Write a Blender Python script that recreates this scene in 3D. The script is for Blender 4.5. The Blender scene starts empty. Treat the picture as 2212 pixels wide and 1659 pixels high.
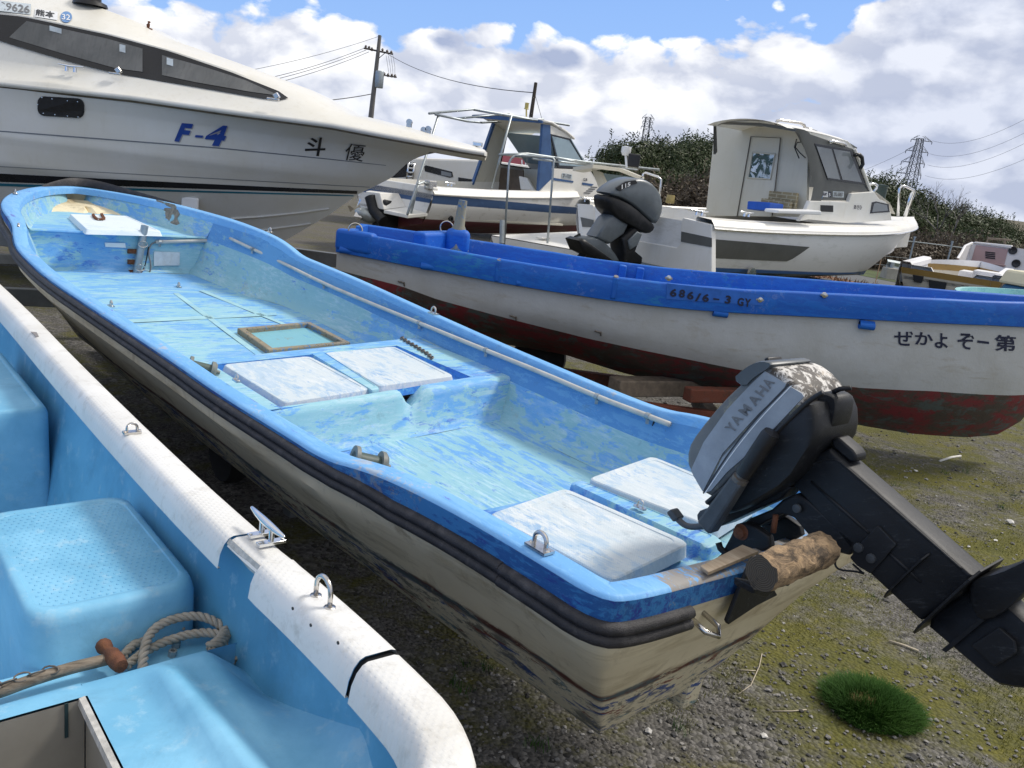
import bpy, math, random
from mathutils import Vector, Matrix, noise as mnoise
from mathutils.geometry import tessellate_polygon
R = math.radians
random.seed(7)
SC = bpy.context.scene
COL = SC.collection

# ------------------------------------------------------------------ camera
EYE = Vector((0, 0, 1.65)); PITCH = R(14.0); ROLL = R(7.4)
FPX, CX, CY = 1800.0, 1106.0, 829.5            # focal length and centre for a 2212 x 1659 picture
fwd = Vector((0, math.cos(PITCH), -math.sin(PITCH))); up0 = Vector((0, math.sin(PITCH), math.cos(PITCH)))
CR = Vector((1, 0, 0)) * math.cos(ROLL) + up0 * math.sin(ROLL)
CU = Vector((-1, 0, 0)) * math.sin(ROLL) + up0 * math.cos(ROLL)
cd = bpy.data.cameras.new('camera'); cam = bpy.data.objects.new('camera', cd); COL.objects.link(cam)
m3 = Matrix((CR, CU, -fwd)).transposed()
cam.matrix_world = Matrix.Translation(EYE) @ m3.to_4x4()
cd.sensor_fit = 'HORIZONTAL'; cd.sensor_width = 36.0; cd.lens = 36.0 * FPX / 2212.0
cd.clip_start = 0.05; cd.clip_end = 3000
SC.camera = cam
SC.view_settings.view_transform = 'Standard'; SC.view_settings.look = 'None'
SC.view_settings.exposure = 0.24; SC.view_settings.gamma = 1.0
SUN_AZ, SUN_EL = R(28), R(50)                  # azimuth from +X towards +Y
sd = bpy.data.lights.new('sun', 'SUN'); sd.energy = 2.4; sd.angle = R(12); sd.color = (1.0, 0.94, 0.86)
so = bpy.data.objects.new('sun', sd); COL.objects.link(so)
sv = Vector((math.cos(SUN_EL) * math.cos(SUN_AZ), math.cos(SUN_EL) * math.sin(SUN_AZ), math.sin(SUN_EL)))
so.rotation_euler = sv.to_track_quat('Z', 'Y').to_euler()

# ------------------------------------------------------------------ node helpers
class NT:
    def __init__(s, tree): s.t = tree; s.n = tree.nodes; s.l = tree.links
    def new(s, typ, **kw):
        nd = s.n.new(typ)
        for k, v in kw.items():
            if k.startswith('i_'):
                key = k[2:].replace('_', ' ')
                nd.inputs[key].default_value = v
            else: setattr(nd, k, v)
        return nd
    def link(s, a, b): s.l.new(a, b)
    def val(s, sock, v):
        if isinstance(v, bpy.types.NodeSocket): s.l.new(v, sock)
        else: sock.default_value = v
    def math(s, op, a, b=None, c=None, clamp=False):
        nd = s.n.new('ShaderNodeMath'); nd.operation = op; nd.use_clamp = clamp
        s.val(nd.inputs[0], a)
        if b is not None: s.val(nd.inputs[1], b)
        if c is not None: s.val(nd.inputs[2], c)
        return nd.outputs[0]
    def mix(s, f, a, b, blend='MIX'):
        nd = s.n.new('ShaderNodeMix'); nd.data_type = 'RGBA'; nd.blend_type = blend; nd.clamp_factor = True
        s.val(nd.inputs[0], f)
        for i, c in ((6, a), (7, b)):
            if isinstance(c, bpy.types.NodeSocket): s.l.new(c, nd.inputs[i])
            else: nd.inputs[i].default_value = (*c[:3], 1)
        return nd.outputs[2]
    def ramp(s, f, lo, hi):   # linear 0..1 between lo and hi
        nd = s.n.new('ShaderNodeMapRange'); nd.clamp = True
        s.val(nd.inputs[0], f); s.val(nd.inputs[1], lo); s.val(nd.inputs[2], hi)
        return nd.outputs[0]
    def noise(s, vec, scale, detail=5, rough=.6, dist=0, stretch=None, rot=0, off=(0, 0, 0)):
        if stretch is not None or rot or off != (0, 0, 0):
            mp = s.n.new('ShaderNodeMapping'); mp.vector_type = 'POINT'
            # rotate first, then scale
            if rot:
                r = s.n.new('ShaderNodeMapping'); r.inputs['Rotation'].default_value = (0, 0, rot); s.l.new(vec, r.inputs[0]); vec = r.outputs[0]
            mp.inputs['Scale'].default_value = stretch or (1, 1, 1); mp.inputs['Location'].default_value = off
            s.l.new(vec, mp.inputs[0]); vec = mp.outputs[0]
        nd = s.n.new('ShaderNodeTexNoise'); nd.inputs['Scale'].default_value = scale
        nd.inputs['Detail'].default_value = detail; nd.inputs['Roughness'].default_value = rough; nd.inputs['Distortion'].default_value = dist
        s.l.new(vec, nd.inputs['Vector'])
        return nd.outputs['Fac']
    def vor(s, vec, scale, feature='F1', rnd=1.0, out='Distance'):
        nd = s.n.new('ShaderNodeTexVoronoi'); nd.feature = feature; nd.inputs['Scale'].default_value = scale
        nd.inputs['Randomness'].default_value = rnd
        s.l.new(vec, nd.inputs['Vector'])
        return nd.outputs[out]
    def sep(s, vec):
        nd = s.n.new('ShaderNodeSeparateXYZ'); s.l.new(vec, nd.inputs[0]); return nd.outputs
    def comb(s, x, y, z):
        nd = s.n.new('ShaderNodeCombineXYZ')
        for i, v in enumerate((x, y, z)): s.val(nd.inputs[i], v)
        return nd.outputs[0]
    def bump(s, h, strength, dist=.01, normal=None):
        nd = s.n.new('ShaderNodeBump'); nd.inputs['Strength'].default_value = strength; nd.inputs['Distance'].default_value = dist
        s.l.new(h, nd.inputs['Height'])
        if normal is not None: s.l.new(normal, nd.inputs['Normal'])
        return nd.outputs[0]

def newmat(name):
    m = bpy.data.materials.new(name); m.use_nodes = True
    t = NT(m.node_tree); b = t.n['Principled BSDF']
    tc = t.n.new('ShaderNodeTexCoord')
    return m, t, b, tc.outputs['Object']
def finish(t, b, col=None, rough=None, metal=None, normal=None, spec=None):
    if col is not None:
        if isinstance(col, bpy.types.NodeSocket): t.link(col, b.inputs['Base Color'])
        else: b.inputs['Base Color'].default_value = (*col, 1)
    if rough is not None: t.val(b.inputs['Roughness'], rough)
    if metal is not None: t.val(b.inputs['Metallic'], metal)
    if normal is not None: t.link(normal, b.inputs['Normal'])
    if spec is not None: b.inputs['Specular IOR Level'].default_value = spec

# ------------------------------------------------------------------ sky and clouds (by world direction)
W = bpy.data.worlds.new('World'); SC.world = W; W.use_nodes = True
t = NT(W.node_tree); bg = t.n['Background']
sky = t.new('ShaderNodeTexSky', sky_type='NISHITA'); sky.sun_disc = False
sky.sun_elevation = SUN_EL; sky.sun_rotation = R(90) - SUN_AZ; sky.altitude = 5; sky.air_density = 1.0; sky.dust_density = .6; sky.ozone_density = 2.0
tc = t.n.new('ShaderNodeTexCoord'); d = tc.outputs['Generated']
sx, sy, sz = t.sep(d)
az = t.math('MULTIPLY', t.math('ARCTAN2', sx, sy), 57.2958)
el = t.math('MULTIPLY', t.math('ARCSINE', sz), 57.2958)
def cloudfield(daz, dele):
    a = t.math('ADD', az, daz); e = t.math('ADD', el, dele)
    v = t.comb(t.math('MULTIPLY', a, .075), t.math('MULTIPLY', e, .125), t.math('MULTIPLY', t.math('ADD', a, e), .01))
    n1 = t.noise(v, 1.35, 12, .60, .3)
    vo = t.n.new('ShaderNodeTexVoronoi'); vo.feature = 'SMOOTH_F1'; vo.inputs['Scale'].default_value = 4.2; vo.inputs['Smoothness'].default_value = .2
    nz = t.n.new('ShaderNodeTexNoise'); nz.inputs['Scale'].default_value = 4; nz.inputs['Detail'].default_value = 6
    t.link(v, nz.inputs['Vector'])
    vm = t.n.new('ShaderNodeVectorMath'); vm.operation = 'MULTIPLY_ADD'; t.link(nz.outputs['Color'], vm.inputs[0]); vm.inputs[1].default_value = (.3, .3, .3); t.link(v, vm.inputs[2])
    t.link(vm.outputs[0], vo.inputs['Vector'])
    bil = t.math('SUBTRACT', .55, vo.outputs['Distance'])
    return t.math('ADD', n1, t.math('MULTIPLY', bil, .42))
c0 = cloudfield(0, 0); c1 = cloudfield(1.3, 1.7)
# open blue above a bank of cumulus whose top climbs from 8 degrees in the middle to 12 on the right, closed again further right
edge = t.math('ADD', 8.4, t.math('MULTIPLY', t.math('MAXIMUM', t.math('SUBTRACT', az, 0.0), 0), .17))
edge = t.math('ADD', edge, t.math('MULTIPLY', t.math('MAXIMUM', t.math('SUBTRACT', az, 16.5), 0), .55))
edge = t.math('SUBTRACT', edge, t.math('MULTIPLY', t.math('MAXIMUM', t.math('SUBTRACT', t.math('MULTIPLY', az, -1.0), 12.0), 0), .10))
above = t.math('SUBTRACT', el, edge)
hole = None
for a_, e_, ra2, re2 in ((-6.4, 7.7, 1.5, .7), (-.6, 7.5, 2.6, .9)):      # two dark rents in the bank
    g_ = t.math('ADD', t.math('POWER', t.math('DIVIDE', t.math('SUBTRACT', az, a_), ra2), 2), t.math('POWER', t.math('DIVIDE', t.math('SUBTRACT', el, e_), re2), 2))
    h_ = t.ramp(t.math('ADD', g_, t.math('MULTIPLY', t.math('SUBTRACT', c0, .62), -5.0)), 1.6, .3); hole = h_ if hole is None else t.math('MAXIMUM', hole, h_)
thr = t.math('ADD', .20, t.math('MULTIPLY', t.ramp(above, -2.2, 2.6), .62))
thr = t.math('SUBTRACT', thr, t.math('MULTIPLY', t.ramp(el, 20, 40), .18))
dens = t.ramp(t.math('SUBTRACT', c0, thr), 0.0, .085)
lit = t.ramp(t.math('SUBTRACT', c0, c1), -.12, .15)
low = t.ramp(el, 7.5, 0.5)
rightw = t.ramp(az, 1.0, 20.0)
big = t.noise(t.comb(t.math('MULTIPLY', az, .055), t.math('MULTIPLY', el, .11), 3.3), 1.6, 6, .58)
grey = t.math('MAXIMUM', t.math('MULTIPLY', low, .9), t.math('MULTIPLY', rightw, t.ramp(above, 1.0, -3.5)))
grey = t.math('ADD', t.math('MULTIPLY', grey, .85), t.math('MULTIPLY', t.ramp(big, .42, .64), .45), clamp=True)
rimw = t.math('MULTIPLY', t.ramp(t.math('SUBTRACT', c0, thr), .30, .05), t.ramp(above, -3.2, -.4))      # bright edges against the blue
grey = t.math('MULTIPLY', grey, t.math('SUBTRACT', 1, t.math('MULTIPLY', rimw, .7)))
ccol = t.mix(lit, (6.2, 6.5, 7.4), (10.8, 10.7, 10.5))
ccol = t.mix(grey, ccol, t.mix(lit, (4.3, 4.8, 6.2), (6.6, 7.0, 8.1)))
ccol = t.mix(t.math('MULTIPLY', hole, .85), ccol, (2.6, 3.3, 5.2))
blue = t.mix(t.ramp(el, 0, 30), (3.0, 5.2, 9.6), (1.4, 3.0, 7.6))
skyc = t.mix(.75, sky.outputs[0], blue)
ccol = t.mix(t.ramp(el, 17, 30), ccol, t.mix(lit, (6.6, 6.5, 6.3), (8.8, 8.6, 8.2)))
dens = t.math('MAXIMUM', dens, t.math('MULTIPLY', t.ramp(el, 18, 32), .88))
out = t.mix(dens, skyc, ccol)
t.link(out, bg.inputs['Color']); bg.inputs['Strength'].default_value = .1

# ------------------------------------------------------------------ geometry helpers
def lerp(a, b, f): return a + (b - a) * f
def itp(tab, x):          # table [(x, v...)...] linear
    if x <= tab[0][0]: return tab[0][1:]
    for a, b in zip(tab, tab[1:]):
        if x <= b[0]:
            f = (x - a[0]) / (b[0] - a[0]); return tuple(lerp(p, q, f) for p, q in zip(a[1:], b[1:]))
    return tab[-1][1:]
def smooth_tab(tab, n=3):
    for _ in range(n):
        new = [tab[0]]
        for a, b in zip(tab, tab[1:]):
            new.append(tuple(lerp(p, q, .25) for p, q in zip(a, b))); new.append(tuple(lerp(p, q, .75) for p, q in zip(a, b)))
        new.append(tab[-1]); tab = new
    return tab
def chaikin(P, n=2, closed=False):
    P = [Vector(p) for p in P]
    for _ in range(n):
        Q = []
        m = len(P)
        if not closed: Q.append(P[0])
        for i in range(m if closed else m - 1):
            a, b = P[i], P[(i + 1) % m]
            Q += [a.lerp(b, .25), a.lerp(b, .75)]
        if not closed: Q.append(P[-1])
        P = Q
    return P
def ray(x, y): return fwd + CR * ((x - CX) / FPX) - CU * ((y - CY) / FPX)
def project(p):
    v = Vector(p) - EYE; w = v.dot(fwd)
    return CX + FPX * v.dot(CR) / w, CY - FPX * v.dot(CU) / w, w
def onz(px, z):
    r = ray(*px); return EYE + r * ((z - EYE.z) / r.z)
def ondepth(px, dep): return EYE + ray(*px) * dep
class Frame:
    """a boat's own axes: x forward, y to port, z up from the ground"""
    def __init__(s, ox, oy, psi):
        s.o = Vector((ox, oy, 0)); s.psi = psi
        s.h = Vector((math.cos(psi), math.sin(psi), 0)); s.n = Vector((-s.h.y, s.h.x, 0)); s.k = Vector((0, 0, 1))
    def w(s, x, y, z): return s.o + s.h * x + s.n * y + s.k * z
    def l(s, p): v = Vector(p) - s.o; return Vector((v.dot(s.h), v.dot(s.n), v.z))
    def onz(s, px, z): return s.l(onz(px, z))
    def ony(s, px, y):
        r = ray(*px); tt = ((s.o + s.n * y - EYE).dot(s.n)) / r.dot(s.n); return s.l(EYE + r * tt)
    def onx(s, px, x):
        r = ray(*px); tt = ((s.o + s.h * x - EYE).dot(s.h)) / r.dot(s.h); return s.l(EYE + r * tt)
    def onsurf(s, px, yfun, y0=-1.0, it=40):
        y = y0
        for _ in range(it):
            q = s.ony(px, y); y = lerp(y, yfun(q.x, q.z), .6)
        return s.ony(px, y)
    def dir(s, v): return s.h * v[0] + s.n * v[1] + s.k * v[2]

class MB:
    def __init__(s, T=None): s.v = []; s.f = []; s.m = []; s.T = T or (lambda p: Vector(p))
    def add(s, vs, fs, m=0):
        b = len(s.v); s.v += [s.T(p) for p in vs]; s.f += [[i + b for i in f] for f in fs]; s.m += [m] * len(fs); return s
    def box(s, c, d, ax=None, m=0, taper=1.0):
        ax = ax or (Vector((1, 0, 0)), Vector((0, 1, 0)), Vector((0, 0, 1)))
        c = Vector(c); vs = []
        for k in (-1, 1):
            q = taper if k > 0 else 1
            for i, j in ((-1, -1), (1, -1), (1, 1), (-1, 1)):
                vs.append(c + Vector(ax[0]) * i * d[0] / 2 * q + Vector(ax[1]) * j * d[1] / 2 * q + Vector(ax[2]) * k * d[2] / 2)
        return s.add(vs, [(3, 2, 1, 0), (4, 5, 6, 7), (0, 1, 5, 4), (1, 2, 6, 5), (2, 3, 7, 6), (3, 0, 4, 7)], m)
    def prism(s, poly, off, m=0):
        P = [Vector(p) for p in poly]; Q = [p + Vector(off) for p in P]; n = len(P)
        tris = tessellate_polygon([P])
        fs = [list(t_) for t_ in tris] + [[i + n for i in reversed(t_)] for t_ in tris]
        fs += [[i, (i + 1) % n, (i + 1) % n + n, i + n] for i in range(n)]
        return s.add(P + Q, fs, m)
    def ngon_prism(s, P, Q, m=0):
        P = [Vector(p) for p in P]; Q = [Vector(p) for p in Q]; n = len(P)
        return s.add(P + Q, [list(range(n))[::-1], [i + n for i in range(n)]] + [[i, (i + 1) % n, (i + 1) % n + n, i + n] for i in range(n)], m)
    def poly(s, P, m=0):
        P = [Vector(p) for p in P]; return s.add(P, [list(t_) for t_ in tessellate_polygon([P])], m)
    def loft(s, rows, closed=False, m=0, cap=False):
        n = len(rows[0]); vs = [p for r_ in rows for p in r_]; fs = []
        for i in range(len(rows) - 1):
            for j in range(n if closed else n - 1):
                k = (j + 1) % n
                fs.append([i * n + j, i * n + k, (i + 1) * n + k, (i + 1) * n + j])
        if cap:
            fs.append(list(range(n))[::-1]); fs.append([(len(rows) - 1) * n + j for j in range(n)])
        return s.add(vs, fs, m)
    def tube(s, pts, r, n=8, closed=False, m=0, cap=True):
        P = [Vector(p) for p in pts]; N = len(P); rows = []
        rr = r if isinstance(r, (list, tuple)) else [r] * N
        u = None
        for i in range(N):
            if closed: tg = P[(i + 1) % N] - P[i - 1]
            else: tg = P[min(i + 1, N - 1)] - P[max(i - 1, 0)]
            tg.normalize()
            if u is None:
                a = Vector((0, 0, 1)) if abs(tg.z) < .9 else Vector((1, 0, 0)); u = tg.cross(a).normalized()
            u = (u - tg * u.dot(tg)).normalized(); w = tg.cross(u)
            rows.append([P[i] + (u * math.cos(k * 2 * math.pi / n) + w * math.sin(k * 2 * math.pi / n)) * rr[i] for k in range(n)])
        if closed: rows.append(rows[0])
        return s.loft(rows, True, m, cap and not closed)
    def lathe(s, c, ax, prof, n=16, m=0):
        c = Vector(c); ax = Vector(ax).normalized(); a = Vector((0, 0, 1)) if abs(ax.z) < .9 else Vector((1, 0, 0))
        u = ax.cross(a).normalized(); w = ax.cross(u)
        rows = [[c + ax * h + (u * math.cos(k * 2 * math.pi / n) + w * math.sin(k * 2 * math.pi / n)) * r_ for k in range(n)] for r_, h in prof]
        return s.loft(rows, True, m, True)
    def build(s, name, mat, parent=None, smooth=40, bevel=0, seg=2, sub=0, solid=0, weld=False):
        root = Vector((0, 0, 0)); p = parent
        while p is not None: root = root + p.location; p = p.parent
        me = bpy.data.meshes.new(name); me.from_pydata([tuple(q - root) for q in s.v], [], s.f)
        mats = mat if isinstance(mat, (list, tuple)) else [mat]
        for mm in mats: me.materials.append(mm)
        if len(mats) > 1:
            for pl, k in zip(me.polygons, s.m): pl.material_index = k
        import bmesh
        bm = bmesh.new(); bm.from_mesh(me)
        if weld: bmesh.ops.remove_doubles(bm, verts=bm.verts, dist=.0004)
        bmesh.ops.recalc_face_normals(bm, faces=bm.faces); bm.to_mesh(me); bm.free()
        if smooth:
            me.shade_smooth()
            if smooth < 180: me.set_sharp_from_angle(angle=R(smooth))
        me.update()
        o = bpy.data.objects.new(name, me); COL.objects.link(o)
        if parent: o.parent = parent
        if sub: md = o.modifiers.new('sub', 'SUBSURF'); md.levels = sub; md.render_levels = sub
        if solid: md = o.modifiers.new('solid', 'SOLIDIFY'); md.thickness = solid; md.offset = 0
        if bevel:
            md = o.modifiers.new('bevel', 'BEVEL'); md.width = bevel; md.segments = seg; md.limit_method = 'ANGLE'; md.angle_limit = R(35); md.harden_normals = False
        return o
def tag(o, label=None, cat=None, group=None, kind=None):
    if label: o['label'] = label
    if cat: o['category'] = cat
    if group: o['group'] = group
    if kind: o['kind'] = kind
    return o
def thing(name, loc, label, cat, group=None):
    o = bpy.data.objects.new(name, None); COL.objects.link(o); o.location = loc; o.empty_display_size = .2
    return tag(o, label, cat, group)
def text_mesh(s, size=1.0, bold=0.0, shear=0.0):
    """glyph outlines as 2D triangles: (verts, faces), baseline at 0, width from 0"""
    cu = bpy.data.curves.new('glyphs', 'FONT'); cu.body = s; cu.size = size; cu.offset = bold; cu.shear = shear; cu.resolution_u = 3
    ob = bpy.data.objects.new('glyphs', cu); COL.objects.link(ob)
    dg = bpy.context.evaluated_depsgraph_get(); me = bpy.data.meshes.new_from_object(ob.evaluated_get(dg))
    V = [(v.co.x, v.co.y) for v in me.vertices]; Fs = [list(p.vertices) for p in me.polygons]
    bpy.data.objects.remove(ob); bpy.data.curves.remove(cu); bpy.data.meshes.remove(me)
    if V:
        x0 = min(v[0] for v in V); x1 = max(v[0] for v in V); y0 = min(v[1] for v in V); y1 = max(v[1] for v in V)
        V = [((v[0] - x0) / max(x1 - x0, 1e-6), (v[1] - y0) / max(y1 - y0, 1e-6)) for v in V]   # unit box
    return V, Fs
def bvh_of(objs):
    from mathutils.bvhtree import BVHTree
    V = []; Fs = []
    for o in objs:
        loc = o.location.copy(); p = o.parent
        while p is not None: loc = loc + p.location; p = p.parent
        b = len(V); V += [v.co + loc for v in o.data.vertices]; Fs += [[i + b for i in q.vertices] for q in o.data.polygons]
    return BVHTree.FromPolygons(V, Fs)
def drape(tree, px, lift):
    """point on a hull's surface, a little proud of it"""
    r = ray(*px); hit, nor, _, _ = tree.ray_cast(EYE, r.normalized())
    if hit is None: return None
    if nor.dot(r) > 0: nor = -nor
    return hit + nor * lift
def drape_text(name, s, quad, tree, lift, mat, parent, bold=0.0, shear=0.0):
    V, Fs = text_mesh(s, 1.0, bold, shear); pts = []
    for u, v in V:
        a = [lerp(quad[0][k], quad[1][k], u) for k in (0, 1)]; b = [lerp(quad[3][k], quad[2][k], u) for k in (0, 1)]
        pts.append(drape(tree, (lerp(a[0], b[0], v), lerp(a[1], b[1], v)), lift) or Vector((0, 9, 1.7)))
    return MB().add(pts, Fs).build(name, mat, parent, smooth=0)
def lettering(name, s, quad, lift, mat, parent, bold=0.0, shear=0.0, surf=None):
    """text fitted into the quad (bottom left, bottom right, top right, top left); surf maps a point onto the painted surface"""
    V, Fs = text_mesh(s, 1.0, bold, shear)
    a, b, c, d_ = [Vector(q) for q in quad]
    nrm = (b - a).cross(d_ - a).normalized()
    pts = []
    for u, v in V:
        p = a.lerp(b, u).lerp(d_.lerp(c, u), v)
        if surf: p = surf(p)
        pts.append(p + nrm * lift)
    return MB().add(pts, Fs).build(name, mat, parent, smooth=0)
# ------------------------------------------------------------------ materials
def plain(name, col, rough=.5, metal=0, var=.12, scale=6, bump=0, spec=None, dirt=None, dirt_amt=.3):
    m, t, b, co = newmat(name)
    n = t.noise(co, scale, 6, .65)
    c = t.mix(t.ramp(n, .3, .7), tuple(x * (1 - var) for x in col), tuple(min(1, x * (1 + var)) for x in col))
    if dirt:
        n2 = t.noise(co, scale * .7, 8, .7, .3, off=(5, 3, 1))
        c = t.mix(t.math('MULTIPLY', t.ramp(n2, .52, .72), dirt_amt), c, dirt)
    nr = t.bump(t.noise(co, scale * 14, 4), bump, .004) if bump else None
    r2 = t.math('ADD', rough - .07, t.math('MULTIPLY', n, .14))
    finish(t, b, c, r2, metal, nr, spec)
    return m
def gelcoat(name, col, stain=(.34, .29, .20), amt=.25, rough=.32, streak=True):
    """sun bleached white fibreglass: faint yellowing, chalky patches and vertical dirt runs"""
    m, t, b, co = newmat(name)
    n = t.noise(co, 1.6, 7, .6); n2 = t.noise(co, 9, 6, .65, off=(3, 1, 7))
    c = t.mix(t.ramp(n, .35, .7), col, tuple(x * q for x, q in zip(col, (.92, .90, .84))))
    run = t.noise(co, 5, 5, .6, stretch=(4, 4, .45), off=(2, 8, 0))
    c = t.mix(t.math('MULTIPLY', t.ramp(run, .56, .78), amt), c, stain)
    c = t.mix(t.math('MULTIPLY', t.ramp(n2, .60, .74), amt * .8), c, stain)
    finish(t, b, c, t.math('ADD', rough, t.math('MULTIPLY', n2, .2)), 0, t.bump(t.noise(co, 3, 3), .06, .02))
    return m
def stroke_paint(name, under, over, third=None, cov=.5, rot=0, stretch=(1, 5, 5), scale=5, rough=.5, worn=None, worn_amt=.5, dots=0, fine=.35, third_cov=.6, white=None, white_amt=0, dirt_amt=.35):
    """brushed, scuffed and flaking boat paint: ragged streaky patches of older coats, chalking, scratches, grime"""
    m, t, b, co = newmat(name)
    ra_ = t.n.new('ShaderNodeMapping'); ra_.inputs['Rotation'].default_value = (0, 0, rot); t.link(co, ra_.inputs[0]); v = ra_.outputs[0]
    rag = t.noise(v, scale * 5, 6, .75, .3, stretch=(.7, 1.6, 1.6), off=(3, 9, 4))
    n = t.noise(v, scale * 1.5, 12, .74, .5, stretch=stretch)
    big = t.noise(v, 1.35, 4, .6, .5, off=(4, 2, 9), stretch=(1, 1.4, 1.4))
    q = t.math('ADD', t.math('ADD', t.math('MULTIPLY', n, .52), t.math('MULTIPLY', big, .36)), t.math('MULTIPLY', rag, .12))
    th_ = .50 - (cov - .5) * .30
    c = t.mix(t.ramp(q, th_ - .012, th_ + .012), under, over)
    soft = t.noise(v, 3.5, 7, .65, off=(9, 9, 2))
    c = t.mix(t.math('MULTIPLY', t.ramp(soft, .36, .68), .28), c, tuple(lerp(p, q_, .55) for p, q_ in zip(under, over)))
    if third:
        n3 = t.noise(v, scale * 1.9, 12, .76, .5, stretch=stretch, off=(7, 1, 3))
        n3 = t.math('ADD', t.math('ADD', t.math('MULTIPLY', n3, .5), t.math('MULTIPLY', t.noise(v, 1.9, 4, .6, .3, off=(1, 6, 4)), .38)), t.math('MULTIPLY', rag, .12))
        k = .5 + (third_cov - .5) * .62
        c = t.mix(t.math('MULTIPLY', t.ramp(n3, k - .012, k + .012), .8), c, third)
    if white:
        n5 = t.noise(v, scale * 2.6, 10, .76, .3, stretch=(stretch[0] * .7, stretch[1] * 1.4, stretch[2] * 1.4), off=(3, 3, 8))
        n6 = t.noise(v, 2.4, 5, .6, off=(8, 1, 1))
        c = t.mix(t.math('MULTIPLY', t.math('MULTIPLY', t.ramp(n5, .46, .62), t.ramp(n6, .36, .6)), white_amt * 1.5), c, white)
    if worn:
        n4 = t.noise(v, 26, 9, .78, .3, off=(2, 7, 5))
        n4 = t.math('ADD', t.math('MULTIPLY', n4, .55), t.math('MULTIPLY', t.noise(v, 2.6, 4, .6, off=(8, 3, 1)), .45))
        c = t.mix(t.math('MULTIPLY', t.ramp(n4, .575, .59), worn_amt), c, worn)
    # scratches and grime
    sc = t.noise(v, 6, 5, .7, 1.6, stretch=(.6, 2.2, 2.2), off=(1, 5, 2))
    c = t.mix(t.math('MULTIPLY', t.ramp(t.math('ABSOLUTE', t.math('SUBTRACT', sc, .5)), .0035, .0), .35), c, tuple(min(1, x * 1.5 + .12) for x in under))
    g_ = t.noise(v, 11, 9, .75, .3, off=(6, 2, 7))
    c = t.mix(t.math('MULTIPLY', t.ramp(g_, .58, .72), dirt_amt), c, (.10, .15, .19))
    c = t.mix(t.math('MULTIPLY', t.ramp(t.noise(v, 70, 4, .6, off=(2, 2, 5)), .70, .74), .6), c, (.07, .09, .10))
    nr = t.bump(q, .35, .006)
    if dots:
        x, y, z = t.sep(v)
        wv = t.math('MULTIPLY', t.math('SINE', t.math('MULTIPLY', x, dots)), t.math('SINE', t.math('MULTIPLY', y, dots)))
        nr = t.bump(wv, .18, .001, nr)
        c = t.mix(t.math('MULTIPLY', t.ramp(wv, 0, -.9), .16), c, tuple(x_ * .6 for x_ in over))
    finish(t, b, c, t.math('ADD', rough + .06, t.math('MULTIPLY', soft, .25)), 0, nr, .35)
    return m
def zband(name, bands, soft=.006, wob=.03, rough=.5, wscale=3, marks=None, bumps=.1, tilt=(0, 0)):
    """colours changing with height above the ground (object origin at z = 0): [(top z, colour a, colour b, patchiness)...]"""
    m, t, b, co = newmat(name)
    x, y, z = t.sep(co)
    z = t.math('ADD', z, t.math('ADD', t.math('MULTIPLY', x, tilt[0]), t.math('MULTIPLY', y, tilt[1])))
    wn = t.noise(co, wscale, 7, .7)
    zz = t.math('ADD', z, t.math('MULTIPLY', t.math('SUBTRACT', wn, .5), wob))
    c = None
    for i, (top, ca, cb, cov) in enumerate(bands):
        n = t.noise(co, 4.5, 9, .7, .3, stretch=(1, 1, 3.2), off=(i * 3.1, i * 1.7, 2))
        n = t.math('ADD', t.math('MULTIPLY', n, .7), t.math('MULTIPLY', t.noise(co, 1.4, 4, .6, off=(i * 2.3, 4, 1)), .3))
        ci = t.mix(t.ramp(n, 1 - cov - .06 if cov > .5 else .62 - cov * .3, .66 - cov * .2), ca, cb) if cov else ca
        if c is None: c = ci
        else: c = t.mix(t.ramp(zz, bands[i - 1][0] - soft, bands[i - 1][0] + soft), c, ci)
    if marks:
        for col, sc, lo, hi, amt in marks:
            n = t.noise(co, sc, 8, .72, .2, off=(sc, 2, 1))
            c = t.mix(t.math('MULTIPLY', t.ramp(n, lo, hi), amt), c, col)
    finish(t, b, c, t.math('ADD', rough, t.math('MULTIPLY', wn, .2)), 0, t.bump(t.noise(co, 14, 6, .65), bumps, .01))
    return m

PSI = R(132.59)
AQUA = (.27, .49, .54); SKYB = (.13, .36, .69); ROYAL = (.035, .16, .58); PALE = (.60, .74, .85)
M = {}
M['rim'] = stroke_paint('rim_paint', (.20, .45, .78), (.15, .39, .74), (.12, .15, .55), .5, -PSI, (1, 6, 6), 5, .38, worn=(.55, .50, .42), worn_amt=.5, third_cov=.655)
M['rimface'] = stroke_paint('rim_side_paint', (.03, .17, .42), (.014, .085, .28), (.02, .03, .24), .5, -PSI, (1, 5, 5), 6, .42, worn=(.30, .25, .12), worn_amt=.35, third_cov=.60)
M['inner'] = stroke_paint('inner_paint', AQUA, (.13, .36, .70), ROYAL, .42, -PSI, (1.1, 3.2, 3.2), 4.2, .5, third_cov=.63, white=PALE, white_amt=.3, worn=(.35, .34, .30), worn_amt=.25)
M['sole'] = stroke_paint('sole_paint', (.27, .52, .62), SKYB, (.06, .23, .64), .53, -PSI + R(90), (1, 4.5, 4.5), 3.6, .5, third_cov=.62, white=(.58, .72, .80), white_amt=.25, dots=0)
M['sole_aft'] = stroke_paint('sole_aft_paint', (.27, .51, .59), (.12, .34, .70), ROYAL, .48, -PSI, (1, 3.8, 3.8), 4.2, .5, third_cov=.60, white=(.55, .74, .82), white_amt=.4, dots=1150)
M['box'] = stroke_paint('box_paint', (.28, .53, .61), (.13, .37, .72), ROYAL, .48, -PSI + R(90), (1, 3, 3), 4.6, .45, third_cov=.60, white=PALE, white_amt=.3)
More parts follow.
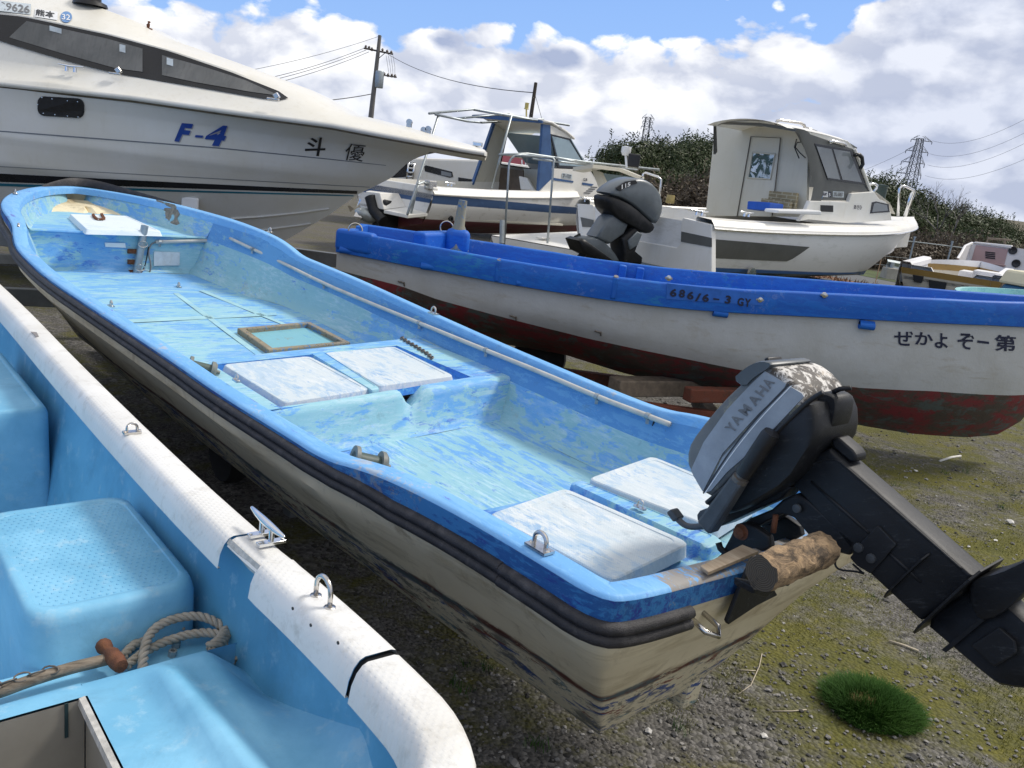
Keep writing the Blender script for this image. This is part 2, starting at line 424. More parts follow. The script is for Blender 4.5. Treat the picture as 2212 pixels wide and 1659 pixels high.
M['upper'] = stroke_paint('upper_wall_paint', (.13, .34, .62), (.09, .27, .57), (.24, .44, .51), .5, -PSI, (1, 4, 4), 5, .48, third_cov=.61, worn=(.40, .38, .33), worn_amt=.3)
M['hatch'] = stroke_paint('hatch_paint', (.56, .63, .67), (.40, .53, .66), (.22, .40, .64), .46, -PSI, (1, 2.4, 2.4), 5, .55, third_cov=.60, dots=1000, fine=.5, white=(.74, .76, .77), white_amt=.5)
M['groove'] = stroke_paint('groove_paint', (.06, .22, .66), (.085, .33, .77), (.2, .5, .7), .5, -PSI, (1, 3, 3), 6, .5)
M['plainhatch'] = stroke_paint('lid_paint', (.66, .74, .80), (.55, .66, .78), (.22, .46, .76), .35, -PSI + R(90), (1, 5, 5), 4, .5, third_cov=.66)
M['rubber'] = plain('black_rubber', (.022, .021, .024), .55, 0, .5, 25, .5, dirt=(.14, .13, .13), dirt_amt=.45)
M['steel'] = plain('stainless_steel', (.62, .60, .57), .25, 1, .12, 30, 0, dirt=(.25, .14, .08), dirt_amt=.5)
M['chrome'] = plain('polished_steel', (.75, .76, .77), .16, 1, .05, 20)
M['rust'] = plain('rusty_iron', (.16, .062, .032), .85, .1, .4, 30, .6, dirt=(.28, .12, .05), dirt_amt=.6)
M['galv'] = plain('galvanised_steel', (.36, .40, .42), .45, .7, .15, 18, 0, dirt=(.22, .17, .12), dirt_amt=.4)
M['pvc'] = plain('grey_plastic_pipe', (.52, .52, .49), .45, 0, .1, 14, 0, dirt=(.30, .27, .22), dirt_amt=.5)
M['cable'] = plain('grey_cable', (.20, .19, .19), .6)
M['black'] = plain('black_plastic', (.012, .012, .014), .45, 0, .3, 20)
M['whitepl'] = plain('white_plastic', (.78, .79, .80), .4, 0, .04, 8)
M['panel'] = plain('worn_plate', (.52, .58, .62), .6, 0, .18, 14, 0, dirt=(.40, .38, .33), dirt_amt=.6)
M['wood'] = plain('weathered_wood', (.20, .16, .12), .85, 0, .35, 20, .6)
M['tyre'] = plain('tyre_rubber', (.02, .02, .02), .8, 0, .3, 20, .3)
M['beam'] = plain('grey_painted_beam', (.15, .16, .165), .6, .2, .2, 9, .2, dirt=(.22, .13, .07), dirt_amt=.3)

# ------------------------------------------------------------------ ground
def ground_mat():
    m, t, b, co = newmat('gravel_and_moss')
    v1 = t.vor(co, 62, out='Color'); v1d = t.vor(co, 62)
    v2 = t.vor(co, 130, out='Color'); v2d = t.vor(co, 130)
    g1 = t.sep(v1)[0]; g2 = t.sep(v2)[1]
    st = t.mix(g1, (.042, .041, .039), (.235, .225, .21)); st2 = t.mix(g2, (.04, .038, .034), (.19, .18, .165))
    pick = t.ramp(t.noise(co, 5, 4), .42, .58)
    c = t.mix(pick, st, st2)
    c = t.mix(t.ramp(v1d, .0, .03), c, c)
    mo = t.math('ADD', t.math('MULTIPLY', t.noise(co, 1.1, 7, .66, .4), .62), t.math('MULTIPLY', t.noise(co, 7, 7, .7, off=(4, 4, 0)), .38))
    mo = t.math('ADD', mo, t.math('MULTIPLY', t.ramp(t.sep(co)[0], .2, 2.2), .050))
    x, y, z = t.sep(co)
    # more moss in the open strip behind the motor than under the boats
    mask = t.ramp(mo, .475, .585)
    moss = t.mix(t.noise(co, 3, 6, .65, off=(2, 9, 0)), (.050, .070, .012), (.235, .20, .028))
    moss = t.mix(t.math('MULTIPLY', t.ramp(t.noise(co, 60, 5, .7), .35, .7), .6), moss, (.028, .036, .008))
    far = t.ramp(y, 6, 16)
    c = t.mix(t.math('MULTIPLY', far, .75), c, t.mix(t.noise(co, .5, 6, .65), (.085, .078, .066), (.155, .14, .115)))
    c = t.mix(t.math('MULTIPLY', mask, t.math('SUBTRACT', .88, t.math('MULTIPLY', far, .55))), c, moss)
    h = t.math('SUBTRACT', t.math('MULTIPLY', g1, .6), t.math('MULTIPLY', v1d, 1.2))
    finish(t, b, c, .92, 0, t.bump(t.math('ADD', h, t.math('MULTIPLY', g2, .4)), .7, .012), .25)
    return m
M['ground'] = ground_mat()
g = MB()
def gz(x, y):
    z = .012 * mnoise.noise(Vector((x * .9, y * .9, 0)))
    return z
# near field finely cut, the rest reaching the horizon
xs = [-900, -300, -120, -60, -30, -16, -8] + [-6 + .4 * i for i in range(41)] + [12, 18, 30, 60, 120, 300, 900]
ys = [-60, -20, -8, -3] + [-1 + .4 * i for i in range(34)] + [14, 18, 24, 30, 60, 120, 300, 900, 1800]
rows = [[(x, y, gz(x, y) if -6 < x < 10 and -1 < y < 12 else 0) for x in xs] for y in ys]
g.loft(rows); ground = tag(g.build('ground', M['ground'], smooth=180), kind='structure')
# ================================================================== the worn blue skiff in the middle
FM = Frame(.721, 1.847, PSI)
GUN = [(0.02, .60, -.56, .905), (0.10, .655, -.60, .91), (0.45, .67, -.665, .912), (0.66, .695, -.69, .912), (0.80, .71, -.705, .90), (0.97, .72, -.72, .868), (1.2, .727, -.722, .869),
       (1.6, .757, -.742, .878), (2.0, .762, -.765, .886), (2.7, .80, -.81, .908), (3.4, .845, -.85, .936), (3.9, .835, -.84, .958), (4.08, .828, -.815, .972), (4.18, .82, -.78, 1.02), (4.3, .80, -.73, 1.068),
       (4.8, .765, -.70, 1.098), (5.3, .66, -.655, 1.105), (5.8, .50, -.58, 1.11), (6.3, .29, -.44, 1.11), (6.62, .08, -.28, 1.11)]
GS = smooth_tab(GUN, 1)
def gun(x): return itp(GS, x)
BOT = [(0.1, .34, .385), (0.2, .345, .38), (0.6, .41, .40), (1.3, .45, .405), (3.0, .45, .362), (3.9, .45, .40), (4.3, .45, .434), (4.7, .40, .50), (5.2, .31, .58), (5.7, .20, .70), (6.2, .10, .85), (6.6, .03, .99)]
def sole_z(x): return .60 if x < 1.8 else .60 + .029 * (x - 1.8)
skiff = thing('skiff', FM.w(3, 0, 0) * 1.0, 'long worn blue open skiff with white hatch lids, black rubber fender and cream hull', 'boat')
skiff.location.z = 0
# plan of the gunwale: port side from stern to bow, round the bow, back along starboard, across the transom
P = [Vector((x, y, z)) for x, y, _, z in GUN[2:]] + [Vector((6.745, -.09, 1.11))] + [Vector((x, y, z)) for x, _, y, z in reversed(GUN[2:])]
P += [Vector((.12, -.60, .90)), Vector((.0, -.52, .89)), Vector((.0, -.38, .88)), Vector((.0, -.18, .872)), Vector((.0, .1, .872)), Vector((.0, .30, .885)), Vector((-.0, .585, .905)), Vector((.03, .66, .91)), Vector((.2, .662, .912))]
path = chaikin(P, 2, True)
NP_ = len(path)
def inward(i, pth):
    a, b = pth[i - 1], pth[(i + 1) % len(pth)]; tg = Vector((b.x - a.x, b.y - a.y, 0)).normalized()
    return Vector((tg.y, -tg.x, 0)) * -1
# orientation: make sure the normals look inwards
cen = Vector((3, 0, 0)); sgn = 1 if inward(0, path).dot(cen - path[0]) > 0 else -1
inn = [inward(i, path) * sgn for i in range(NP_)]
def rimw(p): return (.066 if p.y > 0 else .054) if p.x > .15 else .066
def rim_rows():
    rows = []
    for p, n in zip(path, inn):
        w = rimw(p); w = w + (.035 * max(0, min(1, (p.x - 4.2) / .8)))
        prof = [(-.001, -.009), (.003, -.002), (.010, .001), (w - .009, .001), (w - .002, -.003), (w, -.010), (w + .002, -.05)]
        rows.append([FM.w(*(p + n * a + Vector((0, 0, b)))) for a, b in prof])
    rows.append(rows[0]); return rows
M['rimworn'] = stroke_paint('chipped_rim_paint', (.17, .40, .74), (.12, .30, .62), (.34, .27, .17), .5, -PSI, (1, 3, 3), 6, .5, worn=(.46, .42, .36), worn_amt=.95, third_cov=.50)
gw = MB().loft(rim_rows()).build('gunwale', [M['rim'], M['rimworn']], skiff, smooth=50)
for pl in gw.data.polygons:
    l_ = FM.l(pl.center + skiff.location)
    if l_.x < .12 and l_.y < .48: pl.material_index = 1
rows = []
for p, n in zip(path, inn):
    d_ = -.056 if p.x < .9 else -.05
    rows.append([FM.w(*(p + n * a + Vector((0, 0, b)))) for a, b in ((-.0035, -.0075), (-.0035, d_ * .5), (-.002, d_))])
rows.append(rows[0]); MB().loft(rows).build('gunwale_side', M['rimface'], skiff, smooth=60)
# black rubber fender below the rim: two ribs, from the port quarter forward round the bow to the starboard side, and a short piece round the stern corner
def fender(idx, name, sag=0):
    rows = []
    for i in idx:
        p, n = path[i], inn[i]
        raised = 0
        if p.x < .97: raised = .034 * min(1, (.97 - p.x) / .3)
        if p.x > 4.08: raised = .055 * min(1, (p.x - 4.08) / .25)
        zt = -.016 - raised
        prof = [(.004, 0), (-.008, .001), (-.017, -.004), (-.021, -.013), (-.017, -.022), (-.011, -.025), (-.018, -.029), (-.022, -.038), (-.018, -.047), (-.009, -.052), (.010, -.052)]
        rows.append([FM.w(*(p + n * a + Vector((0, 0, b + zt - sag)))) for a, b in prof])
    return MB().loft(rows, cap=True).build(name, M['rubber'], skiff, smooth=60)
port = [i for i in range(NP_) if path[i].y > -.1 and .25 < path[i].x < 6.2 and path[i].y > 0]
port.sort(key=lambda i: path[i].x)
fender(port, 'fender')
stern_c = [i for i in range(NP_) if path[i].y > .40 and path[i].x < .32]
# order them along the path
stern_c = sorted(stern_c, key=lambda i: (i - NP_ // 2) % NP_)
fender(stern_c, 'fender', .002)
star = sorted([i for i in range(NP_) if path[i].y < -.2 and path[i].x > .2], key=lambda i: path[i].x)
star = [i for i in star if path[i].y < 0]
fender(star, 'fender')
# loose strip of fender standing off the bow
bow = [(6.4, .20, 1.098), (6.62, .03, 1.125), (6.78, -.12, 1.14), (6.72, -.28, 1.135), (6.5, -.42, 1.11), (6.15, -.53, 1.095), (5.75, -.62, 1.09)]
bow = chaikin(bow, 2)
rows = []
for i, p in enumerate(bow):
    n = Vector((p.x - 5, p.y + .05, 0)).normalized(); k = math.sin(math.pi * i / (len(bow) - 1)) ** .5
    prof = [(-.01, -.02), (.015, -.025), (.03, .0), (.035, .03 * k), (.012, .036 * k + .004), (-.006, .02 * k)]
    rows.append([FM.w(*(p + n * a + Vector((0, 0, b)))) for a, b in prof])
MB().loft(rows, True, cap=True).build('bow_fender', M['rubber'], skiff, smooth=60)
# outer hull: from below the rim down to the bottom
def bot_of(p):
    yb, zb = itp(BOT, p.x)
    return yb, zb
rows = []
for p, n in zip(path, inn):
    yb, zb = bot_of(p); half = max(.02, abs(gun(p.x)[0] - gun(p.x)[1]) / 2); cy = (gun(max(p.x, .1))[0] + gun(max(p.x, .1))[1]) / 2
    f = max(-1, min(1, (p.y - cy) / half))
    if p.x < .15 or abs(f) < .5 and p.x < 1:   # transom
        f = max(-1, min(1, p.y / (.56 if p.y > 0 else .5)))
    xb = .2 if p.x < .2 else lerp(.2, .85, (p.x - .2) / .65) if p.x < .85 else p.x
    if p.x > 5.2: xb -= .35 * (p.x - 5.2) / 1.5
    b = Vector((xb, cy + f * yb, zb))
    if f < 0 and p.x < 1.2:            # the bottom climbs to the starboard quarter
        k_ = max(0, min(1, (1.2 - p.x) / .8)); b.z += .22 * k_ * f * f; b.y += .02 * k_ * f
    top = p + n * .004 + Vector((0, 0, -.05)); mid0 = p + n * .012 + Vector((0, 0, -.115))
    kn = mid0.lerp(b, .22) + Vector((0, 0, .018)); kn -= n * .012
    kn2 = mid0.lerp(b, .27) + n * .006
    bm_ = kn2.lerp(b, .6) - n * .008
    inner_b = Vector((lerp(b.x, 3.2, .05) if p.x < .6 else b.x, cy + f * yb * .55, b.z - .012))
    keel = Vector((max(b.x, .23), cy, b.z - .035))
    rows.append([FM.w(*q) for q in (top, mid0, kn, kn2, bm_, b, inner_b, keel)])
rows.append(rows[0])
CREAM = (.46, .42, .32)
def cream_mat():
    """stained cream side above a multi coloured flaking bottom"""
    m, t, b, co = newmat('stained_cream_hull')
    r_ = t.n.new('ShaderNodeMapping'); r_.inputs['Rotation'].default_value = (0, 0, -PSI); t.link(co, r_.inputs[0]); v = r_.outputs[0]
    z = t.sep(v)[2]
    n = t.noise(v, 2.0, 8, .66, .3); streak = t.noise(v, 4, 8, .7, .3, stretch=(2.2, 2.2, .35), off=(3, 1, 2)); horiz = t.noise(v, 3.2, 9, .72, .4, stretch=(.7, 1, 4.5), off=(1, 7, 3))
    fl = t.noise(v, 9, 10, .78, .4, stretch=(.8, 1, 2.2), off=(5, 5, 1)); fl2 = t.noise(v, 6, 10, .76, .5, stretch=(.7, 1, 2.8), off=(2, 8, 6)); spk = t.noise(v, 42, 7, .75, off=(8, 1, 1))
    c = t.mix(t.ramp(n, .35, .68), (.78, .69, .49), (.66, .57, .39))
    c = t.mix(t.math('MULTIPLY', t.ramp(horiz, .50, .66), .55), c, (.36, .28, .15))
    c = t.mix(t.math('MULTIPLY', t.ramp(streak, .56, .70), .6), c, (.22, .15, .07))
    zz = t.math('ADD', z, t.math('MULTIPLY', t.math('SUBTRACT', horiz, .5), .10))
    low = t.ramp(zz, .59, .55)                         # below the old waterline
    base = t.mix(t.ramp(fl, .53, .56), (.62, .55, .39), (.19, .18, .14))
    base = t.mix(t.ramp(fl2, .545, .57), base, (.035, .075, .22))
    base = t.mix(t.ramp(fl2, .405, .385), base, (.12, .20, .22))
    base = t.mix(t.math('MULTIPLY', t.ramp(spk, .56, .62), .5), base, (.06, .052, .045))
    base = t.mix(t.ramp(t.noise(v, 8, 9, .75, .4, stretch=(.7, 1, 3), off=(9, 3, 3)), .575, .60), base, (.17, .045, .03))
    c = t.mix(low, c, base)
    line = t.math('MULTIPLY', t.ramp(t.math('ABSOLUTE', t.math('SUBTRACT', zz, .575)), .020, .006), t.ramp(fl, .40, .46))
    c = t.mix(line, c, t.mix(t.ramp(fl2, .48, .52), (.10, .028, .022), (.07, .10, .11)))
    finish(t, b, c, .6, 0, t.bump(fl, .3, .008), .3); return m
M['hull_cream'] = cream_mat()
MB().loft(rows).build('hull', M['hull_cream'], skiff, smooth=32)
# inner liner: wall and sole (two cockpits), foredeck
def wall_y(x, side, dz):     # inner wall, leaning in a little towards the sole
    y = gun(x)[0 if side > 0 else 1]; ins = (.068 if side > 0 else .056) + .03 * max(0, min(1, (x - 4.2) / .8))
    return y - side * (ins + .36 * dz)
def liner(name, x0, x1, mat, n=24, ztop=None):
    for side, part in ((1, 0), (-1, 0), (1, 1), (-1, 1)):
        rows = []
        for i in range(n + 1):
            x = lerp(x0, x1, i / n); zt = gun(x)[2] - .035; zb = sole_z(x)
            ts = (0, .2, .36) if part else (.36, .5, .75, .88, .95, 1)
            row = []
            for f in ts:
                dz = (zt - lerp(zt, zb, f)); y = wall_y(x, side, dz)
                if f > .8: y -= side * .035 * ((f - .8) / .2) ** 2
                row.append(FM.w(x, y, lerp(zt, zb, f)))
            rows.append(row)
        MB().loft(rows).build('upper_liner' if part else name, M['upper'] if part else mat, skiff, smooth=60)
liner('side_liner', .16, 5.06, M['inner'], 60)
def floor_y(x, side): return wall_y(x, side, gun(x)[2] - .035 - sole_z(x)) - side * .034
def sole(name, x0, x1, mat, n=20):
    rows = []
    for i in range(n + 1):
        x = lerp(x0, x1, i / n); a, b = floor_y(x, 1), floor_y(x, -1)
        rows.append([FM.w(x, lerp(a, b, k / 12), sole_z(x) + .0015 * math.sin(x * 9 + k)) for k in range(13)])
    MB().loft(rows).build(name, mat, skiff, smooth=80)
sole('cockpit_floor', .6, 2.12, M['sole_aft']); sole('fore_floor', 2.6, 5.0, M['sole'])
# pale taped seams on the fore floor
M['seam'] = plain('pale_seam_paint', (.33, .57, .64), .5, 0, .12, 9, dirt=(.12, .40, .76), dirt_amt=.7)
sm = MB()
for quad in ([(275, 690), (283, 697), (598, 681), (597, 675)], [(374, 633), (386, 633), (575, 771), (560, 772)], [(430, 628), (440, 626), (632, 705), (622, 706)]):
    q = [FM.onz(p, .66) for p in quad]; q = [Vector((v.x, v.y, 0)) for v in q]
    # redo on the sloping floor
    out_ = []
    for p in quad:
        zz = .64
        for _ in range(12): v = FM.onz(p, zz); zz = sole_z(v.x) + .003
        out_.append(FM.w(v.x, v.y, zz))
    N = 14
    sm.loft([[out_[0].lerp(out_[3], k / N), out_[1].lerp(out_[2], k / N)] for k in range(N + 1)])
sm.build('floor_seam', M['seam'], skiff)
# foredeck and its bulkhead
XB = 5.05
rows = []
for i in range(25):
    x = lerp(XB, 6.66, i / 24); c_ = (gun(x)[0] + gun(x)[1]) / 2; a = wall_y(x, 1, .1); b = wall_y(x, -1, .1)
    if a < b: a = b = c_
    rows.append([FM.w(x, lerp(a, b, k / 10), lerp(.94, .955, i / 24)) for k in range(11)])
MB().loft(rows).build('foredeck', M['sole'], skiff, smooth=80)
for side in (1, -1):
    rows = []
    for i in range(31):
        x = lerp(XB - .02, 6.70, i / 30); zt = gun(x)[2] - .035; zb = .937 + .018 * i / 30
        c_ = (gun(x)[0] + gun(x)[1]) / 2
        row = []
        for f in (0, .5, .85, 1):
            y = wall_y(x, side, (zt - lerp(zt, zb, f)))
            if (y - c_) * side < 0: y = c_
            row.append(FM.w(x, y - side * .02 * max(0, f - .8) * 5, lerp(zt, zb, f)))
        rows.append(row)
    MB().loft(rows).build('bow_liner', M['inner'], skiff, smooth=60)
bk = MB(); ya, yb_ = wall_y(XB, 1, .1) + .01, wall_y(XB, -1, .1) - .01
rows = [[FM.w(XB + .02, lerp(ya, yb_, k / 8), .950) for k in range(9)], [FM.w(XB - .012, lerp(ya, yb_, k / 8), .949) for k in range(9)], [FM.w(XB - .016, lerp(ya, yb_, k / 8), .94) for k in range(9)],
        [FM.w(XB, lerp(ya, yb_, k / 8), .935) for k in range(9)], [FM.w(XB, lerp(ya, yb_, k / 8) * .88, .71) for k in range(9)], [FM.w(XB - .03, lerp(ya, yb_, k / 8) * .86, .69) for k in range(9)]]
bk.loft(rows).build('bulkhead', M['box'], skiff, smooth=60)

def slab(name, top, h, mat, parent, inset=.02, rad=.012, base_off=None, edge_r=.030, seg=4):
    """a moulded lid: rounded corners in plan, rolled top edge, sides flaring a little down; top = 4 corner points in frame coords"""
    T_ = [Vector(p) for p in top]
    # round corners
    pl = []
    n = 4
    for i in range(n):
        a, b, c_ = T_[i - 1], T_[i], T_[(i + 1) % n]
        u = (a - b).normalized() * edge_r; w = (c_ - b).normalized() * edge_r
        for k in range(seg + 1):
            f = k / seg; pl.append((b + u) * (1 - f) ** 2 + b * 2 * f * (1 - f) + (b + w) * f * f)
    cen_ = sum(T_, Vector()) / 4
    def ring(ins, dz):
        out_ = []
        for p in pl:
            d_ = (cen_ - p); d_.z = 0; d_.normalize()
            out_.append(FM.w(*(p + d_ * ins + Vector((0, 0, dz)))))
        return out_
    rows = [ring(-inset, -h), ring(-.002, -rad * 1.2), ring(.001, -rad * .4), ring(rad, 0), ring(.030, 0.0), ring(.033, -.0025)]
    mb_ = MB().loft(rows, True); mb_.poly(rows[-1])
    return mb_.build(name, mat, parent, smooth=28)
def FZ(px, z): return FM.onz(px, z)
# foredeck lid
ft = [FZ(q, .978) for q in ((151, 462), (274, 466), (347, 499), (186, 494))]
fl = slab('foredeck_hatch', ft, .034, M['plainhatch'], skiff, .022, .005, edge_r=.02)
# the locker across the middle: body, rim round the two lids, the lids, the bar between them
BX0, BX1 = 1.83, 2.56; BZ = .775; HZ = BZ + .008
def edge_line(pa, pb, z, off=0):
    a, b = FM.onz(pa, z), FM.onz(pb, z); return lambda y: a.x + (b.x - a.x) * (y - a.y) / (b.y - a.y) + off
EA, EF = edge_line((597, 887), (1061, 822), BZ), edge_line((440, 778), (866, 733), BZ)
RA, RF = edge_line((614, 869), (980, 811), HZ, -.035), edge_line((481, 787), (851, 748), HZ, .03)
RY0, RY1 = FM.onz((481, 787), HZ).y + .03, FM.onz((851, 748), HZ).y - .04
bx = MB()
YA, YB = wall_y(2.0, 1, .085) + .012, wall_y(2.0, -1, .085) - .012
rows = []
for dx, z in ((-.05, sole_z(1.8) + .001), (-.018, sole_z(1.8) + .03), (0, BZ - .03), (.008, BZ - .008), (.022, BZ), (None, BZ + .001)):
    dz_ = gun(1.85)[2] - .035 - z; a, b = wall_y(1.85, 1, dz_) + .008, wall_y(1.85, -1, dz_) - .008
    rr = []
    for k in range(41):
        y = lerp(a, b, k / 40); xx = (EA(y) + dx) if dx is not None else max(EA(y) + .03, RA(y)); zz = z
        d_ = abs(y - (-.10))
        if d_ < .07:             # drain notch in the after edge
            g_ = (1 + math.cos(math.pi * d_ / .07)) / 2
            if z > BZ - .05: zz = lerp(zz, BZ - .07, g_); xx += .02 * g_
        rr.append(FM.w(xx, y, zz))
    rows.append(rr)
bx.loft(rows)
def flat(mb_, f0, f1, y0, y1, z, n=8):
    mb_.loft([[FM.w(lerp(f0(lerp(y0, y1, j / n)), f1(lerp(y0, y1, j / n)), i / n), lerp(y0, y1, j / n), z) for j in range(n + 1)] for i in range(n + 1)])
flat(bx, RA, EF, YA, RY0, BZ + .001); flat(bx, RA, EF, RY1, YB, BZ + .001); flat(bx, RF, EF, RY0, RY1, BZ + .001)
bx.loft([[FM.w(EF(lerp(YA, YB, k / 8)) + dx, lerp(YA, YB, k / 8) * q, z) for k in range(9)] for dx, q, z in ((0, 1, BZ + .001), (.012, 1, BZ - .012), (.02, .92, sole_z(2.5)))])
bx.build('locker', M['box'], skiff, smooth=60)
gr = MB()
flat(gr, RA, RF, RY0, RY1, BZ - .03)
for (fa, y0, fb_, y1) in ((RA, RY0, RF, RY0), (RF, RY0, RF, RY1), (RF, RY1, RA, RY1), (RA, RY1, RA, RY0)):
    gr.add([FM.w(fa(y0), y0, BZ), FM.w(fb_(y1), y1, BZ), FM.w(fb_(y1), y1, BZ - .03), FM.w(fa(y0), y0, BZ - .03)], [(0, 1, 2, 3)])
gr.build('locker_recess', M['groove'], skiff, smooth=0)
def lidq(p): return [FZ(q, HZ) for q in p]
l1 = slab('locker_hatch', lidq([(481, 787), (668, 769), (801, 839), (614, 869)]), .026, M['hatch'], skiff, .010, .003)
l2 = slab('locker_hatch', lidq([(700, 762), (851, 748), (980, 811), (818, 833)]), .026, M['hatch'], skiff, .010, .003)
bar = slab('hatch_bar', [FZ(q, HZ + .004) for q in [(672, 763), (697, 758), (820, 838), (803, 842)]], .03, M['box'], skiff, .004, .006, edge_r=.012)
# stern lockers: two long lids either side of a raised spine, on a moulded base
SZ = .79
base = MB()
bs = 0
rows = []
for x, z in ((.80, sole_z(.8)), (.79, .63), (.78, .69), (.77, .72), (.75, .738), (.1, .738), (.05, .738)):
    dz_ = gun(max(x, .1))[2] - .035 - z; a, b = wall_y(max(x, .1), 1, dz_) + .008, wall_y(max(x, .1), -1, dz_) - .008
    rows.append([FM.w(x, lerp(a, b, k / 16), z) for k in range(17)])
base.loft(rows).build('stern_locker', M['box'], skiff, smooth=60)
s1 = slab('stern_hatch', [FZ(q, SZ) for q in [(1056, 1110), (1221, 1054), (1490, 1172), (1324, 1252)]], .036, M['hatch'], skiff, .007, .003)
s2 = slab('stern_hatch', [FZ(q, SZ) for q in [(1271, 1033), (1409, 985), (1640, 1080), (1545, 1140)]], .036, M['hatch'], skiff, .007, .003)
sp = [FZ(q, SZ - .012) for q in [(1230, 1042), (1250, 1034), (1565, 1165), (1530, 1182)]]
slab('locker_spine', sp, .07, M['box'], skiff, .006, .014, edge_r=.02)
tr = [FM.w(x, y, z) for x, y, z in ((.09, .56, .80), (.09, -.56, .80))]
rows = []
for dx, z in ((.16, .735), (.145, .79), (.13, .80), (.075, .80), (.06, .79), (.055, .73)):
    rows.append([FM.w(dx, lerp(.53, -.47, k / 10), z) for k in range(11)])
MB().loft(rows).build('transom_ledge', M['box'], skiff, smooth=60)
rows = [[FM.w(.06, lerp(.58, -.52, k / 10), itp([(-.6, .87), (-.3, .84), (.3, .84), (.6, .87)], lerp(.58, -.52, k / 10))[0]) for k in range(11)], [FM.w(.10, lerp(.5, -.46, k / 10), .72) for k in range(11)]]
MB().loft(rows).build('transom_liner', M['inner'], skiff)
# worn square frame of the fish well
fr = MB(); fz = None
FWq = []
for p in [(513, 708), (669, 694), (757, 739), (581, 756)]:
    zz = .63
    for _ in range(12): v = FM.onz(p, zz); zz = sole_z(v.x) + .03
    FWq.append(v)
M['frame'] = stroke_paint('peeling_frame_paint', (.26, .22, .15), (.06, .20, .42), (.08, .06, .04), .35, -PSI, (2, 4, 4), 8, .7, third_cov=.56, worn=(.36, .30, .2), worn_amt=.7)
ctr = sum(FWq, Vector()) / 4
inn4 = [p.lerp(ctr, .15) for p in FWq]
for i in range(4):
    a, b, c_, d_ = FWq[i], FWq[(i + 1) % 4], inn4[(i + 1) % 4], inn4[i]
    dz = Vector((0, 0, -.045)); e = .008
    up_ = [FM.w(*q) for q in (a, b, c_, d_)]; dn = [FM.w(*(q + dz)) for q in (a, b, c_, d_)]
    fr.add(up_ + dn, [(0, 1, 2, 3), (0, 4, 5, 1), (2, 6, 7, 3)])
fr.build('well_frame', M['frame'], skiff, smooth=0, bevel=.006)
M['well'] = stroke_paint('well_paint', (.19, .44, .52), (.12, .34, .55), (.25, .21, .13), .3, -PSI, (1, 3, 3), 6, .35, third_cov=.63)
MB().poly([FM.w(q.x, q.y, sole_z(q.x) + .004) for q in inn4]).build('well_lid', M['well'], skiff, smooth=0)
# conduit along the starboard side and across the bulkhead
cp = []
for p in [(497, 515), (545, 538), (598, 562), (700, 613), (800, 655), (906, 698), (1050, 757), (1170, 805), (1290, 857), (1400, 899), (1447, 917)]:
    v = FM.ony(p, -.68)
    for _ in range(8): v = FM.ony(p, wall_y(v.x, -1, max(0, gun(v.x)[2] - .035 - v.z)) + .024)
    cp.append(FM.w(*v))
MB().tube(chaikin(cp, 1), .0105, 10).build('conduit', M['pvc'], skiff, smooth=180)
q1, q2 = FM.onx((336, 523), XB - .016), FM.onx((491, 519), XB - .016)
MB().tube([FM.w(*q1), FM.w(*q2)], .0125, 10).build('conduit', M['pvc'], skiff, smooth=180)
def clip(k, tg, r, mt):
    MB().tube([k - tg * .009, k + tg * .009], r, 10).box(k - Vector((0, 0, r + .006)), (.012, .012, .02)).build('conduit_clip', M[mt], skiff)
for i in (1, 2, 3, 5, 6, 8, 9):
    clip(cp[i], (cp[i] - cp[i - 1]).normalized(), .0135, 'galv')
for px in ((345, 523), (463, 521)): clip(FM.w(*FM.onx(px, XB - .016)), FM.n, .0155, 'galv')
# cable loops
MB().tube(chaikin([FM.w(*FM.ony(p, -.66)) for p in [(1447, 917), (1465, 925), (1473, 945), (1460, 965), (1433, 970)]], 2), .0045, 6).build('cable', M['cable'], skiff, smooth=180)
MB().tube(chaikin([FM.w(*FM.ony(p, -.655)) for p in [(1413, 910), (1408, 925), (1402, 942), (1395, 965), (1390, 988)]], 2), .0035, 6).build('cord', M['black'], skiff, smooth=180)
MB().tube(chaikin([FM.w(*FM.onx(p, XB - .02)) for p in [(336, 523), (325, 528), (320, 545), (327, 575), (322, 593), (302, 599)]], 2), .005, 6).build('cable', M['cable'], skiff, smooth=180)
MB().tube(chaikin([FM.w(*FM.onx(p, XB - .022)) for p in [(321, 533), (318, 552), (312, 580), (300, 598)]], 2), .004, 6).build('cable', M['black'], skiff, smooth=180)
# steel mast socket on the bulkhead with its brackets
b0 = FM.onx((293, 600), XB - .035); b1 = FM.onx((313, 487), XB - .035)
ms = MB(); ax_ = FM.w(*b1) - FM.w(*b0)
ms.lathe(FM.w(*b0), ax_, [(.0, .0), (.024, .0), (.024, ax_.length), (.020, ax_.length), (.020, ax_.length - .1), (0, ax_.length - .1)], 16).build('mast_socket', M['galv'], skiff, smooth=40)
br = MB()
for px in ((290, 543), (290, 566), (292, 588)):
    v = FM.onx(px, XB - .012); br.box(FM.w(*v), (.016, .085, .03), (FM.h, FM.n, FM.k))
    for dy in (-.03, .03): br.lathe(FM.w(v.x - .008, v.y + dy, v.z), -FM.h, [(.0, 0), (.011, 0), (.011, .008), (0, .012)], 6)
br.build('socket_bracket', M['rust'], skiff, smooth=30)
for px in ((309, 528), (303, 579)):
    v = FM.onx(px, XB - .075); MB().tube([FM.w(v.x, v.y + .03 * math.cos(a), v.z + .02 * math.sin(a)) for a in [k * math.pi / 6 for k in range(12)]], .004, 6, True).build('shackle', M['steel'], skiff)
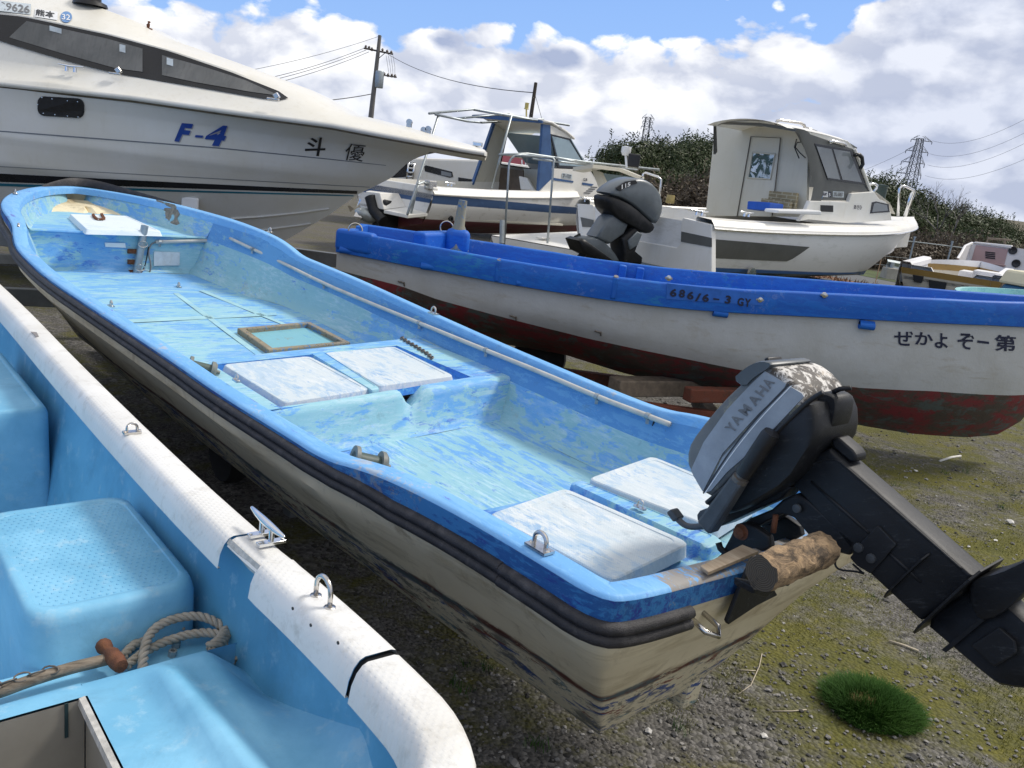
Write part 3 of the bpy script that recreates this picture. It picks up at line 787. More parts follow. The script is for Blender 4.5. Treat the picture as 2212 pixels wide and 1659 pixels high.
for q, mt in (([(226, 524), (270, 525), (271, 535), (227, 533)], 'whitepl'), ([(332, 543), (388, 545), (387, 573), (332, 574)], 'panel')):
    MB().prism([FM.w(*FM.onx(p, XB - .004)) for p in q], -FM.h * .006).build('plate', M[mt], skiff, smooth=0)
# U-bolts on plates along the gunwale and floor
def ubolt(px, z, size=.04, parent=None, along=None, plate=True, rusty=False, frame=FM, r=.005):
    v = frame.onz(px, z); c_ = frame.w(*v); ax_ = along or frame.h; sd = Vector((-ax_.y, ax_.x, 0))
    mb_ = MB()
    if plate: mb_.box(c_ + Vector((0, 0, .003)), (size * 1.7, size * .85, .006), (ax_, sd, FM.k))
    pts = [c_ + ax_ * (size * .5 * math.cos(a)) + Vector((0, 0, .006 + size * .35 + size * .5 * math.sin(a))) for a in [math.pi * k / 10 for k in range(11)]]
    pts = [c_ + ax_ * size * .5] + pts + [c_ - ax_ * size * .5]
    mb_.tube(pts, r, 8)
    if plate:
        for sx_ in (-.7, .7):
            mb_.lathe(c_ + ax_ * size * sx_ + Vector((0, 0, .006)), FM.k, [(0, 0), (.006, 0), (.004, .003), (0, .003)], 8)
    else:
        for sx_ in (-.5, .5): mb_.lathe(c_ + ax_ * size * sx_, FM.k, [(0, 0), (.012, 0), (.011, .004), (0, .004)], 10)
    return mb_.build('deck_eye', M['rust'] if rusty else M['steel'], parent, smooth=40)
ubolt((1165, 1186), .915, .036, skiff); ubolt((936, 678), .905, .036, skiff); ubolt((240, 662), .68, .03, skiff); ubolt((386, 620), .68, .026, skiff)
ubolt((511, 824), .89, .02, skiff, r=.003); ubolt((1382, 1097), .785, .02, skiff, plate=False, r=.003); ubolt((583, 502), 1.09, .03, skiff, r=.004)
ubolt((40, 490), 1.08, .012, skiff); ubolt((33, 419), 1.112, .03, skiff, r=.003)
# towing eye on the transom
v = FM.onx((1497, 1325), .02); MB().tube([FM.w(.015, v.y + .018, v.z), FM.w(-.03, v.y + .02, v.z - .012), FM.w(-.048, v.y - .004, v.z - .02), FM.w(-.03, v.y - .026, v.z - .012), FM.w(.015, v.y - .02, v.z + .004)], .006, 8).build('towing_eye', M['steel'], skiff, smooth=180)
# rope rollers set against the port side
M['roller'] = plain('grey_green_roller', (.055, .09, .08), .5, 0, .25, 14, dirt=(.2, .2, .17), dirt_amt=.5); M['rollerend'] = plain('grey_roller_flange', (.17, .18, .165), .5, 0, .2, 14)
for px, z, s in (((797, 1000), .79, .042), ((437, 796), .80, .036)):
    v = FM.onz(px, z); c_ = FM.w(*v); ax_ = (FM.n * -1 + FM.h * -.35 + FM.k * -.25).normalized()
    MB().lathe(c_ - ax_ * .05, ax_, [(0, 0), (s * .62, 0), (s * .62, .1), (0, .1)], 20).build('rope_roller', M['roller'], skiff, smooth=40)
    MB().lathe(c_ + ax_ * .03, ax_, [(s * .6, 0), (s, 0), (s, .012), (s * .8, .02), (s * .25, .02), (s * .2, .035), (0, .035)], 24).lathe(c_ - ax_ * .05, ax_, [(s * .6, 0), (s, 0), (s, .012), (s * .6, .014)], 24).build('roller_flange', M['rollerend'], skiff, smooth=40)
# hull drain fittings on the port side
for px in ((903, 1213), (348, 831)):
    v = FM.onsurf(px, lambda x, z: .57, .57); MB().lathe(FM.w(v.x, v.y - .02, v.z), FM.n * .9 - FM.k * .3, [(.0, 0), (.022, 0), (.022, .022), (.014, .024), (.012, .01), (0, .01)], 14).build('drain_fitting', M['steel'], skiff, smooth=40)
# keel skeg at the stern
MB().prism([FM.w(.17, -.03, .55), FM.w(.19, -.03, .33), FM.w(.6, -.03, .30), FM.w(.6, -.03, .5)], FM.n * .07).build('keel', M['hull_cream'], skiff, smooth=0, bevel=.012)
# patch of stripped fibreglass on the starboard bow
def fibre():
    m, t, b, co = newmat('bare_fibreglass')
    n = t.noise(co, 26, 8, .75); c = t.mix(t.ramp(n, .35, .7), (.30, .27, .22), (.09, .08, .065)); c = t.mix(t.ramp(t.noise(co, 9, 5), .6, .66), c, (.25, .50, .62))
    finish(t, b, c, .8, 0, t.bump(n, .5, .006)); return m
M['fibre'] = fibre()
pp = []
for p in [(337, 431), (352, 435), (378, 442), (384, 452), (388, 463), (382, 472), (388, 483), (378, 488), (370, 484), (363, 474), (352, 468), (347, 455), (340, 444)]:
    v = FM.ony(p, -.6)
    for _ in range(10): v = FM.ony(p, wall_y(v.x, -1, max(0, gun(v.x)[2] - .035 - v.z)) + .004)
    pp.append(FM.w(*v))
MB().poly(pp).build('bare_patch', M['fibre'], skiff, smooth=0)
# chain lying on the locker end, and one on the foredeck lid
def chain(name, pts, link, r, label, cat='chain', mat='rust'):
    P_ = [Vector(p) for p in pts]; mb_ = MB()
    # resample
    L_ = [0]
    for a, b in zip(P_, P_[1:]): L_.append(L_[-1] + (b - a).length)
    n = max(3, int(L_[-1] / (link * .72)))
    def at_(s_):
        for i in range(len(L_) - 1):
            if s_ <= L_[i + 1]: return P_[i].lerp(P_[i + 1], (s_ - L_[i]) / (L_[i + 1] - L_[i]))
        return P_[-1]
    for i in range(n):
        c_ = at_(L_[-1] * (i + .5) / n); a = at_(L_[-1] * max(0, i + .2) / n); b = at_(L_[-1] * min(n, i + .8) / n); tg = (b - a).normalized()
        sd = tg.cross(Vector((0, 0, 1))).normalized(); u = (sd + Vector((0, 0, 1 if i % 2 else -1)) * .8).normalized()
        mb_.tube([c_ + tg * (link * .5 * math.cos(q)) + u * (link * .27 * math.sin(q)) for q in [k * math.pi / 5 for k in range(10)]], r, 5, True)
    o = mb_.build(name, M[mat], None, smooth=180); return tag(o, label, cat)
M['chainm'] = plain('dull_chain', (.16, .145, .13), .45, .6, .3, 40, dirt=(.2, .1, .05), dirt_amt=.5)
chain('chain', [FM.w(*FM.onz(p, BZ + .008)) for p in [(867, 729), (880, 738), (898, 748), (912, 757), (925, 765), (934, 774)]], .03, .0036, 'small steel chain lying on the starboard end of the locker amidships', mat='chainm')
chain('chain', [FM.w(*FM.onz(p, .985)) for p in [(201, 463), (203, 468), (209, 473), (218, 474), (225, 472), (219, 462)]], .03, .004, 'rusty chain loop lying on the white foredeck lid at the far bow', mat='rust')
# ================================================================== the tilted outboard motor, the log that props it, the board
def weath_cowl():
    m, t, b, co = newmat('weathered_cowl')
    n = t.noise(co, 16, 9, .75, .4); n2 = t.noise(co, 5, 5, .6, off=(3, 1, 2)); n3 = t.noise(co, 60, 6, .7)
    c = t.mix(t.ramp(n2, .4, .62), (.135, .14, .142), (.085, .09, .094))
    lich = t.math('ADD', t.math('MULTIPLY', n, .6), t.math('MULTIPLY', n2, .4))
    c = t.mix(t.math('MULTIPLY', t.ramp(lich, .50, .57), t.ramp(n3, .35, .55)), c, (.30, .28, .19))
    c = t.mix(t.ramp(n, .66, .70), c, (.012, .012, .010))
    finish(t, b, c, .55, 0, t.bump(n, .2, .004)); return m
def peeled():
    m, t, b, co = newmat('peeled_white_paint')
    n = t.noise(co, 26, 9, .78, .5, stretch=(1, 1, 1)); n2 = t.noise(co, 7, 5, .6, off=(1, 1, 4))
    q = t.math('ADD', t.math('MULTIPLY', n, .6), t.math('MULTIPLY', n2, .4))
    c = t.mix(t.ramp(q, .49, .53), (.62, .60, .57), (.05, .042, .035))
    c = t.mix(t.ramp(t.noise(co, 40, 6, .7), .6, .66), c, (.42, .36, .29))
    finish(t, b, c, .6, 0, t.bump(q, .35, .004)); return m
M['cowl'] = weath_cowl(); M['peeled'] = peeled()
M['sticker'] = plain('faded_silver_decal', (.27, .30, .34), .42, 0, .22, 9, 0, dirt=(.13, .14, .16), dirt_amt=.6)
M['decalgrey'] = plain('faded_grey_letters', (.15, .155, .165), .5, 0, .35, 30)
M['darkline'] = plain('dark_pinstripe', (.03, .032, .04), .5)
M['motorblack'] = plain('black_motor_paint', (.0085, .0095, .012), .48, 0, .5, 26, .35, .3, dirt=(.07, .073, .076), dirt_amt=.4)
def scuffed():
    m, t, b, co = newmat('scuffed_black_paint')
    r_ = t.n.new('ShaderNodeMapping'); r_.inputs['Rotation'].default_value = (0, R(35), R(40)); t.link(co, r_.inputs[0]); v = r_.outputs[0]
    n = t.noise(v, 5, 7, .65, .3); sc = t.noise(v, 34, 8, .8, .2, stretch=(.5, 2, 2)); sp = t.noise(v, 110, 4, .7); dr = t.noise(v, 9, 8, .75, .4, off=(3, 1, 6))
    c = t.mix(t.ramp(n, .35, .68), (.0075, .0085, .011), (.014, .0155, .019))
    c = t.mix(t.math('MULTIPLY', t.math('MULTIPLY', t.ramp(sc, .54, .68), t.ramp(dr, .42, .62)), .8), c, (.075, .08, .085))
    c = t.mix(t.math('MULTIPLY', t.ramp(sp, .68, .74), .6), c, (.16, .165, .16)); c = t.mix(t.math('MULTIPLY', t.ramp(dr, .62, .72), .5), c, (.06, .05, .042))
    finish(t, b, c, t.math('ADD', .36, t.math('MULTIPLY', dr, .3)), 0, t.bump(sc, .25, .003), .35); return m
M['motorblack'] = scuffed()
M['motorgrey'] = plain('worn_grey_paint', (.055, .062, .07), .45, 0, .25, 18, .2, dirt=(.035, .035, .04), dirt_amt=.5)
M['capgrey'] = plain('slate_cap', (.075, .088, .10), .4, 0, .15, 10)
NEAR, FAR_ = .112, -.075
def mz(px, y=NEAR): v = FM.ony(px, y); return (v.x, v.z)
def pillow(mb_, pts, rings, m=0, n=2, y=NEAR):
    """side outline (pixels seen on the plane y) swept across the motor: rings = [(y, scale)...]"""
    P_ = [Vector((*mz(p, y), 0)) for p in pts]; P_ = chaikin(P_, n, True) if n else P_
    c_ = sum(P_, Vector()) / len(P_)
    rows = [[FM.w(*( (c_ + (p - c_) * s_).x, yy, (c_ + (p - c_) * s_).y)) for p in P_] for yy, s_ in rings]
    mb_.loft(rows, True, m, True)
    return mb_
motor = thing('outboard_motor', FM.w(0, 0, .9), 'weathered outboard motor tilted up on the stern of the worn blue skiff', 'outboard motor')
RNG = [(NEAR + .004, .90), (NEAR, .965), (NEAR - .016, 1.0), (FAR_ + .01, 1.0), (FAR_ - .014, .95), (FAR_ - .02, .86)]
cowl_pts = [(1484, 1016), (1527, 1083), (1560, 1056), (1664, 942), (1740, 880), (1733, 846), (1696, 804), (1664, 790), (1642, 795), (1608, 822), (1560, 868), (1505, 935), (1483, 972)]
mb_ = pillow(MB(), cowl_pts, RNG, 0, 1)
cw = mb_.build('cowl', [M['cowl'], M['peeled']], motor, smooth=55, bevel=0)
# the after face of the cowl is bleached white where the paint has peeled
aft = FM.w(*FM.ony((1700, 830), 0)) - FM.w(*FM.ony((1560, 960), 0))
aft.normalize()
upv = FM.dir((.62, 0, .78))
for pl in cw.data.polygons:
    c_ = pl.center + motor.location; l_ = FM.l(c_); px_ = project(c_)
    nn = pl.normal
    if nn.dot(FM.dir((-.62, 0, .78))) > .30 and px_[0] > 1648: pl.material_index = 1
# dark cap with a slot over the after upper corner
cap = pillow(MB(), [(1586, 818), (1612, 838), (1632, 816), (1664, 796), (1676, 784), (1652, 778), (1628, 785), (1606, 800)], [(NEAR + .010, .93), (NEAR + .004, 1.0), (FAR_ + .03, .97), (FAR_ + .02, .9)], 0, 1)
cap.build('cowl_cap', M['capgrey'], motor, smooth=50)
MB().box(FM.w(*FM.ony((1676, 793), .0)), (.05, .06, .012), (FM.dir((-.55, 0, -.83)).normalized(), FM.n, FM.dir((-.83, 0, .55)).normalized())).build('cap_slot', M['black'], motor, bevel=.003)
YS = NEAR + .0065
def side(p, y=YS): return FM.w(*FM.ony(p, y))
def sidepoly(pts, y=YS, n=0):
    P_ = [side(p, y) for p in pts]; return chaikin(P_, n, True) if n else P_
st1 = [(1652, 802), (1698, 829), (1690, 845), (1640, 892), (1560, 980), (1518, 1062), (1506, 1042), (1492, 1016), (1520, 955), (1570, 885), (1620, 832)]
MB().prism(sidepoly(st1), FM.n * -.004).build('side_decal', M['sticker'], motor, smooth=0)
st2 = [(1705, 834), (1732, 850), (1736, 857), (1722, 872), (1672, 925), (1610, 985), (1570, 1020), (1536, 1060), (1524, 1064), (1560, 988), (1640, 900)]
MB().prism(sidepoly(st2, YS + .0004), FM.n * -.004).build('side_decal', M['sticker'], motor, smooth=0)
for off, wd, nm in ((0, 2.6, 'darkline'), (5.5, 1.4, 'whitepl')):
    ln = [(1704 + off, 830 + off * .6), (1640 + off, 896 + off * .6), (1575 + off, 976 + off * .6), (1519 + off * .6, 1066)]
    ln = chaikin([Vector((*p, 0)) for p in ln], 2)
    MB().loft([[side((p.x - wd / 2, p.y - wd / 2), YS + .0012), side((p.x + wd / 2, p.y + wd / 2), YS + .0012)] for p in ln]).build('pinstripe', M[nm], motor, smooth=0)
# lettering runs up along the cowl, letter by letter along its curve
let = [('Y', (1574, 934), (1593, 912)), ('A', (1584, 918), (1606, 893)), ('M', (1603, 897), (1625, 873)), ('A', (1622, 876), (1645, 850)), ('H', (1639, 856), (1660, 832)), ('A', (1654, 838), (1673, 815))]
for ch, a, b in let:
    a = Vector((*a, 0)); b = Vector((*b, 0)); up_ = Vector((-(b - a).y, (b - a).x, 0)).normalized() * -21 * (.9 if ch != 'Y' else .85)
    up_ = Vector((-19.0, -12.5, 0)); a, b = a.lerp(b, .10), a.lerp(b, .86)
    o0 = Vector((8, 5, 0))
    lettering('cowl_letter', ch, [side((q.x, q.y), YS) for q in (a + o0, b + o0 - Vector((3, -3, 0)), b + o0 + up_ - Vector((3, -3, 0)), a + o0 + up_)], .0016, M['decalgrey'], motor, bold=.03)
# power figures on the white after face
q = [FM.w(*FM.onsurf(p, lambda x, z: 0, 0)) for p in ((1712, 797), (1748, 815), (1758, 807), (1724, 790))]
# lower pan
pan = [(1527, 1086), (1580, 1042), (1664, 948), (1718, 896), (1738, 868), (1764, 874), (1768, 946), (1744, 982), (1708, 1038), (1640, 1080), (1575, 1114), (1545, 1106)]
pillow(MB(), pan, [(NEAR + .012, .93), (NEAR + .006, .985), (NEAR - .02, 1.0), (FAR_ + .01, 1.0), (FAR_ - .006, .95), (FAR_ - .01, .85)], 0, 1).build('lower_pan', M['motorblack'], motor, smooth=50)
rimp = [(1527, 1086), (1580, 1042), (1664, 948), (1720, 892), (1752, 862), (1778, 848)]
MB().tube(chaikin([side(p, NEAR + .010) for p in rimp], 2), .006, 8).build('rubber_seal', M['black'], motor, smooth=180)
# latch at the after end
la = [(1770, 846), (1794, 850), (1810, 862), (1804, 905), (1792, 938), (1772, 930), (1758, 884)]
pillow(MB(), la, [(.055, .9), (.05, 1), (-.02, 1), (-.03, .9)], 0, 1, .05).build('rear_latch', M['motorblack'], motor, smooth=50)
MB().tube([FM.w(*FM.ony(p, .03)) for p in ((1800, 847), (1815, 840), (1838, 838))], .006, 6).build('latch_lever', M['motorblack'], motor, smooth=180)
# leg
leg = [(1712, 1046), (1762, 982), (1790, 968), (1833, 1006), (1970, 1126), (2106, 1246), (2080, 1286), (1990, 1342), (1934, 1290), (1880, 1240), (1790, 1130)]
LN, LF = .048, -.022
pillow(MB(), leg, [(LN + .004, .94), (LN, .985), (LN - .012, 1.0), (LF + .012, 1.0), (LF, .97), (LF - .003, .9)], 0, 0, LN).build('leg', M['motorblack'], motor, smooth=50, bevel=.012, seg=4)
low = [(1985, 1338), (2085, 1278), (2118, 1242), (2190, 1312), (2290, 1400), (2330, 1452), (2270, 1495), (2168, 1486), (2140, 1470), (2060, 1402)]
pillow(MB(), low, [(LN - .004, .9), (LN - .012, .97), (LN - .03, 1.0), (LF + .02, 1.0), (LF + .004, .95)], 0, 1, LN - .01).build('gearcase', M['motorblack'], motor, smooth=50)
def plate(pts, y0, y1, th, name='splash_plate'):
    """flat plate across the leg along a line seen on its near side"""
    a, b = [Vector((*mz(p, LN), 0)) for p in pts]; d_ = (b - a).normalized(); nn = Vector((-d_.y, d_.x, 0)) * th
    rows = []
    for f, wy in ((0, .55), (.15, .9), (.5, 1), (.9, 1), (1, .75)):
        p = a.lerp(b, f); c_ = (y0 + y1) / 2; h_ = (y1 - y0) / 2 * wy
        rows.append([FM.w(p.x, c_ + h_, p.y), FM.w(p.x + nn.x, c_ + h_, p.y + nn.y), FM.w(p.x + nn.x, c_ - h_, p.y + nn.y), FM.w(p.x, c_ - h_, p.y)])
    return MB().loft(rows, True, cap=True).build(name, M['motorblack'], motor, smooth=0, bevel=.001)
plate([(1906, 1290), (2010, 1192)], -.05, .072, .004)
plate([(1974, 1364), (2125, 1226)], -.07, .09, .005)
# cavitation plate flaring out and aft
pts = [(2096, 1262), (2112, 1246), (2160, 1236), (2212, 1212), (2290, 1172), (2330, 1165), (2330, 1185), (2250, 1240), (2200, 1296), (2160, 1330), (2120, 1340), (2100, 1300)]
pillow(MB(), pts, [(LN + .012, .94), (LN + .008, 1), (LF, 1), (LF - .01, .94)], 0, 1, LN).build('cavitation_plate', M['motorblack'], motor, smooth=50)
pts = [(2036, 1402), (2162, 1300), (2168, 1306), (2046, 1408)]
pillow(MB(), pts, [(LN + .006, 1), (LF - .01, 1)], 0, 0, LN).build('gearcase_seam', M['motorblack'], motor, smooth=0)
for a_, b_ in (((1752, 1040), (1900, 1172)), ((1905, 1180), (1990, 1258))):
    A2, B2_ = FM.w(*FM.ony(a_, LN + .004)), FM.w(*FM.ony(b_, LN + .004)); MB().tube([A2, A2.lerp(B2_, .5), B2_], [.003, .0045, .003], 8).build('cast_rib', M['motorblack'], motor, smooth=180)
P_ = [FM.w(*FM.ony(p, LN + .003)) for p in ((1745, 1006), (1800, 985), (1842, 1022), (1990, 1152), (2078, 1230))]
MB().tube(chaikin(P_, 2), .0028, 6).build('casting_seam', M['motorblack'], motor, smooth=180)
MB().prism([FM.w(*FM.ony(p, LN + .002)) for p in ((2098, 1392), (2160, 1352), (2196, 1384), (2200, 1410), (2150, 1440))], FM.n * .008).build('water_intake', M['motorblack'], motor, smooth=0, bevel=.004)
# exhaust snout, cover plate with bolts on the leg
MB().prism([FM.w(*FM.ony(p, LN + .012)) for p in [(1861, 1170), (1893, 1136), (1898, 1137), (1936, 1176), (1906, 1212), (1880, 1240), (1850, 1222), (1835, 1205)]], FM.n * -.02).build('cover_plate', M['motorblack'], motor, smooth=0, bevel=.003)
for p in ((1855, 1183), (1882, 1206), (1722, 1098)):
    MB().lathe(FM.w(*FM.ony(p, LN + .012)), FM.n, [(0, 0), (.011, 0), (.010, .005), (.006, .006), (0, .006)], 14).build('bolt', M['motorgrey'], motor, smooth=40)
ex = [(1797, 950), (1812, 943), (1845, 972), (1853, 985), (1850, 998), (1838, 998), (1800, 966)]
pillow(MB(), ex, [(.035, .92), (.03, 1), (-.01, 1), (-.015, .92)], 0, 0, .03).build('exhaust_snout', M['motorblack'], motor, smooth=40, bevel=.004)
# swivel bracket and steering arm under the cowl
sw = [(1596, 1140), (1620, 1120), (1668, 1100), (1690, 1080), (1720, 1066), (1750, 1084), (1812, 1140), (1852, 1172), (1836, 1200), (1800, 1190), (1776, 1194), (1752, 1176), (1756, 1166), (1716, 1118), (1692, 1110), (1656, 1126), (1620, 1148), (1604, 1152)]
pillow(MB(), sw, [(.052, .98), (.048, 1), (.03, 1), (.024, .98)], 0, 0, .05).build('swivel_bracket', M['motorblack'], motor, smooth=30, bevel=.004)
pillow(MB(), sw, [(-.03, .98), (-.034, 1), (-.05, 1), (-.055, .98)], 0, 0, .05).build('swivel_bracket', M['motorblack'], motor, smooth=30, bevel=.004)
arm = [(1524, 1122), (1560, 1104), (1640, 1070), (1700, 1048), (1712, 1052), (1690, 1076), (1640, 1098), (1560, 1136), (1530, 1140)]
pillow(MB(), arm, [(.045, .95), (.04, 1), (-.02, 1), (-.025, .95)], 0, 0, .04).build('steering_arm', M['motorblack'], motor, smooth=40, bevel=.006)
# clamp bracket on the transom with its screw
cb = [(1560, 1196), (1580, 1160), (1592, 1132), (1610, 1128), (1640, 1140), (1664, 1158), (1668, 1180), (1650, 1190), (1640, 1210), (1600, 1214), (1566, 1216), (1548, 1206)]
for yy in (.075, -.06):
    pillow(MB(), cb, [(yy + .012, .95), (yy + .008, 1), (yy - .008, 1), (yy - .012, .95)], 0, 0, .08).build('clamp_bracket', M['motorblack'], motor, smooth=30, bevel=.004)
v = FM.ony((1599, 1150), .09); MB().lathe(FM.w(v.x, .075, v.z), FM.n, [(0, 0), (.02, 0), (.02, .012), (.014, .014), (.014, .024), (.008, .026), (0, .03)], 18).build('clamp_pivot', M['rust'], motor, smooth=40)
MB().tube([FM.w(*FM.ony(p, .09)) for p in ((1552, 1172), (1556, 1184), (1574, 1202))], .008, 8).build('clamp_screw', M['motorblack'], motor, smooth=180)
MB().tube([FM.w(*FM.ony(p, .06)) for p in ((1676, 1112), (1670, 1150))], .007, 8).build('tilt_rod', M['rust'], motor, smooth=180)
# lower part of the clamp hanging outside the transom
lowb = [(1600, 1225), (1640, 1270), (1672, 1262), (1690, 1240), (1712, 1262), (1700, 1290), (1660, 1290), (1626, 1282), (1580, 1320), (1563, 1345), (1570, 1320), (1590, 1260)]
v0 = FM.onx((1600, 1225), -.012)
MB().prism([FM.w(*FM.onx(p, -.012)) for p in [(1609, 1226), (1652, 1246), (1672, 1282), (1628, 1304), (1566, 1345), (1563, 1338), (1590, 1270)]], FM.h * -.01).build('clamp_plate', M['motorblack'], motor, smooth=0, bevel=.002)
MB().prism([FM.w(*FM.onx(p, -.10)) for p in [(1630, 1268), (1664, 1275), (1674, 1262), (1672, 1280), (1658, 1292), (1628, 1284)]], FM.h * .05).build('clamp_foot', M['motorblack'], motor, smooth=0, bevel=.004)
MB().prism([FM.w(*FM.onx(p, -.10)) for p in [(1683, 1262), (1718, 1205), (1722, 1210), (1712, 1256), (1704, 1268)]], FM.h * .04).build('clamp_foot', M['motorblack'], motor, smooth=0, bevel=.004)
# tiller folded up along the port side: grey arm, black grip
YT = .155
a, b, c_ = FM.w(*FM.ony((1527, 1140), YT)), FM.w(*FM.ony((1598, 1036), YT)), FM.w(*FM.ony((1661, 948), YT))
tdir = (b - a).normalized(); tsd = FM.n; tup = tdir.cross(tsd).normalized()
rows = []
for f, w_, h_ in ((0, .040, .036), (.06, .046, .040), (.5, .042, .036), (1, .036, .032)):
    p = a.lerp(b, f); rows.append([p + tsd * w_ * i * .45 + tup * h_ * j * .55 for i, j in ((-1, -1), (1, -1), (1, 1), (-1, 1))])
MB().loft(rows, True, cap=True).build('tiller_arm', M['motorgrey'], motor, smooth=0, bevel=.007)
MB().lathe(b, tdir, [(0, -.004), (.019, -.004), (.019, .006), (.0145, .008), (.0145, .016), (0, .016)], 16).build('tiller_collar', M['chainm'], motor, smooth=40)
L_ = (c_ - b).length
MB().lathe(b + tdir * .016, tdir, [(0, 0), (.0185, 0), (.0195, .01), (.0205, L_ * .5), (.021, L_ - .012), (.018, L_), (0, L_ + .002)], 20).build('tiller_grip', M['black'], motor, smooth=50)
# shift lever reaching over the lid
sl = chaikin([FM.w(*FM.ony(p, .14)) for p in ((1458, 1112), (1466, 1124), (1484, 1138), (1510, 1138), (1530, 1134))], 2)
MB().tube(sl, .008, 8).build('shift_lever', M['motorgrey'], motor, smooth=180)
v = FM.w(*FM.ony((1459, 1112), .14)); MB().box(v, (.03, .03, .02), (FM.dir((.7, .2, .6)).normalized(), FM.n, FM.dir((-.6, 0, .7)).normalized())).build('shift_knob', M['motorgrey'], motor, smooth=0, bevel=.005)
pillow(MB(), [(1504, 1106), (1530, 1096), (1536, 1104), (1528, 1130), (1506, 1130)], [(.12, .9), (.115, 1), (.07, 1), (.06, .9)], 0, 1, .12).build('shift_housing', M['motorgrey'], motor, smooth=50)
MB().tube(chaikin([FM.w(*FM.ony(p, .03)) for p in ((1790, 1195), (1806, 1206), (1803, 1222), (1815, 1232), (1850, 1234), (1868, 1240), (1862, 1236), (1842, 1218))], 2), .0025, 5).build('loose_wire', M['black'], motor, smooth=180)
# hp figures on the after face, laid on the curved cowl
fn = FM.dir((-.62, 0, .78)).normalized()
for s_, quad in (('40', [(1712, 805), (1741, 822), (1752, 812), (1723, 796)]),):
    Q = [FM.w(*FM.ony(p, .0)) for p in quad]
    cpt = [c for c in cw.data.polygons]
log = MB()
e0 = FM.onx((1645, 1238), -.11); e1 = Vector((e0.x - .005, e0.y - .235, e0.z + .004))
A_, B_ = FM.w(*e0), FM.w(*e1); axl = (B_ - A_).normalized(); u = FM.k - axl * axl.z; u.normalize(); w = axl.cross(u)
rows = []
for i in range(33):
    f = i / 32; p = A_.lerp(B_, f); row = []
    for k in range(28):
        a = 2 * math.pi * k / 28; r_ = .0375 + .0035 * mnoise.noise(Vector((math.cos(a) * 2, math.sin(a) * 2, f * 5))) + .0045 * mnoise.noise(Vector((math.cos(a) * 7, math.sin(a) * 7, f * 14)))
        if abs(a - 1.2) < .5: r_ -= .004
        row.append(p + (u * math.sin(a) + w * math.cos(a)) * r_)
    rows.append(row)
log.loft(rows, True)
log.add(rows[0], [list(range(28))], 1); log.add(rows[-1], [list(range(28))[::-1]], 1)
def bark():
    m, t, b, co = newmat('peeling_bark')
    n = t.noise(co, 20, 9, .75, .5, stretch=(1, 1, 1.6)); n2 = t.noise(co, 46, 7, .7)
    c = t.mix(t.ramp(n, .40, .56), (.075, .055, .038), (.42, .29, .17)); c = t.mix(t.ramp(n, .62, .66), c, (.46, .30, .15)); c = t.mix(t.math('MULTIPLY', t.ramp(n2, .5, .7), .5), c, (.10, .08, .06))
    finish(t, b, c, .9, 0, t.bump(n, .9, .012)); return m
def endgrain():
    m, t, b, co = newmat('end_grain')
    ctr_ = FM.w(*e0)
    vm = t.n.new('ShaderNodeVectorMath'); vm.operation = 'DISTANCE'; t.link(co, vm.inputs[0]); vm.inputs[1].default_value = (0, 0, 0)
    n = t.noise(co, 30, 5, .7); r_ = t.math('ADD', vm.outputs['Value'], t.math('MULTIPLY', n, .004))
    ring = t.math('SINE', t.math('MULTIPLY', r_, 1500))
    c = t.mix(t.ramp(ring, -.6, .9), (.10, .082, .06), (.055, .044, .033)); c = t.mix(t.ramp(n, .62, .7), c, (.02, .017, .014))
    finish(t, b, c, .9, 0, t.bump(ring, .3, .002)); return m
M['bark'] = bark(); M['endgrain'] = endgrain()
lo = log.build('log', [M['bark'], M['endgrain']], None, smooth=40)
lo.data.transform(Matrix.Translation(-A_)); lo.location = A_
tag(lo, 'short round log with peeling bark wedged under the tilted motor', 'log')
bd = [FM.onz(p, .905) for p in [(1513, 1222), (1604, 1176), (1640, 1190), (1530, 1236)]]
def ply():
    m, t, b, co = newmat('old_plywood'); n = t.noise(co, 7, 8, .7, .2, stretch=(1, 6, 6), rot=-PSI)
    finish(t, b, t.mix(t.ramp(n, .35, .65), (.24, .18, .12), (.40, .33, .25)), .85, 0, t.bump(n, .3, .004)); return m
M['ply'] = ply()
tag(MB().prism([FM.w(*p) for p in bd], FM.k * -.008).build('board', M['ply'], None, smooth=0, bevel=.002), 'thin plywood board lying on the stern of the skiff next to the log', 'board')
# ================================================================== the pale blue boat in the foreground
FB = Frame(-.5, .585, R(131.7))
def fadeblue(name, a, b_, dots=False):
    m, t, b, co = newmat(name)
    n = t.noise(co, 2.2, 7, .62, .3); n2 = t.noise(co, 14, 7, .7, off=(3, 1, 1))
    c = t.mix(t.ramp(n, .40, .60), tuple(x * .88 for x in a), b_)
    c = t.mix(t.math('MULTIPLY', t.ramp(n2, .56, .66), .45), c, (.40, .60, .72)); c = t.mix(t.math('MULTIPLY', t.ramp(t.noise(co, 4, 9, .74, .5, off=(2, 6, 3)), .55, .70), .4), c, (.085, .22, .34))
    c = t.mix(t.math('MULTIPLY', t.ramp(t.noise(co, 30, 6, .7, off=(7, 7, 1)), .70, .73), .8), c, (.10, .15, .17))
    scr = t.noise(co, 9, 6, .7, 1.5, stretch=(1, 1, 1), off=(1, 5, 2))
    c = t.mix(t.math('MULTIPLY', t.ramp(t.math('ABSOLUTE', t.math('SUBTRACT', scr, .5)), .004, .0), .25), c, (.12, .22, .30))
    finish(t, b, c, t.math('ADD', .36, t.math('MULTIPLY', n2, .25)), 0, t.bump(t.noise(co, 5, 5, .6), .25, .012)); return m
M['fore_blue'] = fadeblue('faded_pale_blue', (.105, .37, .60), (.155, .45, .68))
M['fore_deck'] = fadeblue('pale_blue_deck', (.165, .465, .71), (.245, .555, .78))
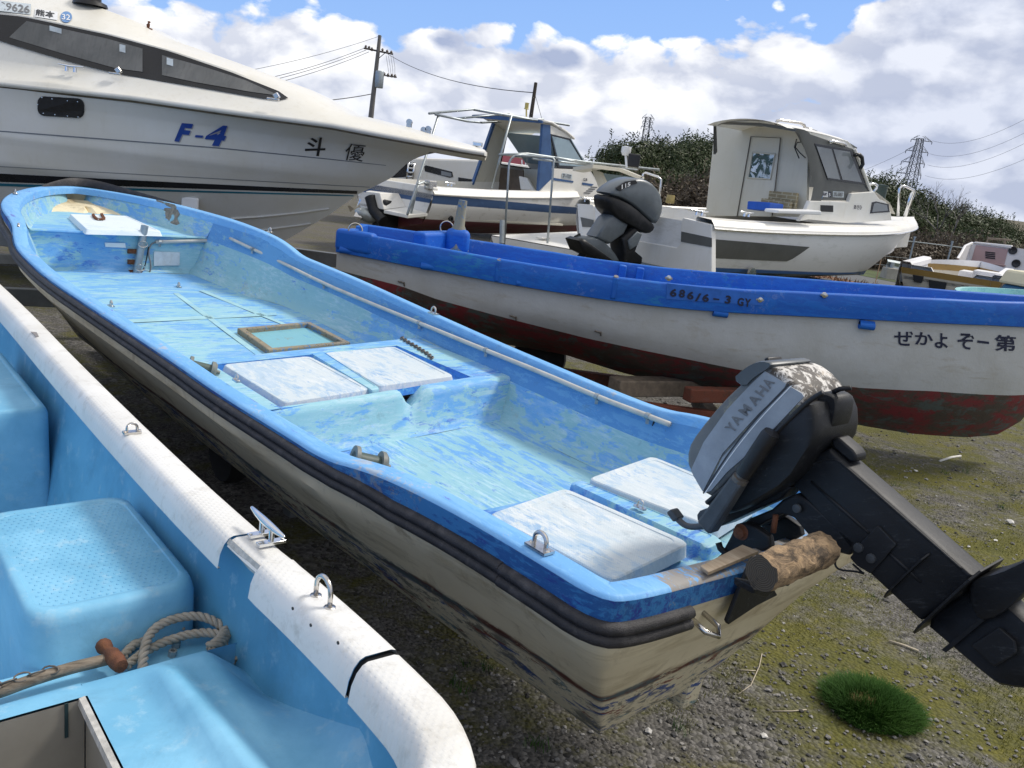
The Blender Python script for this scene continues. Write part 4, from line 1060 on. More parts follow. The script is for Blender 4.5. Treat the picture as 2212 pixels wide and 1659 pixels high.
M['fore_white'] = gelcoat('white_gunwale', (.80, .80, .79), (.42, .40, .36), .22, .42)
M['tread'] = M['fore_deck']
M['well_grey'] = plain('grey_flowcoat', (.30, .285, .25), .6, 0, .1, 10)
M['raw_edge'] = plain('raw_fibreglass_edge', (.50, .49, .46), .7, 0, .3, 40, .3)
M['navy'] = plain('navy_hull', (.05, .12, .30), .4, 0, .15, 5)
fb = thing('rowing_boat', (-1.2, 1.6, 0), 'pale blue open boat with thick white gunwale, cropped at the lower left corner', 'boat')
GZ = .85
# plan of the outer gunwale: starboard bow to stern, round the quarter, along the transom and back up the port side
op = [(6.2, -.15), (5.9, -.38), (5.2, -.60), (4.2, -.72), (3.2, -.725), (2.2, -.705), (1.2, -.70), (.7, -.712), (.45, -.725), (.22, -.727), (.06, -.72), (-.07, -.655), (-.125, -.50), (-.13, -.2), (-.13, .5), (-.08, .66), (.08, .72), (1.2, .71), (3.2, .73), (4.2, .72), (5.2, .62), (5.9, .40), (6.2, .17), (6.27, 0)]
ops = chaikin([Vector((x, y, 0)) for x, y in op], 2, True)
def rim_seg(pts, w=.078, skirt=.066, dz=0, top_only=False, s0=1.0):
    rows = []
    cc = Vector((2.8, 0, 0))
    for i, p in enumerate(pts):
        a, b = pts[max(0, i - 1)], pts[min(len(pts) - 1, i + 1)]; tg = (b - a).normalized(); n = Vector((tg.y, -tg.x, 0))
        if n.dot(cc - p) < 0: n = -n
        z = GZ + .02 * max(0, (p.x - 3) / 3) ** 2 + dz
        prof = [(.006, -.05), (.002, -.014), (.006, -.004), (.016, 0), (w - .012, .002), (w - .002, -.002), (w + .008, -.014)]
        if not top_only: prof += [(w + .016, -.035), (w + .020, -skirt), (w + .014, -skirt)]
        rows.append([FB.w(*(p + n * q + Vector((0, 0, z + r_)))) for q, r_ in prof])
    return rows
# split the starboard run where the skirt has broken away and at the open joint
order = [Vector(p) for p in ops]
k0 = min(range(len(order)), key=lambda i: (order[i] - Vector((6.27, 0, 0))).length); order = order[k0:] + order[:k0] + [order[k0]]
dense = []
for a, b in zip(order, order[1:]):
    m_ = max(1, int((b - a).length / .04))
    for i in range(m_): dense.append(a.lerp(b, i / m_))
dense.append(order[-1])
xg0 = FB.onz((483, 1163), GZ).x; xg1 = FB.onz((556, 1222), GZ).x; xj = FB.onz((835, 1412), GZ).x
star = [p for i, p in enumerate(dense) if p.y < 0 and p.x > .2 and i < len(dense) // 2]
def run(lo, hi): return [p for p in star if lo <= p.x <= hi]
def cut(lo, hi):
    yy = lambda x: min(star, key=lambda p: abs(p.x - x)).y
    return [Vector((hi, yy(hi), 0))] + [p for p in star if lo < p.x < hi] + [Vector((lo, yy(lo), 0))]
bump_dots = None
def whitegun():
    m, t, b, co = newmat('white_gunwale_top')
    n = t.noise(co, 3, 7, .6); n2 = t.noise(co, 18, 7, .7, off=(2, 2, 2))
    c = t.mix(t.ramp(n, .4, .7), (.76, .76, .745), (.68, .675, .65)); c = t.mix(t.math('MULTIPLY', t.ramp(n2, .54, .70), .5), c, (.42, .40, .35)); c = t.mix(t.math('MULTIPLY', t.ramp(t.noise(co, 1.6, 8, .7, .6, off=(6, 2, 2)), .54, .68), .35), c, (.50, .46, .38))
    c = t.mix(t.ramp(t.noise(co, 42, 5, .65, off=(5, 1, 1)), .735, .75), c, (.05, .05, .05))
    sc = t.noise(co, 12, 4, .6, 1.2, off=(1, 2, 6)); c = t.mix(t.math('MULTIPLY', t.ramp(t.math('ABSOLUTE', t.math('SUBTRACT', sc, .5)), .003, 0), .25), c, (.35, .34, .33))
    r_ = t.n.new('ShaderNodeMapping'); r_.inputs['Rotation'].default_value = (0, 0, R(-131.7)); t.link(co, r_.inputs[0]); x, y, z = t.sep(r_.outputs[0])
    d_ = t.math('MULTIPLY', t.math('SINE', t.math('MULTIPLY', x, 360)), t.math('SINE', t.math('MULTIPLY', y, 360)))
    d_ = t.math('MULTIPLY', t.ramp(d_, .1, .6), t.ramp(n, .38, .5))
    finish(t, b, c, .42, 0, t.bump(d_, .22, .003)); return m
M['gun_top'] = whitegun()
for lo, hi, to in ((xg1, 6.1, False), ):
    pass
MB().loft(rim_seg(cut(xg0, 6.1)), cap=False).build('gunwale', M['gun_top'], fb, smooth=50)
MB().loft(rim_seg(cut(xg1 + .002, xg0 - .003), top_only=True, w=.074, dz=-.002)).build('gunwale', M['gun_top'], fb, smooth=50)
MB().loft(rim_seg(cut(xj + .006, xg1 - .002), dz=.001)).build('gunwale', M['gun_top'], fb, smooth=50)
# raw broken edge where the skirt is missing
rows = []
for p in cut(xg1, xg0):
    j = .006 * mnoise.noise(Vector((p.x * 40, 0, 0)))
    rows.append([FB.w(p.x, p.y + .074, GZ - .002), FB.w(p.x, p.y + .080 + j, GZ - .012), FB.w(p.x, p.y + .074, GZ - .028 + j * 2)])
MB().loft(rows).build('broken_edge', M['raw_edge'], fb, smooth=0)
# the quarter piece and everything round to the port bow
i1 = next(i for i, p in enumerate(dense) if p.x <= xj - .004 and p.y < 0 and i < len(dense) // 2)
MB().loft(rim_seg(dense[i1:], dz=-.003)).build('gunwale', M['gun_top'], fb, smooth=50)
# dark gap lining under the joints
MB().loft(rim_seg(cut(xj - .012, xj + .014), w=.072, skirt=.06, dz=-.007)).build('joint_filler', M['black'], fb, smooth=50)
# outer hull
rows = []
for p in dense:
    n = Vector((2.8 - p.x, -p.y, 0)); f = max(-1, min(1, p.y / .72))
    b = Vector((p.x + (.12 if p.x < .3 else -.3 * max(0, (p.x - 5) / 1.2)), f * .60 * (1 if p.x < 4.5 else max(.1, 1 - (p.x - 4.5) / 2)), .19 + .3 * max(0, (p.x - 4.5) / 1.7)))
    a = p + Vector((0, 0, GZ - .03)); inn_ = (Vector((2.8, 0, 0)) - p); inn_.z = 0; a2 = a + inn_.normalized() * .012
    rows.append([FB.w(*q) for q in (a2, a2.lerp(b, .3) + Vector((0, 0, -.03)), a2.lerp(b, .75) + Vector((0, 0, -.04)), b, Vector((max(b.x, .1), b.y * .4, b.z - .04)), Vector((max(b.x, .1), 0, b.z - .05)))])
MB().loft(rows).build('hull', M['navy'], fb, smooth=40)
# inner liner
SF, AF, DZ_ = .25, .57, .652      # forward floor, after floor, stern deck
def fy(x, z, s=-1):              # inner wall half breadth
    g_ = -min(star, key=lambda p: abs(p.x - x)).y if x > .2 else .70
    return s * (g_ - .035 - .16 * (GZ - .06 - z))
for s in (-1, 1):
    rows = []
    for i in range(60):
        x = lerp(-.02, 6.0, i / 59); fl = SF if x > .9 else AF
        k_ = max(0, (x - 4.8) / 1.3)
        rows.append([FB.w(x, fy(x, z, s) * (1 - .85 * k_ * k_) + (.0 if q < .85 else -s * .05 * ((q - .85) / .15) ** 2), z) for q in (0, .3, .6, .8, .9, 1) for z in (lerp(GZ - .010, SF - .005, q),)])
    MB().loft(rows).build('side_liner', M['fore_blue'], fb, smooth=60)
fl = MB()
fl.loft([[FB.w(x, lerp(fy(x, SF), -fy(x, SF), j / 6), SF) for j in range(7)] for x in (.8, 2, 3, 4, 5, 5.9)])
fl.build('fore_floor', M['fore_deck'], fb)
MB().loft([[FB.w(x, lerp(fy(x, AF), -fy(x, AF), j / 6), AF) for j in range(7)] for x in (.71, .78, .86, .90)] + [[FB.w(.905, lerp(fy(.9, AF), -fy(.9, AF), j / 6), SF) for j in range(7)]]).build('after_floor', M['fore_deck'], fb, smooth=30)
def block(name, x0, x1, y0, y1, zt, zb, r_=.05, edge=.02):
    """rounded seat locker"""
    pl = []
    for cx_, cy_, a0 in ((x1 - r_, y1 - r_, 0), (x0 + r_, y1 - r_, 90), (x0 + r_, y0 + r_, 180), (x1 - r_, y0 + r_, 270)):
        for k in range(6): a = R(a0 + k * 18); pl.append((cx_ + r_ * math.cos(a), cy_ + r_ * math.sin(a)))
    cx_, cy_ = (x0 + x1) / 2, (y0 + y1) / 2
    def ring(ins, z):
        out_ = []
        for x, y in pl:
            v = Vector((cx_ - x, cy_ - y, 0)).normalized() * ins; out_.append(FB.w(x + v.x, y + v.y, z))
        return out_
    rows = [ring(-.02, zb), ring(-.012, zb + .02), ring(-.004, zt - edge * 1.4), ring(.002, zt - edge * .6), ring(edge * .4, zt - edge * .15), ring(edge, zt), ring(edge * 1.6, zt), ring(edge * 1.75, zt - .004)]
    mb_ = MB().loft(rows, True); mb_.poly(rows[-1])
    return mb_.build(name, M['fore_deck'], fb, smooth=60)
seat = block('seat', .895, 1.455, -.625, -.285, .69, SF, .06, .022)
block('seat', 2.26, 3.1, -.61, .61, .69, SF, .04, .02)
# embossed non slip studs on the seat
st = MB()
for i in range(30):
    for j in range(19):
        x = lerp(.94, 1.415, i / 29); y = lerp(-.585, -.325, j / 18) + (.0035 if i % 2 else -.0035)
        st.box(FB.w(x, y, .6862), (.0065, .0065, .0026), (FB.h, FB.n, FB.k), taper=.55)
tag(st.build('seat_tread', M['fore_deck'], fb, smooth=0), kind='stuff')
# stern deck with its ridge and the motor well cut into it
dk = MB(); nx, ny = 34, 22
def deck_z(x, y):
    z = DZ_ + .002 * mnoise.noise(Vector((x * 6, y * 6, 1)))
    z += .030 * math.exp(-((y + .455 + .10 * (.72 - x)) / .030) ** 2) * max(0, min(1, (.69 - x) / .06))          # ridge running aft
    dr__ = max(0, min(1, (x - .25) / .35)); z += .05 * max(0, (-.57 - y) / .10) ** 2 * (1 - dr__) - .075 * max(0, min(1, (-.565 - y) / .085)) * dr__   # runs down into the side trough
    z -= .018 * max(0, (x - .69) / .03) ** 2                       # rolled forward edge
    return z
def well_edge(x): return -.335 + .03 * max(0, (.68 - x)) * 0
rows = []
for i in range(nx + 1):
    x = lerp(-.10, .72, i / nx)
    rows.append([FB.w(x, lerp(-.335, -.69, j / ny), deck_z(x, lerp(-.335, -.69, j / ny))) for j in range(ny + 1)])
dk.loft(rows)
rows = []
for i in range(5):
    x = lerp(.655, .72, i / 4); rows.append([FB.w(x, lerp(-.335, .335, j / 8), deck_z(x, -.34)) for j in range(9)])
dk.loft(rows)
rows = []
for i in range(nx + 1):
    x = lerp(-.10, .72, i / nx); rows.append([FB.w(x, lerp(.335, .66, j / 6), DZ_) for j in range(7)])
dk.loft(rows)
dk.loft([[FB.w(.72, lerp(-.64, .64, j / 10), deck_z(.72, -.4 if abs(lerp(-.64, .64, j / 10)) < .6 else -.4)) for j in range(11)], [FB.w(.728, lerp(-.64, .64, j / 10), DZ_ - .03) for j in range(11)], [FB.w(.73, lerp(-.64, .64, j / 10), AF) for j in range(11)]])
dk.build('stern_deck', M['fore_deck'], fb, smooth=50)
# well walls, and the pale rolled lip of raw laminate along its edge
wl = MB()
wl.loft([[FB.w(.654, lerp(-.33, .33, j / 6), z) for j in range(7)] for z in (DZ_ - .004, .30)])
wl.loft([[FB.w(x, -.332, z) for x in (.654, .4, .2, .0, -.10)] for z in (DZ_ - .004, .30)])
wl.loft([[FB.w(x, .332, z) for x in (.654, .4, .2, .0, -.10)] for z in (DZ_ - .004, .30)])
wl.loft([[FB.w(x, y, .30) for y in (-.33, .33)] for x in (.654, -.10)])
wl.build('motor_well', M['well_grey'], fb, smooth=0)
lip = [FB.w(x, -.335, deck_z(x, -.335) + .0) for x in (.655, .62, .5, .35, .2, .05, -.1)]
lr = []
for p in lip: lr.append([p + FB.n * .004 + FB.k * .001, p + FB.n * .014 - FB.k * .001, p + FB.n * .016 - FB.k * .014, p + FB.n * .0 - FB.k * .016])
MB().loft(lr, True).build('well_lip', M['raw_edge'], fb, smooth=30)
MB().box(FB.w(.652, -.30, .615), (.002, .006, .07), (FB.h, FB.n, FB.k)).build('well_mark', plain('dark_green_streak', (.02, .05, .06)), fb, smooth=0)
# cleat on the gunwale
def cleat(pa, pb, z, parent, frame=FB, r=.0075, lift=.036, name='cleat', mat='chrome', base=True):
    a, b = frame.w(*frame.onz(pa, z)), frame.w(*frame.onz(pb, z)); d_ = (b - a).normalized(); L_ = (b - a).length; sd = Vector((-d_.y, d_.x, 0))
    o = MB(); P_ = [a + d_ * L_ * f + FB.k * (lift + .004 * (abs(f - .5) * 2) ** 2) for f in (0, .03, .2, .4, .6, .8, .97, 1)]
    o.tube(P_, [r * .3, r * .55, r * .9, r * 1.15, r * 1.15, r * .9, r * .55, r * .3], 10)
    for f in (.36, .64):
        p = a + d_ * L_ * f
        o.lathe(p, FB.k, [(r * 1.1, 0), (r * .85, .008), (r * .8, lift)], 12)
        o.box(p + FB.k * .003, (L_ * .11, L_ * .36, .007), (d_, sd, FB.k))
        for s in (-1, 1): o.lathe(p + sd * L_ * .15 * s + FB.k * .007, FB.k, [(0, 0), (r * .6, 0), (r * .5, .0015), (0, .0018)], 10)
    return o.build(name, M[mat], parent, smooth=40, bevel=.0012)
cleat((541, 1132), (612, 1200), GZ + .004, fb)
# u bolts
v = FB.onz((285, 934), GZ); ubolt((285, 936), GZ + .002, .026, fb, along=FB.n, frame=FB, r=.0038)
a = FB.w(*FB.onz((682, 1288), GZ)); b = FB.w(*FB.onz((712, 1314), GZ)); mdl = (a + b) / 2; d_ = (b - a).normalized(); hw = (b - a).length / 2
mb_ = MB().tube([a] + [mdl + d_ * (-hw * math.cos(q)) + FB.k * (.026 + hw * math.sin(q)) for q in [math.pi * k / 10 for k in range(11)]] + [b], .0048, 10)
for p in (a, b): mb_.lathe(p, FB.k, [(0, 0), (.012, 0), (.011, .003), (0, .003)], 12)
mb_.build('deck_eye', M['steel'], fb, smooth=180)
# rivet holes along the skirt
for px in ((634, 1314), (673, 1350), (732, 1388)):
    v = FB.onsurf(px, lambda x, z: -.605, -.6); MB().lathe(FB.w(v.x, v.y + .0005, v.z), FB.n, [(0, 0), (.003, 0), (.003, .002), (0, .002)], 8).build('rivet', M['black'], fb)
# torn hole in the gunwale top
MB().prism([FB.w(*FB.onz(p, GZ + .003)) for p in ((66, 717), (79, 718), (84, 727), (77, 728), (72, 722))], FB.k * .0012).build('torn_hole', M['cable'], fb, smooth=0)
# rope: three strands laid together
def rope(mb_, pts, r=.0074, pitch=.044, nn=5):
    P_ = chaikin(pts, 3); L_ = 0; out_ = [[], [], []]; u = None
    for i, p in enumerate(P_):
        tg = (P_[min(i + 1, len(P_) - 1)] - P_[max(0, i - 1)]).normalized()
        if i: L_ += (p - P_[i - 1]).length
        if u is None: u = tg.cross(Vector((0, 0, 1))).normalized()
        u = (u - tg * u.dot(tg)).normalized(); w = tg.cross(u)
        for s in range(3):
            a = 2 * math.pi * (L_ / pitch + s / 3); out_[s].append(p + (u * math.cos(a) + w * math.sin(a)) * r * .72)
    for s in range(3): mb_.tube(out_[s], r * .72, nn)
def dens(pts, step=.008):
    out_ = []
    for a, b in zip(pts, pts[1:]):
        m_ = max(1, int((b - a).length / step)); out_ += [a.lerp(b, i / m_) for i in range(m_)]
    return out_ + [pts[-1]]
def RP(lst): return dens(chaikin([FB.w(*FB.onz((x, y), z)) for x, y, z in lst], 2))
def ropemat():
    m, t, b, co = newmat('old_rope'); n = t.noise(co, 60, 6, .7); n2 = t.noise(co, 8, 4)
    c = t.mix(t.ramp(n2, .35, .65), (.46, .42, .36), (.30, .27, .22)); c = t.mix(t.math('MULTIPLY', t.ramp(n, .5, .7), .4), c, (.16, .14, .11))
    finish(t, b, c, .9, 0, t.bump(n, .5, .002)); return m
M['rope'] = ropemat()
rp = MB()
rope(rp, RP([(308, 1450, .585), (310, 1415, .60), (318, 1376, .615), (343, 1349, .625), (383, 1334, .63), (427, 1329, .632), (462, 1340, .625), (487, 1359, .61), (497, 1383, .595), (505, 1410, .585), (510, 1430, .58)]))
rope(rp, RP([(272, 1440, .585), (300, 1416, .588), (333, 1396, .592), (383, 1376, .598), (433, 1366, .602), (467, 1368, .605), (482, 1376, .60)]))
rope(rp, RP([(266, 1418, .582), (284, 1396, .584), (313, 1379, .585), (340, 1366, .588), (370, 1357, .59), (395, 1352, .588)]))
rope(rp, RP([(337, 1374, .583), (365, 1364, .586), (396, 1356, .585)]), .0058)
rope(rp, RP([(486, 1362, .618), (478, 1380, .622), (462, 1394, .625), (450, 1398, .622)]), .0085)
rope(rp, RP([(494, 1364, .612), (482, 1384, .616), (468, 1396, .62), (455, 1402, .618)]), .0085)
ro = rp.build('rope', M['rope'], None, smooth=180); c0_ = FB.w(*FB.onz((400, 1390), AF)); ro.data.transform(Matrix.Translation(-c0_)); ro.location = c0_
tag(ro, 'coil of grey twisted rope on the floor of the pale blue boat', 'rope')
# old hammer
hm = thing('hammer', FB.w(*FB.onz((150, 1450), AF)), 'old hammer with rusty head and weathered wooden handle beside the coil of rope', 'hammer')
def oldwood():
    m, t, b, co = newmat('grey_driftwood'); n = t.noise(co, 14, 8, .7, .3, stretch=(1, 7, 7), rot=R(-25))
    c = t.mix(t.ramp(n, .36, .62), (.10, .082, .062), (.26, .215, .165)); finish(t, b, c, .85, 0, t.bump(n, .5, .004)); return m
M['handle'] = oldwood()
hp = [FB.w(*FB.onz((x, y), z)) for x, y, z in ((-60, 1512, .592), (0, 1495, .597), (60, 1472, .602), (120, 1453, .605), (165, 1440, .606), (200, 1432, .606), (244, 1421, .606))]
MB().tube(dens(chaikin(hp, 1), .02), .0118, 12).build('handle', M['handle'], hm, smooth=180)
h0, h1, h2 = [FB.w(*FB.onz(p, .612)) for p in ((222, 1393), (242, 1413), (262, 1440))]
hd = (h2 - h0).normalized(); L_ = (h2 - h0).length
MB().lathe(h0, hd, [(0, 0), (.0155, 0), (.0165, .006), (.0155, .014), (.0105, .024), (.011, .034), (.0165, .042), (.0168, L_ * .78), (.014, L_), (0, L_ + .002)], 10).build('head', M['rust'], hm, smooth=50)
chain('chain', [FB.w(*FB.onz(p, .615)) for p in ((-30, 1490), (0, 1478), (35, 1466), (70, 1456), (100, 1447), (124, 1448))], .030, .0018, 'thin rusty chain lying along the wooden hammer handle', mat='chainm')
for px, lab in (((380, 1391), 'steel hex nut on the boat floor inside the loop of rope'), ((372, 1410), 'second smaller steel nut half hidden behind the pale blue deck edge')):
    p = FB.w(*FB.onz(px, AF + .008)); o = MB().lathe(Vector((0, 0, -.008)), Vector((.1, 0, 1)), [(.005, .0), (.0092, 0), (.0092, .014), (.005, .014), (.0045, .006)], 6).build('nut', M['galv'], None, smooth=0); o.location = p; tag(o, lab, 'nut')
# bits of leaf and dirt on the forward floor
lf = MB()
for px in ((140, 1111), (150, 1117), (152, 1121), (163, 1124), (176, 1120), (168, 1117), (155, 1114)):
    p = FB.w(*FB.onz((px[0], px[1]), SF + .003)); a = random.random() * 3; r_ = .010 * random.uniform(.5, 1.1)
    lf.poly([p + Vector((math.cos(a + q) * r_ * e, math.sin(a + q) * r_ * e, random.uniform(0, .006))) for q, e in ((0, 1.4), (1.6, .6), (3.1, 1.3), (4.7, .6))])
tag(lf.build('leaf_litter', plain('dead_leaves', (.07, .055, .025), .8, 0, .5, 60), None, smooth=0), 'few dead leaf bits on the forward floor of the pale blue boat', 'leaf litter', kind='stuff')
# ================================================================== the white boat with the bright blue gunwale
FW = Frame(0, 0, 0)
NEARG = smooth_tab([(-1.42, 6.20, 1.10), (-.72, 5.99, 1.085), (0, 5.84, 1.065), (.75, 5.75, 1.06), (1.3, 5.72, 1.08), (2.1, 5.68, 1.15), (2.9, 5.68, 1.212), (3.45, 5.78, 1.25), (3.85, 5.98, 1.28), (4.08, 6.16, 1.30)], 1)
FARG = smooth_tab([(-1.42, 7.0, 1.10), (-.62, 7.12, 1.092), (0, 7.13, 1.07), (.75, 6.98, 1.06), (1.3, 6.86, 1.08), (2.1, 6.58, 1.14), (2.9, 6.36, 1.2), (3.45, 6.24, 1.24), (3.85, 6.22, 1.28), (4.08, 6.17, 1.30)], 1)
REDL = [(-1.42, .80), (-.9, .76), (-.62, .705), (0, .635), (.47, .585), (1.6, .515), (2.4, .505), (2.95, .555), (3.66, .575), (4.2, .62)]
KEEL = [(-1.42, .36), (.37, .34), (.84, .27), (1.6, .21), (2.5, .175), (3.0, .155), (3.44, .17), (3.68, .21), (3.84, .33), (3.98, .65), (4.08, 1.2)]
M['gblue'] = stroke_paint('royal_blue_paint', (.008, .105, .47), (.010, .135, .53), (.02, .20, .46), .5, 0, (1, 5, 5), 4, .38, worn=(.5, .55, .6), worn_amt=.10, third_cov=.63)
def topside_mat():
    m, t, b, co = newmat('chalky_white_hull')
    x, y, z = t.sep(co)
    n = t.noise(co, 2.2, 8, .66, .3); n2 = t.noise(co, 11, 7, .7, off=(2, 5, 1))
    c = t.mix(t.ramp(n, .38, .66), (.54, .55, .55), (.47, .47, .45))
    c = t.mix(t.math('MULTIPLY', t.ramp(t.noise(co, 3, 8, .7, .5, stretch=(1, 1, 4), off=(1, 2, 9)), .55, .70), .6), c, (.36, .32, .25))
    c = t.mix(t.math('MULTIPLY', t.ramp(n2, .62, .70), .4), c, (.40, .38, .34))
    finish(t, b, c, .5, 0, t.bump(t.noise(co, 7, 8, .7), .35, .02)); return m
def bottom_mat():
    m, t, b, co = newmat('flaking_antifouling')
    n = t.noise(co, 3.0, 10, .72, .5, stretch=(1, 1, 2.6)); n2 = t.noise(co, 5, 10, .74, .4, stretch=(1, 1, 2), off=(4, 2, 7)); n3 = t.noise(co, 24, 7, .75, off=(1, 8, 3))
    c = t.mix(t.ramp(n, .44, .54), (.20, .026, .034), (.075, .058, .048)); c = t.mix(t.ramp(n2, .52, .58), c, (.085, .105, .10)); c = t.mix(t.ramp(n2, .36, .33), c, (.22, .022, .024))
    c = t.mix(t.math('MULTIPLY', t.ramp(n3, .55, .62), .6), c, (.045, .030, .026)); c = t.mix(t.ramp(n3, .69, .71), c, (.40, .38, .34))
    finish(t, b, c, .6, 0, t.bump(n3, .3, .008)); return m
M['topside'] = topside_mat(); M['antifoul'] = bottom_mat()
wb = thing('fishing_boat', (1.2, 6.2, 0), 'long white open boat with royal blue gunwale and dark red bottom, hand painted characters', 'boat')
XS = [lerp(-1.42, 4.08, i / 70) for i in range(71)]
def wsec(x):
    (yn, zt), (yf, zf) = itp(NEARG, x), itp(FARG, x); zr = itp(REDL, x)[0]; zk = min(itp(KEEL, x)[0], zt - .02); zr = max(min(zr, zt - .03), zk + .01)
    yc = lerp((yn + yf) / 2, 6.16, max(0, min(1, (x - 2.6) / 1.4)))
    return yn, yf, zt, zf, zr, zk, yc
def near_y(x, z):
    yn, yf, zt, zf, zr, zk, yc = wsec(x)
    f = max(0, min(1, (zt - z) / max(.05, zt - zk))); w = max(0, yc - yn)
    return yn + w * (.16 * f + .84 * max(0, (f - .42) / .58) ** 2.2)
def far_y(x, z):
    yn, yf, zt, zf, zr, zk, yc = wsec(x)
    f = max(0, min(1, (zt - z) / max(.05, zt - zk))); w = max(0, yf - yc)
    return yf - w * (.16 * f + .84 * max(0, (f - .42) / .58) ** 2.2)
for fn, nm in ((near_y, 'topside'), (far_y, 'topside')):
    rows = []
    for x in XS:
        yn, yf, zt, zf, zr, zk, yc = wsec(x); rows.append([(x, fn(x, z), z) for z in [lerp(zt - .12, zr, k / 6) if zt - .12 > zr else zr for k in range(7)]])
    MB().loft(rows).build(nm, M['topside'], wb, smooth=60)
    rows = []
    for x in XS:
        yn, yf, zt, zf, zr, zk, yc = wsec(x); rows.append([(x, fn(x, z), z) for z in [lerp(zr, zk, k / 9) for k in range(10)]])
    MB().loft(rows).build('bottom', M['antifoul'], wb, smooth=60)
    # thick painted gunwale strake, inside and out
    rows = []; s = -1 if fn is near_y else 1
    for x in XS:
        yn, yf, zt, zf, zr, zk, yc = wsec(x); y0 = fn(x, zt); j = .004 * mnoise.noise(Vector((x * 3, s, 0)))
        h = .168 if x < 3.2 else .168 + .03 * (x - 3.2)
        p = [(y0 + s * .006, zt - h), (y0 + s * .020, zt - h + .006), (y0 + s * .026 + j, zt - .09), (y0 + s * .024, zt - .012), (y0 + s * .012, zt + j), (y0 - s * .022, zt + j), (y0 - s * .034, zt - .012), (y0 - s * .036, zt - .12), (fn(x, zt - .34) - s * .045, zt - .34), (yc, zt - .38)]
        rows.append([(x, (min(q, yc) if s < 0 else max(q, yc)), z) for q, z in p])
    MB().loft(rows).build('gunwale', M['gblue'], wb, smooth=50)
# transom with its sculling notch
yn, yf, zt, zf, zr, zk, yc = wsec(-1.40)
tp = [(-1.40, y, z) for y, z in ((near_y(-1.4, zt) + .02, zt), (near_y(-1.4, zt) + .42, zt - .012), (near_y(-1.4, zt) + .44, zt - .10), (yf - .30, zt - .10), (yf - .28, zt), (yf - .02, zt))]
btm = [(-1.40, far_y(-1.4, z), z) for z in (zt - .2, .7, .55, .45, zk)] + [(-1.40, near_y(-1.4, z), z) for z in (.45, .55, .7, zt - .2)]
MB().prism([Vector(p) for p in tp + btm], Vector((.05, 0, 0))).build('transom', M['gblue'], wb, smooth=0, bevel=.008)
def gpt(px, z): return onz(px, z)
def rblock(name, c, d, mat, parent, ang=0, bev=.02):
    a = R(ang); return MB().box(c, d, (Vector((math.cos(a), math.sin(a), 0)), Vector((-math.sin(a), math.cos(a), 0)), Vector((0, 0, 1)))).build(name, mat, parent, smooth=50, bevel=bev, seg=3)
# stern blocks either side of the notch with mooring rings
a = onz((731, 495), 1.10); b = onz((812, 505), 1.11); c_ = onz((905, 502), 1.13); d_ = onz((985, 500), 1.13)
for p, q, dep in ((a, b, .10), (c_, d_, .12)):
    mdl = (p + q) / 2; dr = (q - p); ang = math.degrees(math.atan2(dr.y, dr.x))
    rblock('stern_block', mdl - Vector((0, 0, .075)), (dr.length, dep, .16), M['gblue'], wb, ang, .03)
def ring(px, z, r_, parent, mat='steel', th=.006):
    p = onz(px, z); MB().tube([p + Vector((r_ * math.cos(q), 0, r_ * math.sin(q))) for q in [k * math.pi / 8 for k in range(17)]], th, 6).build('mooring_ring', M[mat], parent)
ring((768, 497), 1.115, .05, wb); ring((965, 492), 1.15, .055, wb)
# thole post on the far quarter
p0, p1 = onz((989, 513), 1.10), None
tpst = Vector((p0.x, p0.y, 1.0)); M['post'] = stroke_paint('bare_blue_post', (.30, .27, .17), (.07, .18, .33), (.10, .28, .5), .5, 0, (3, 3, 3), 8, .7)
MB().tube([tpst, tpst + Vector((0, 0, .14)), tpst + Vector((0, 0, .20)), tpst + Vector((.01, 0, .40))], [.10, .075, .045, .035], 12).build('thole_post', M['post'], wb, smooth=50)
rblock('post_boss', tpst + Vector((0, -.02, .07)), (.2, .14, .2), M['gblue'], wb, 0, .05)
# vertical ribs inside the far side
for px in ((872 + 500, 575), (1410, 580)):
    p = onz((px[0] - 20, px[1]), 1.06); y = far_y(p.x, 1.0)
    rblock('rib', Vector((p.x, y - .07, .92)), (.06, .07, .26), M['gblue'], wb, 0, .012)
for px in ((1080, 558), (1330, 596)):
    p = onz(px, 1.065); y = near_y(p.x, 1.0); rblock('rib', Vector((p.x, y - .015, .985)), (.04, .05, .15), M['gblue'], wb, 0, .012)
    MB().lathe(Vector((p.x, y - .02, 1.062)), Vector((0, -.5, 1)), [(0, 0), (.018, 0), (.016, .006), (0, .006)], 10).build('rib_socket', M['cable'], wb)
# short pipe lugs hanging under the strake
for px in ((749, 541), (925, 576), (1131, 612), (1556, 677), (1872, 704)):
    x = onz((px[0], px[1] - 30), 1.07).x; yn, yf, zt, zf, zr, zk, yc = wsec(x); y = near_y(x, zt - .18); q = FW.ony(px, y - .02)
    MB().lathe(Vector((q.x - .05, y - .022, q.z)), Vector((1, 0, 0)), [(.016, .0), (.026, 0), (.026, .10), (.016, .10), (.014, .02)], 12).box(Vector((q.x, y - .010, q.z + .02)), (.10, .03, .03)).build('pipe_lug', M['gblue'], wb, smooth=40)
for px in ((1443, 580 + 20), (1639, 646), (1777, 636)):
    q = FW.onsurf(px, near_y, 5.7); MB().box(Vector((q.x, q.y - .03, q.z)), (.05, .012, .012)).lathe(Vector((q.x, q.y - .03, q.z)), Vector((0, -1, 0)), [(0, 0), (.02, 0), (.018, .012), (0, .014)], 10).build('hook', M['steel'], wb)
for px in ((866, 608), (1107, 682), (1290, 715)):
    q = FW.onsurf(px, near_y, 5.8); MB().tube([Vector((q.x - .02, q.y - .004, q.z)), Vector((q.x + .025, q.y - .012, q.z - .004)), Vector((q.x + .03, q.y - .004, q.z - .03))], .007, 6).build('hull_eye', M['chainm'], wb)
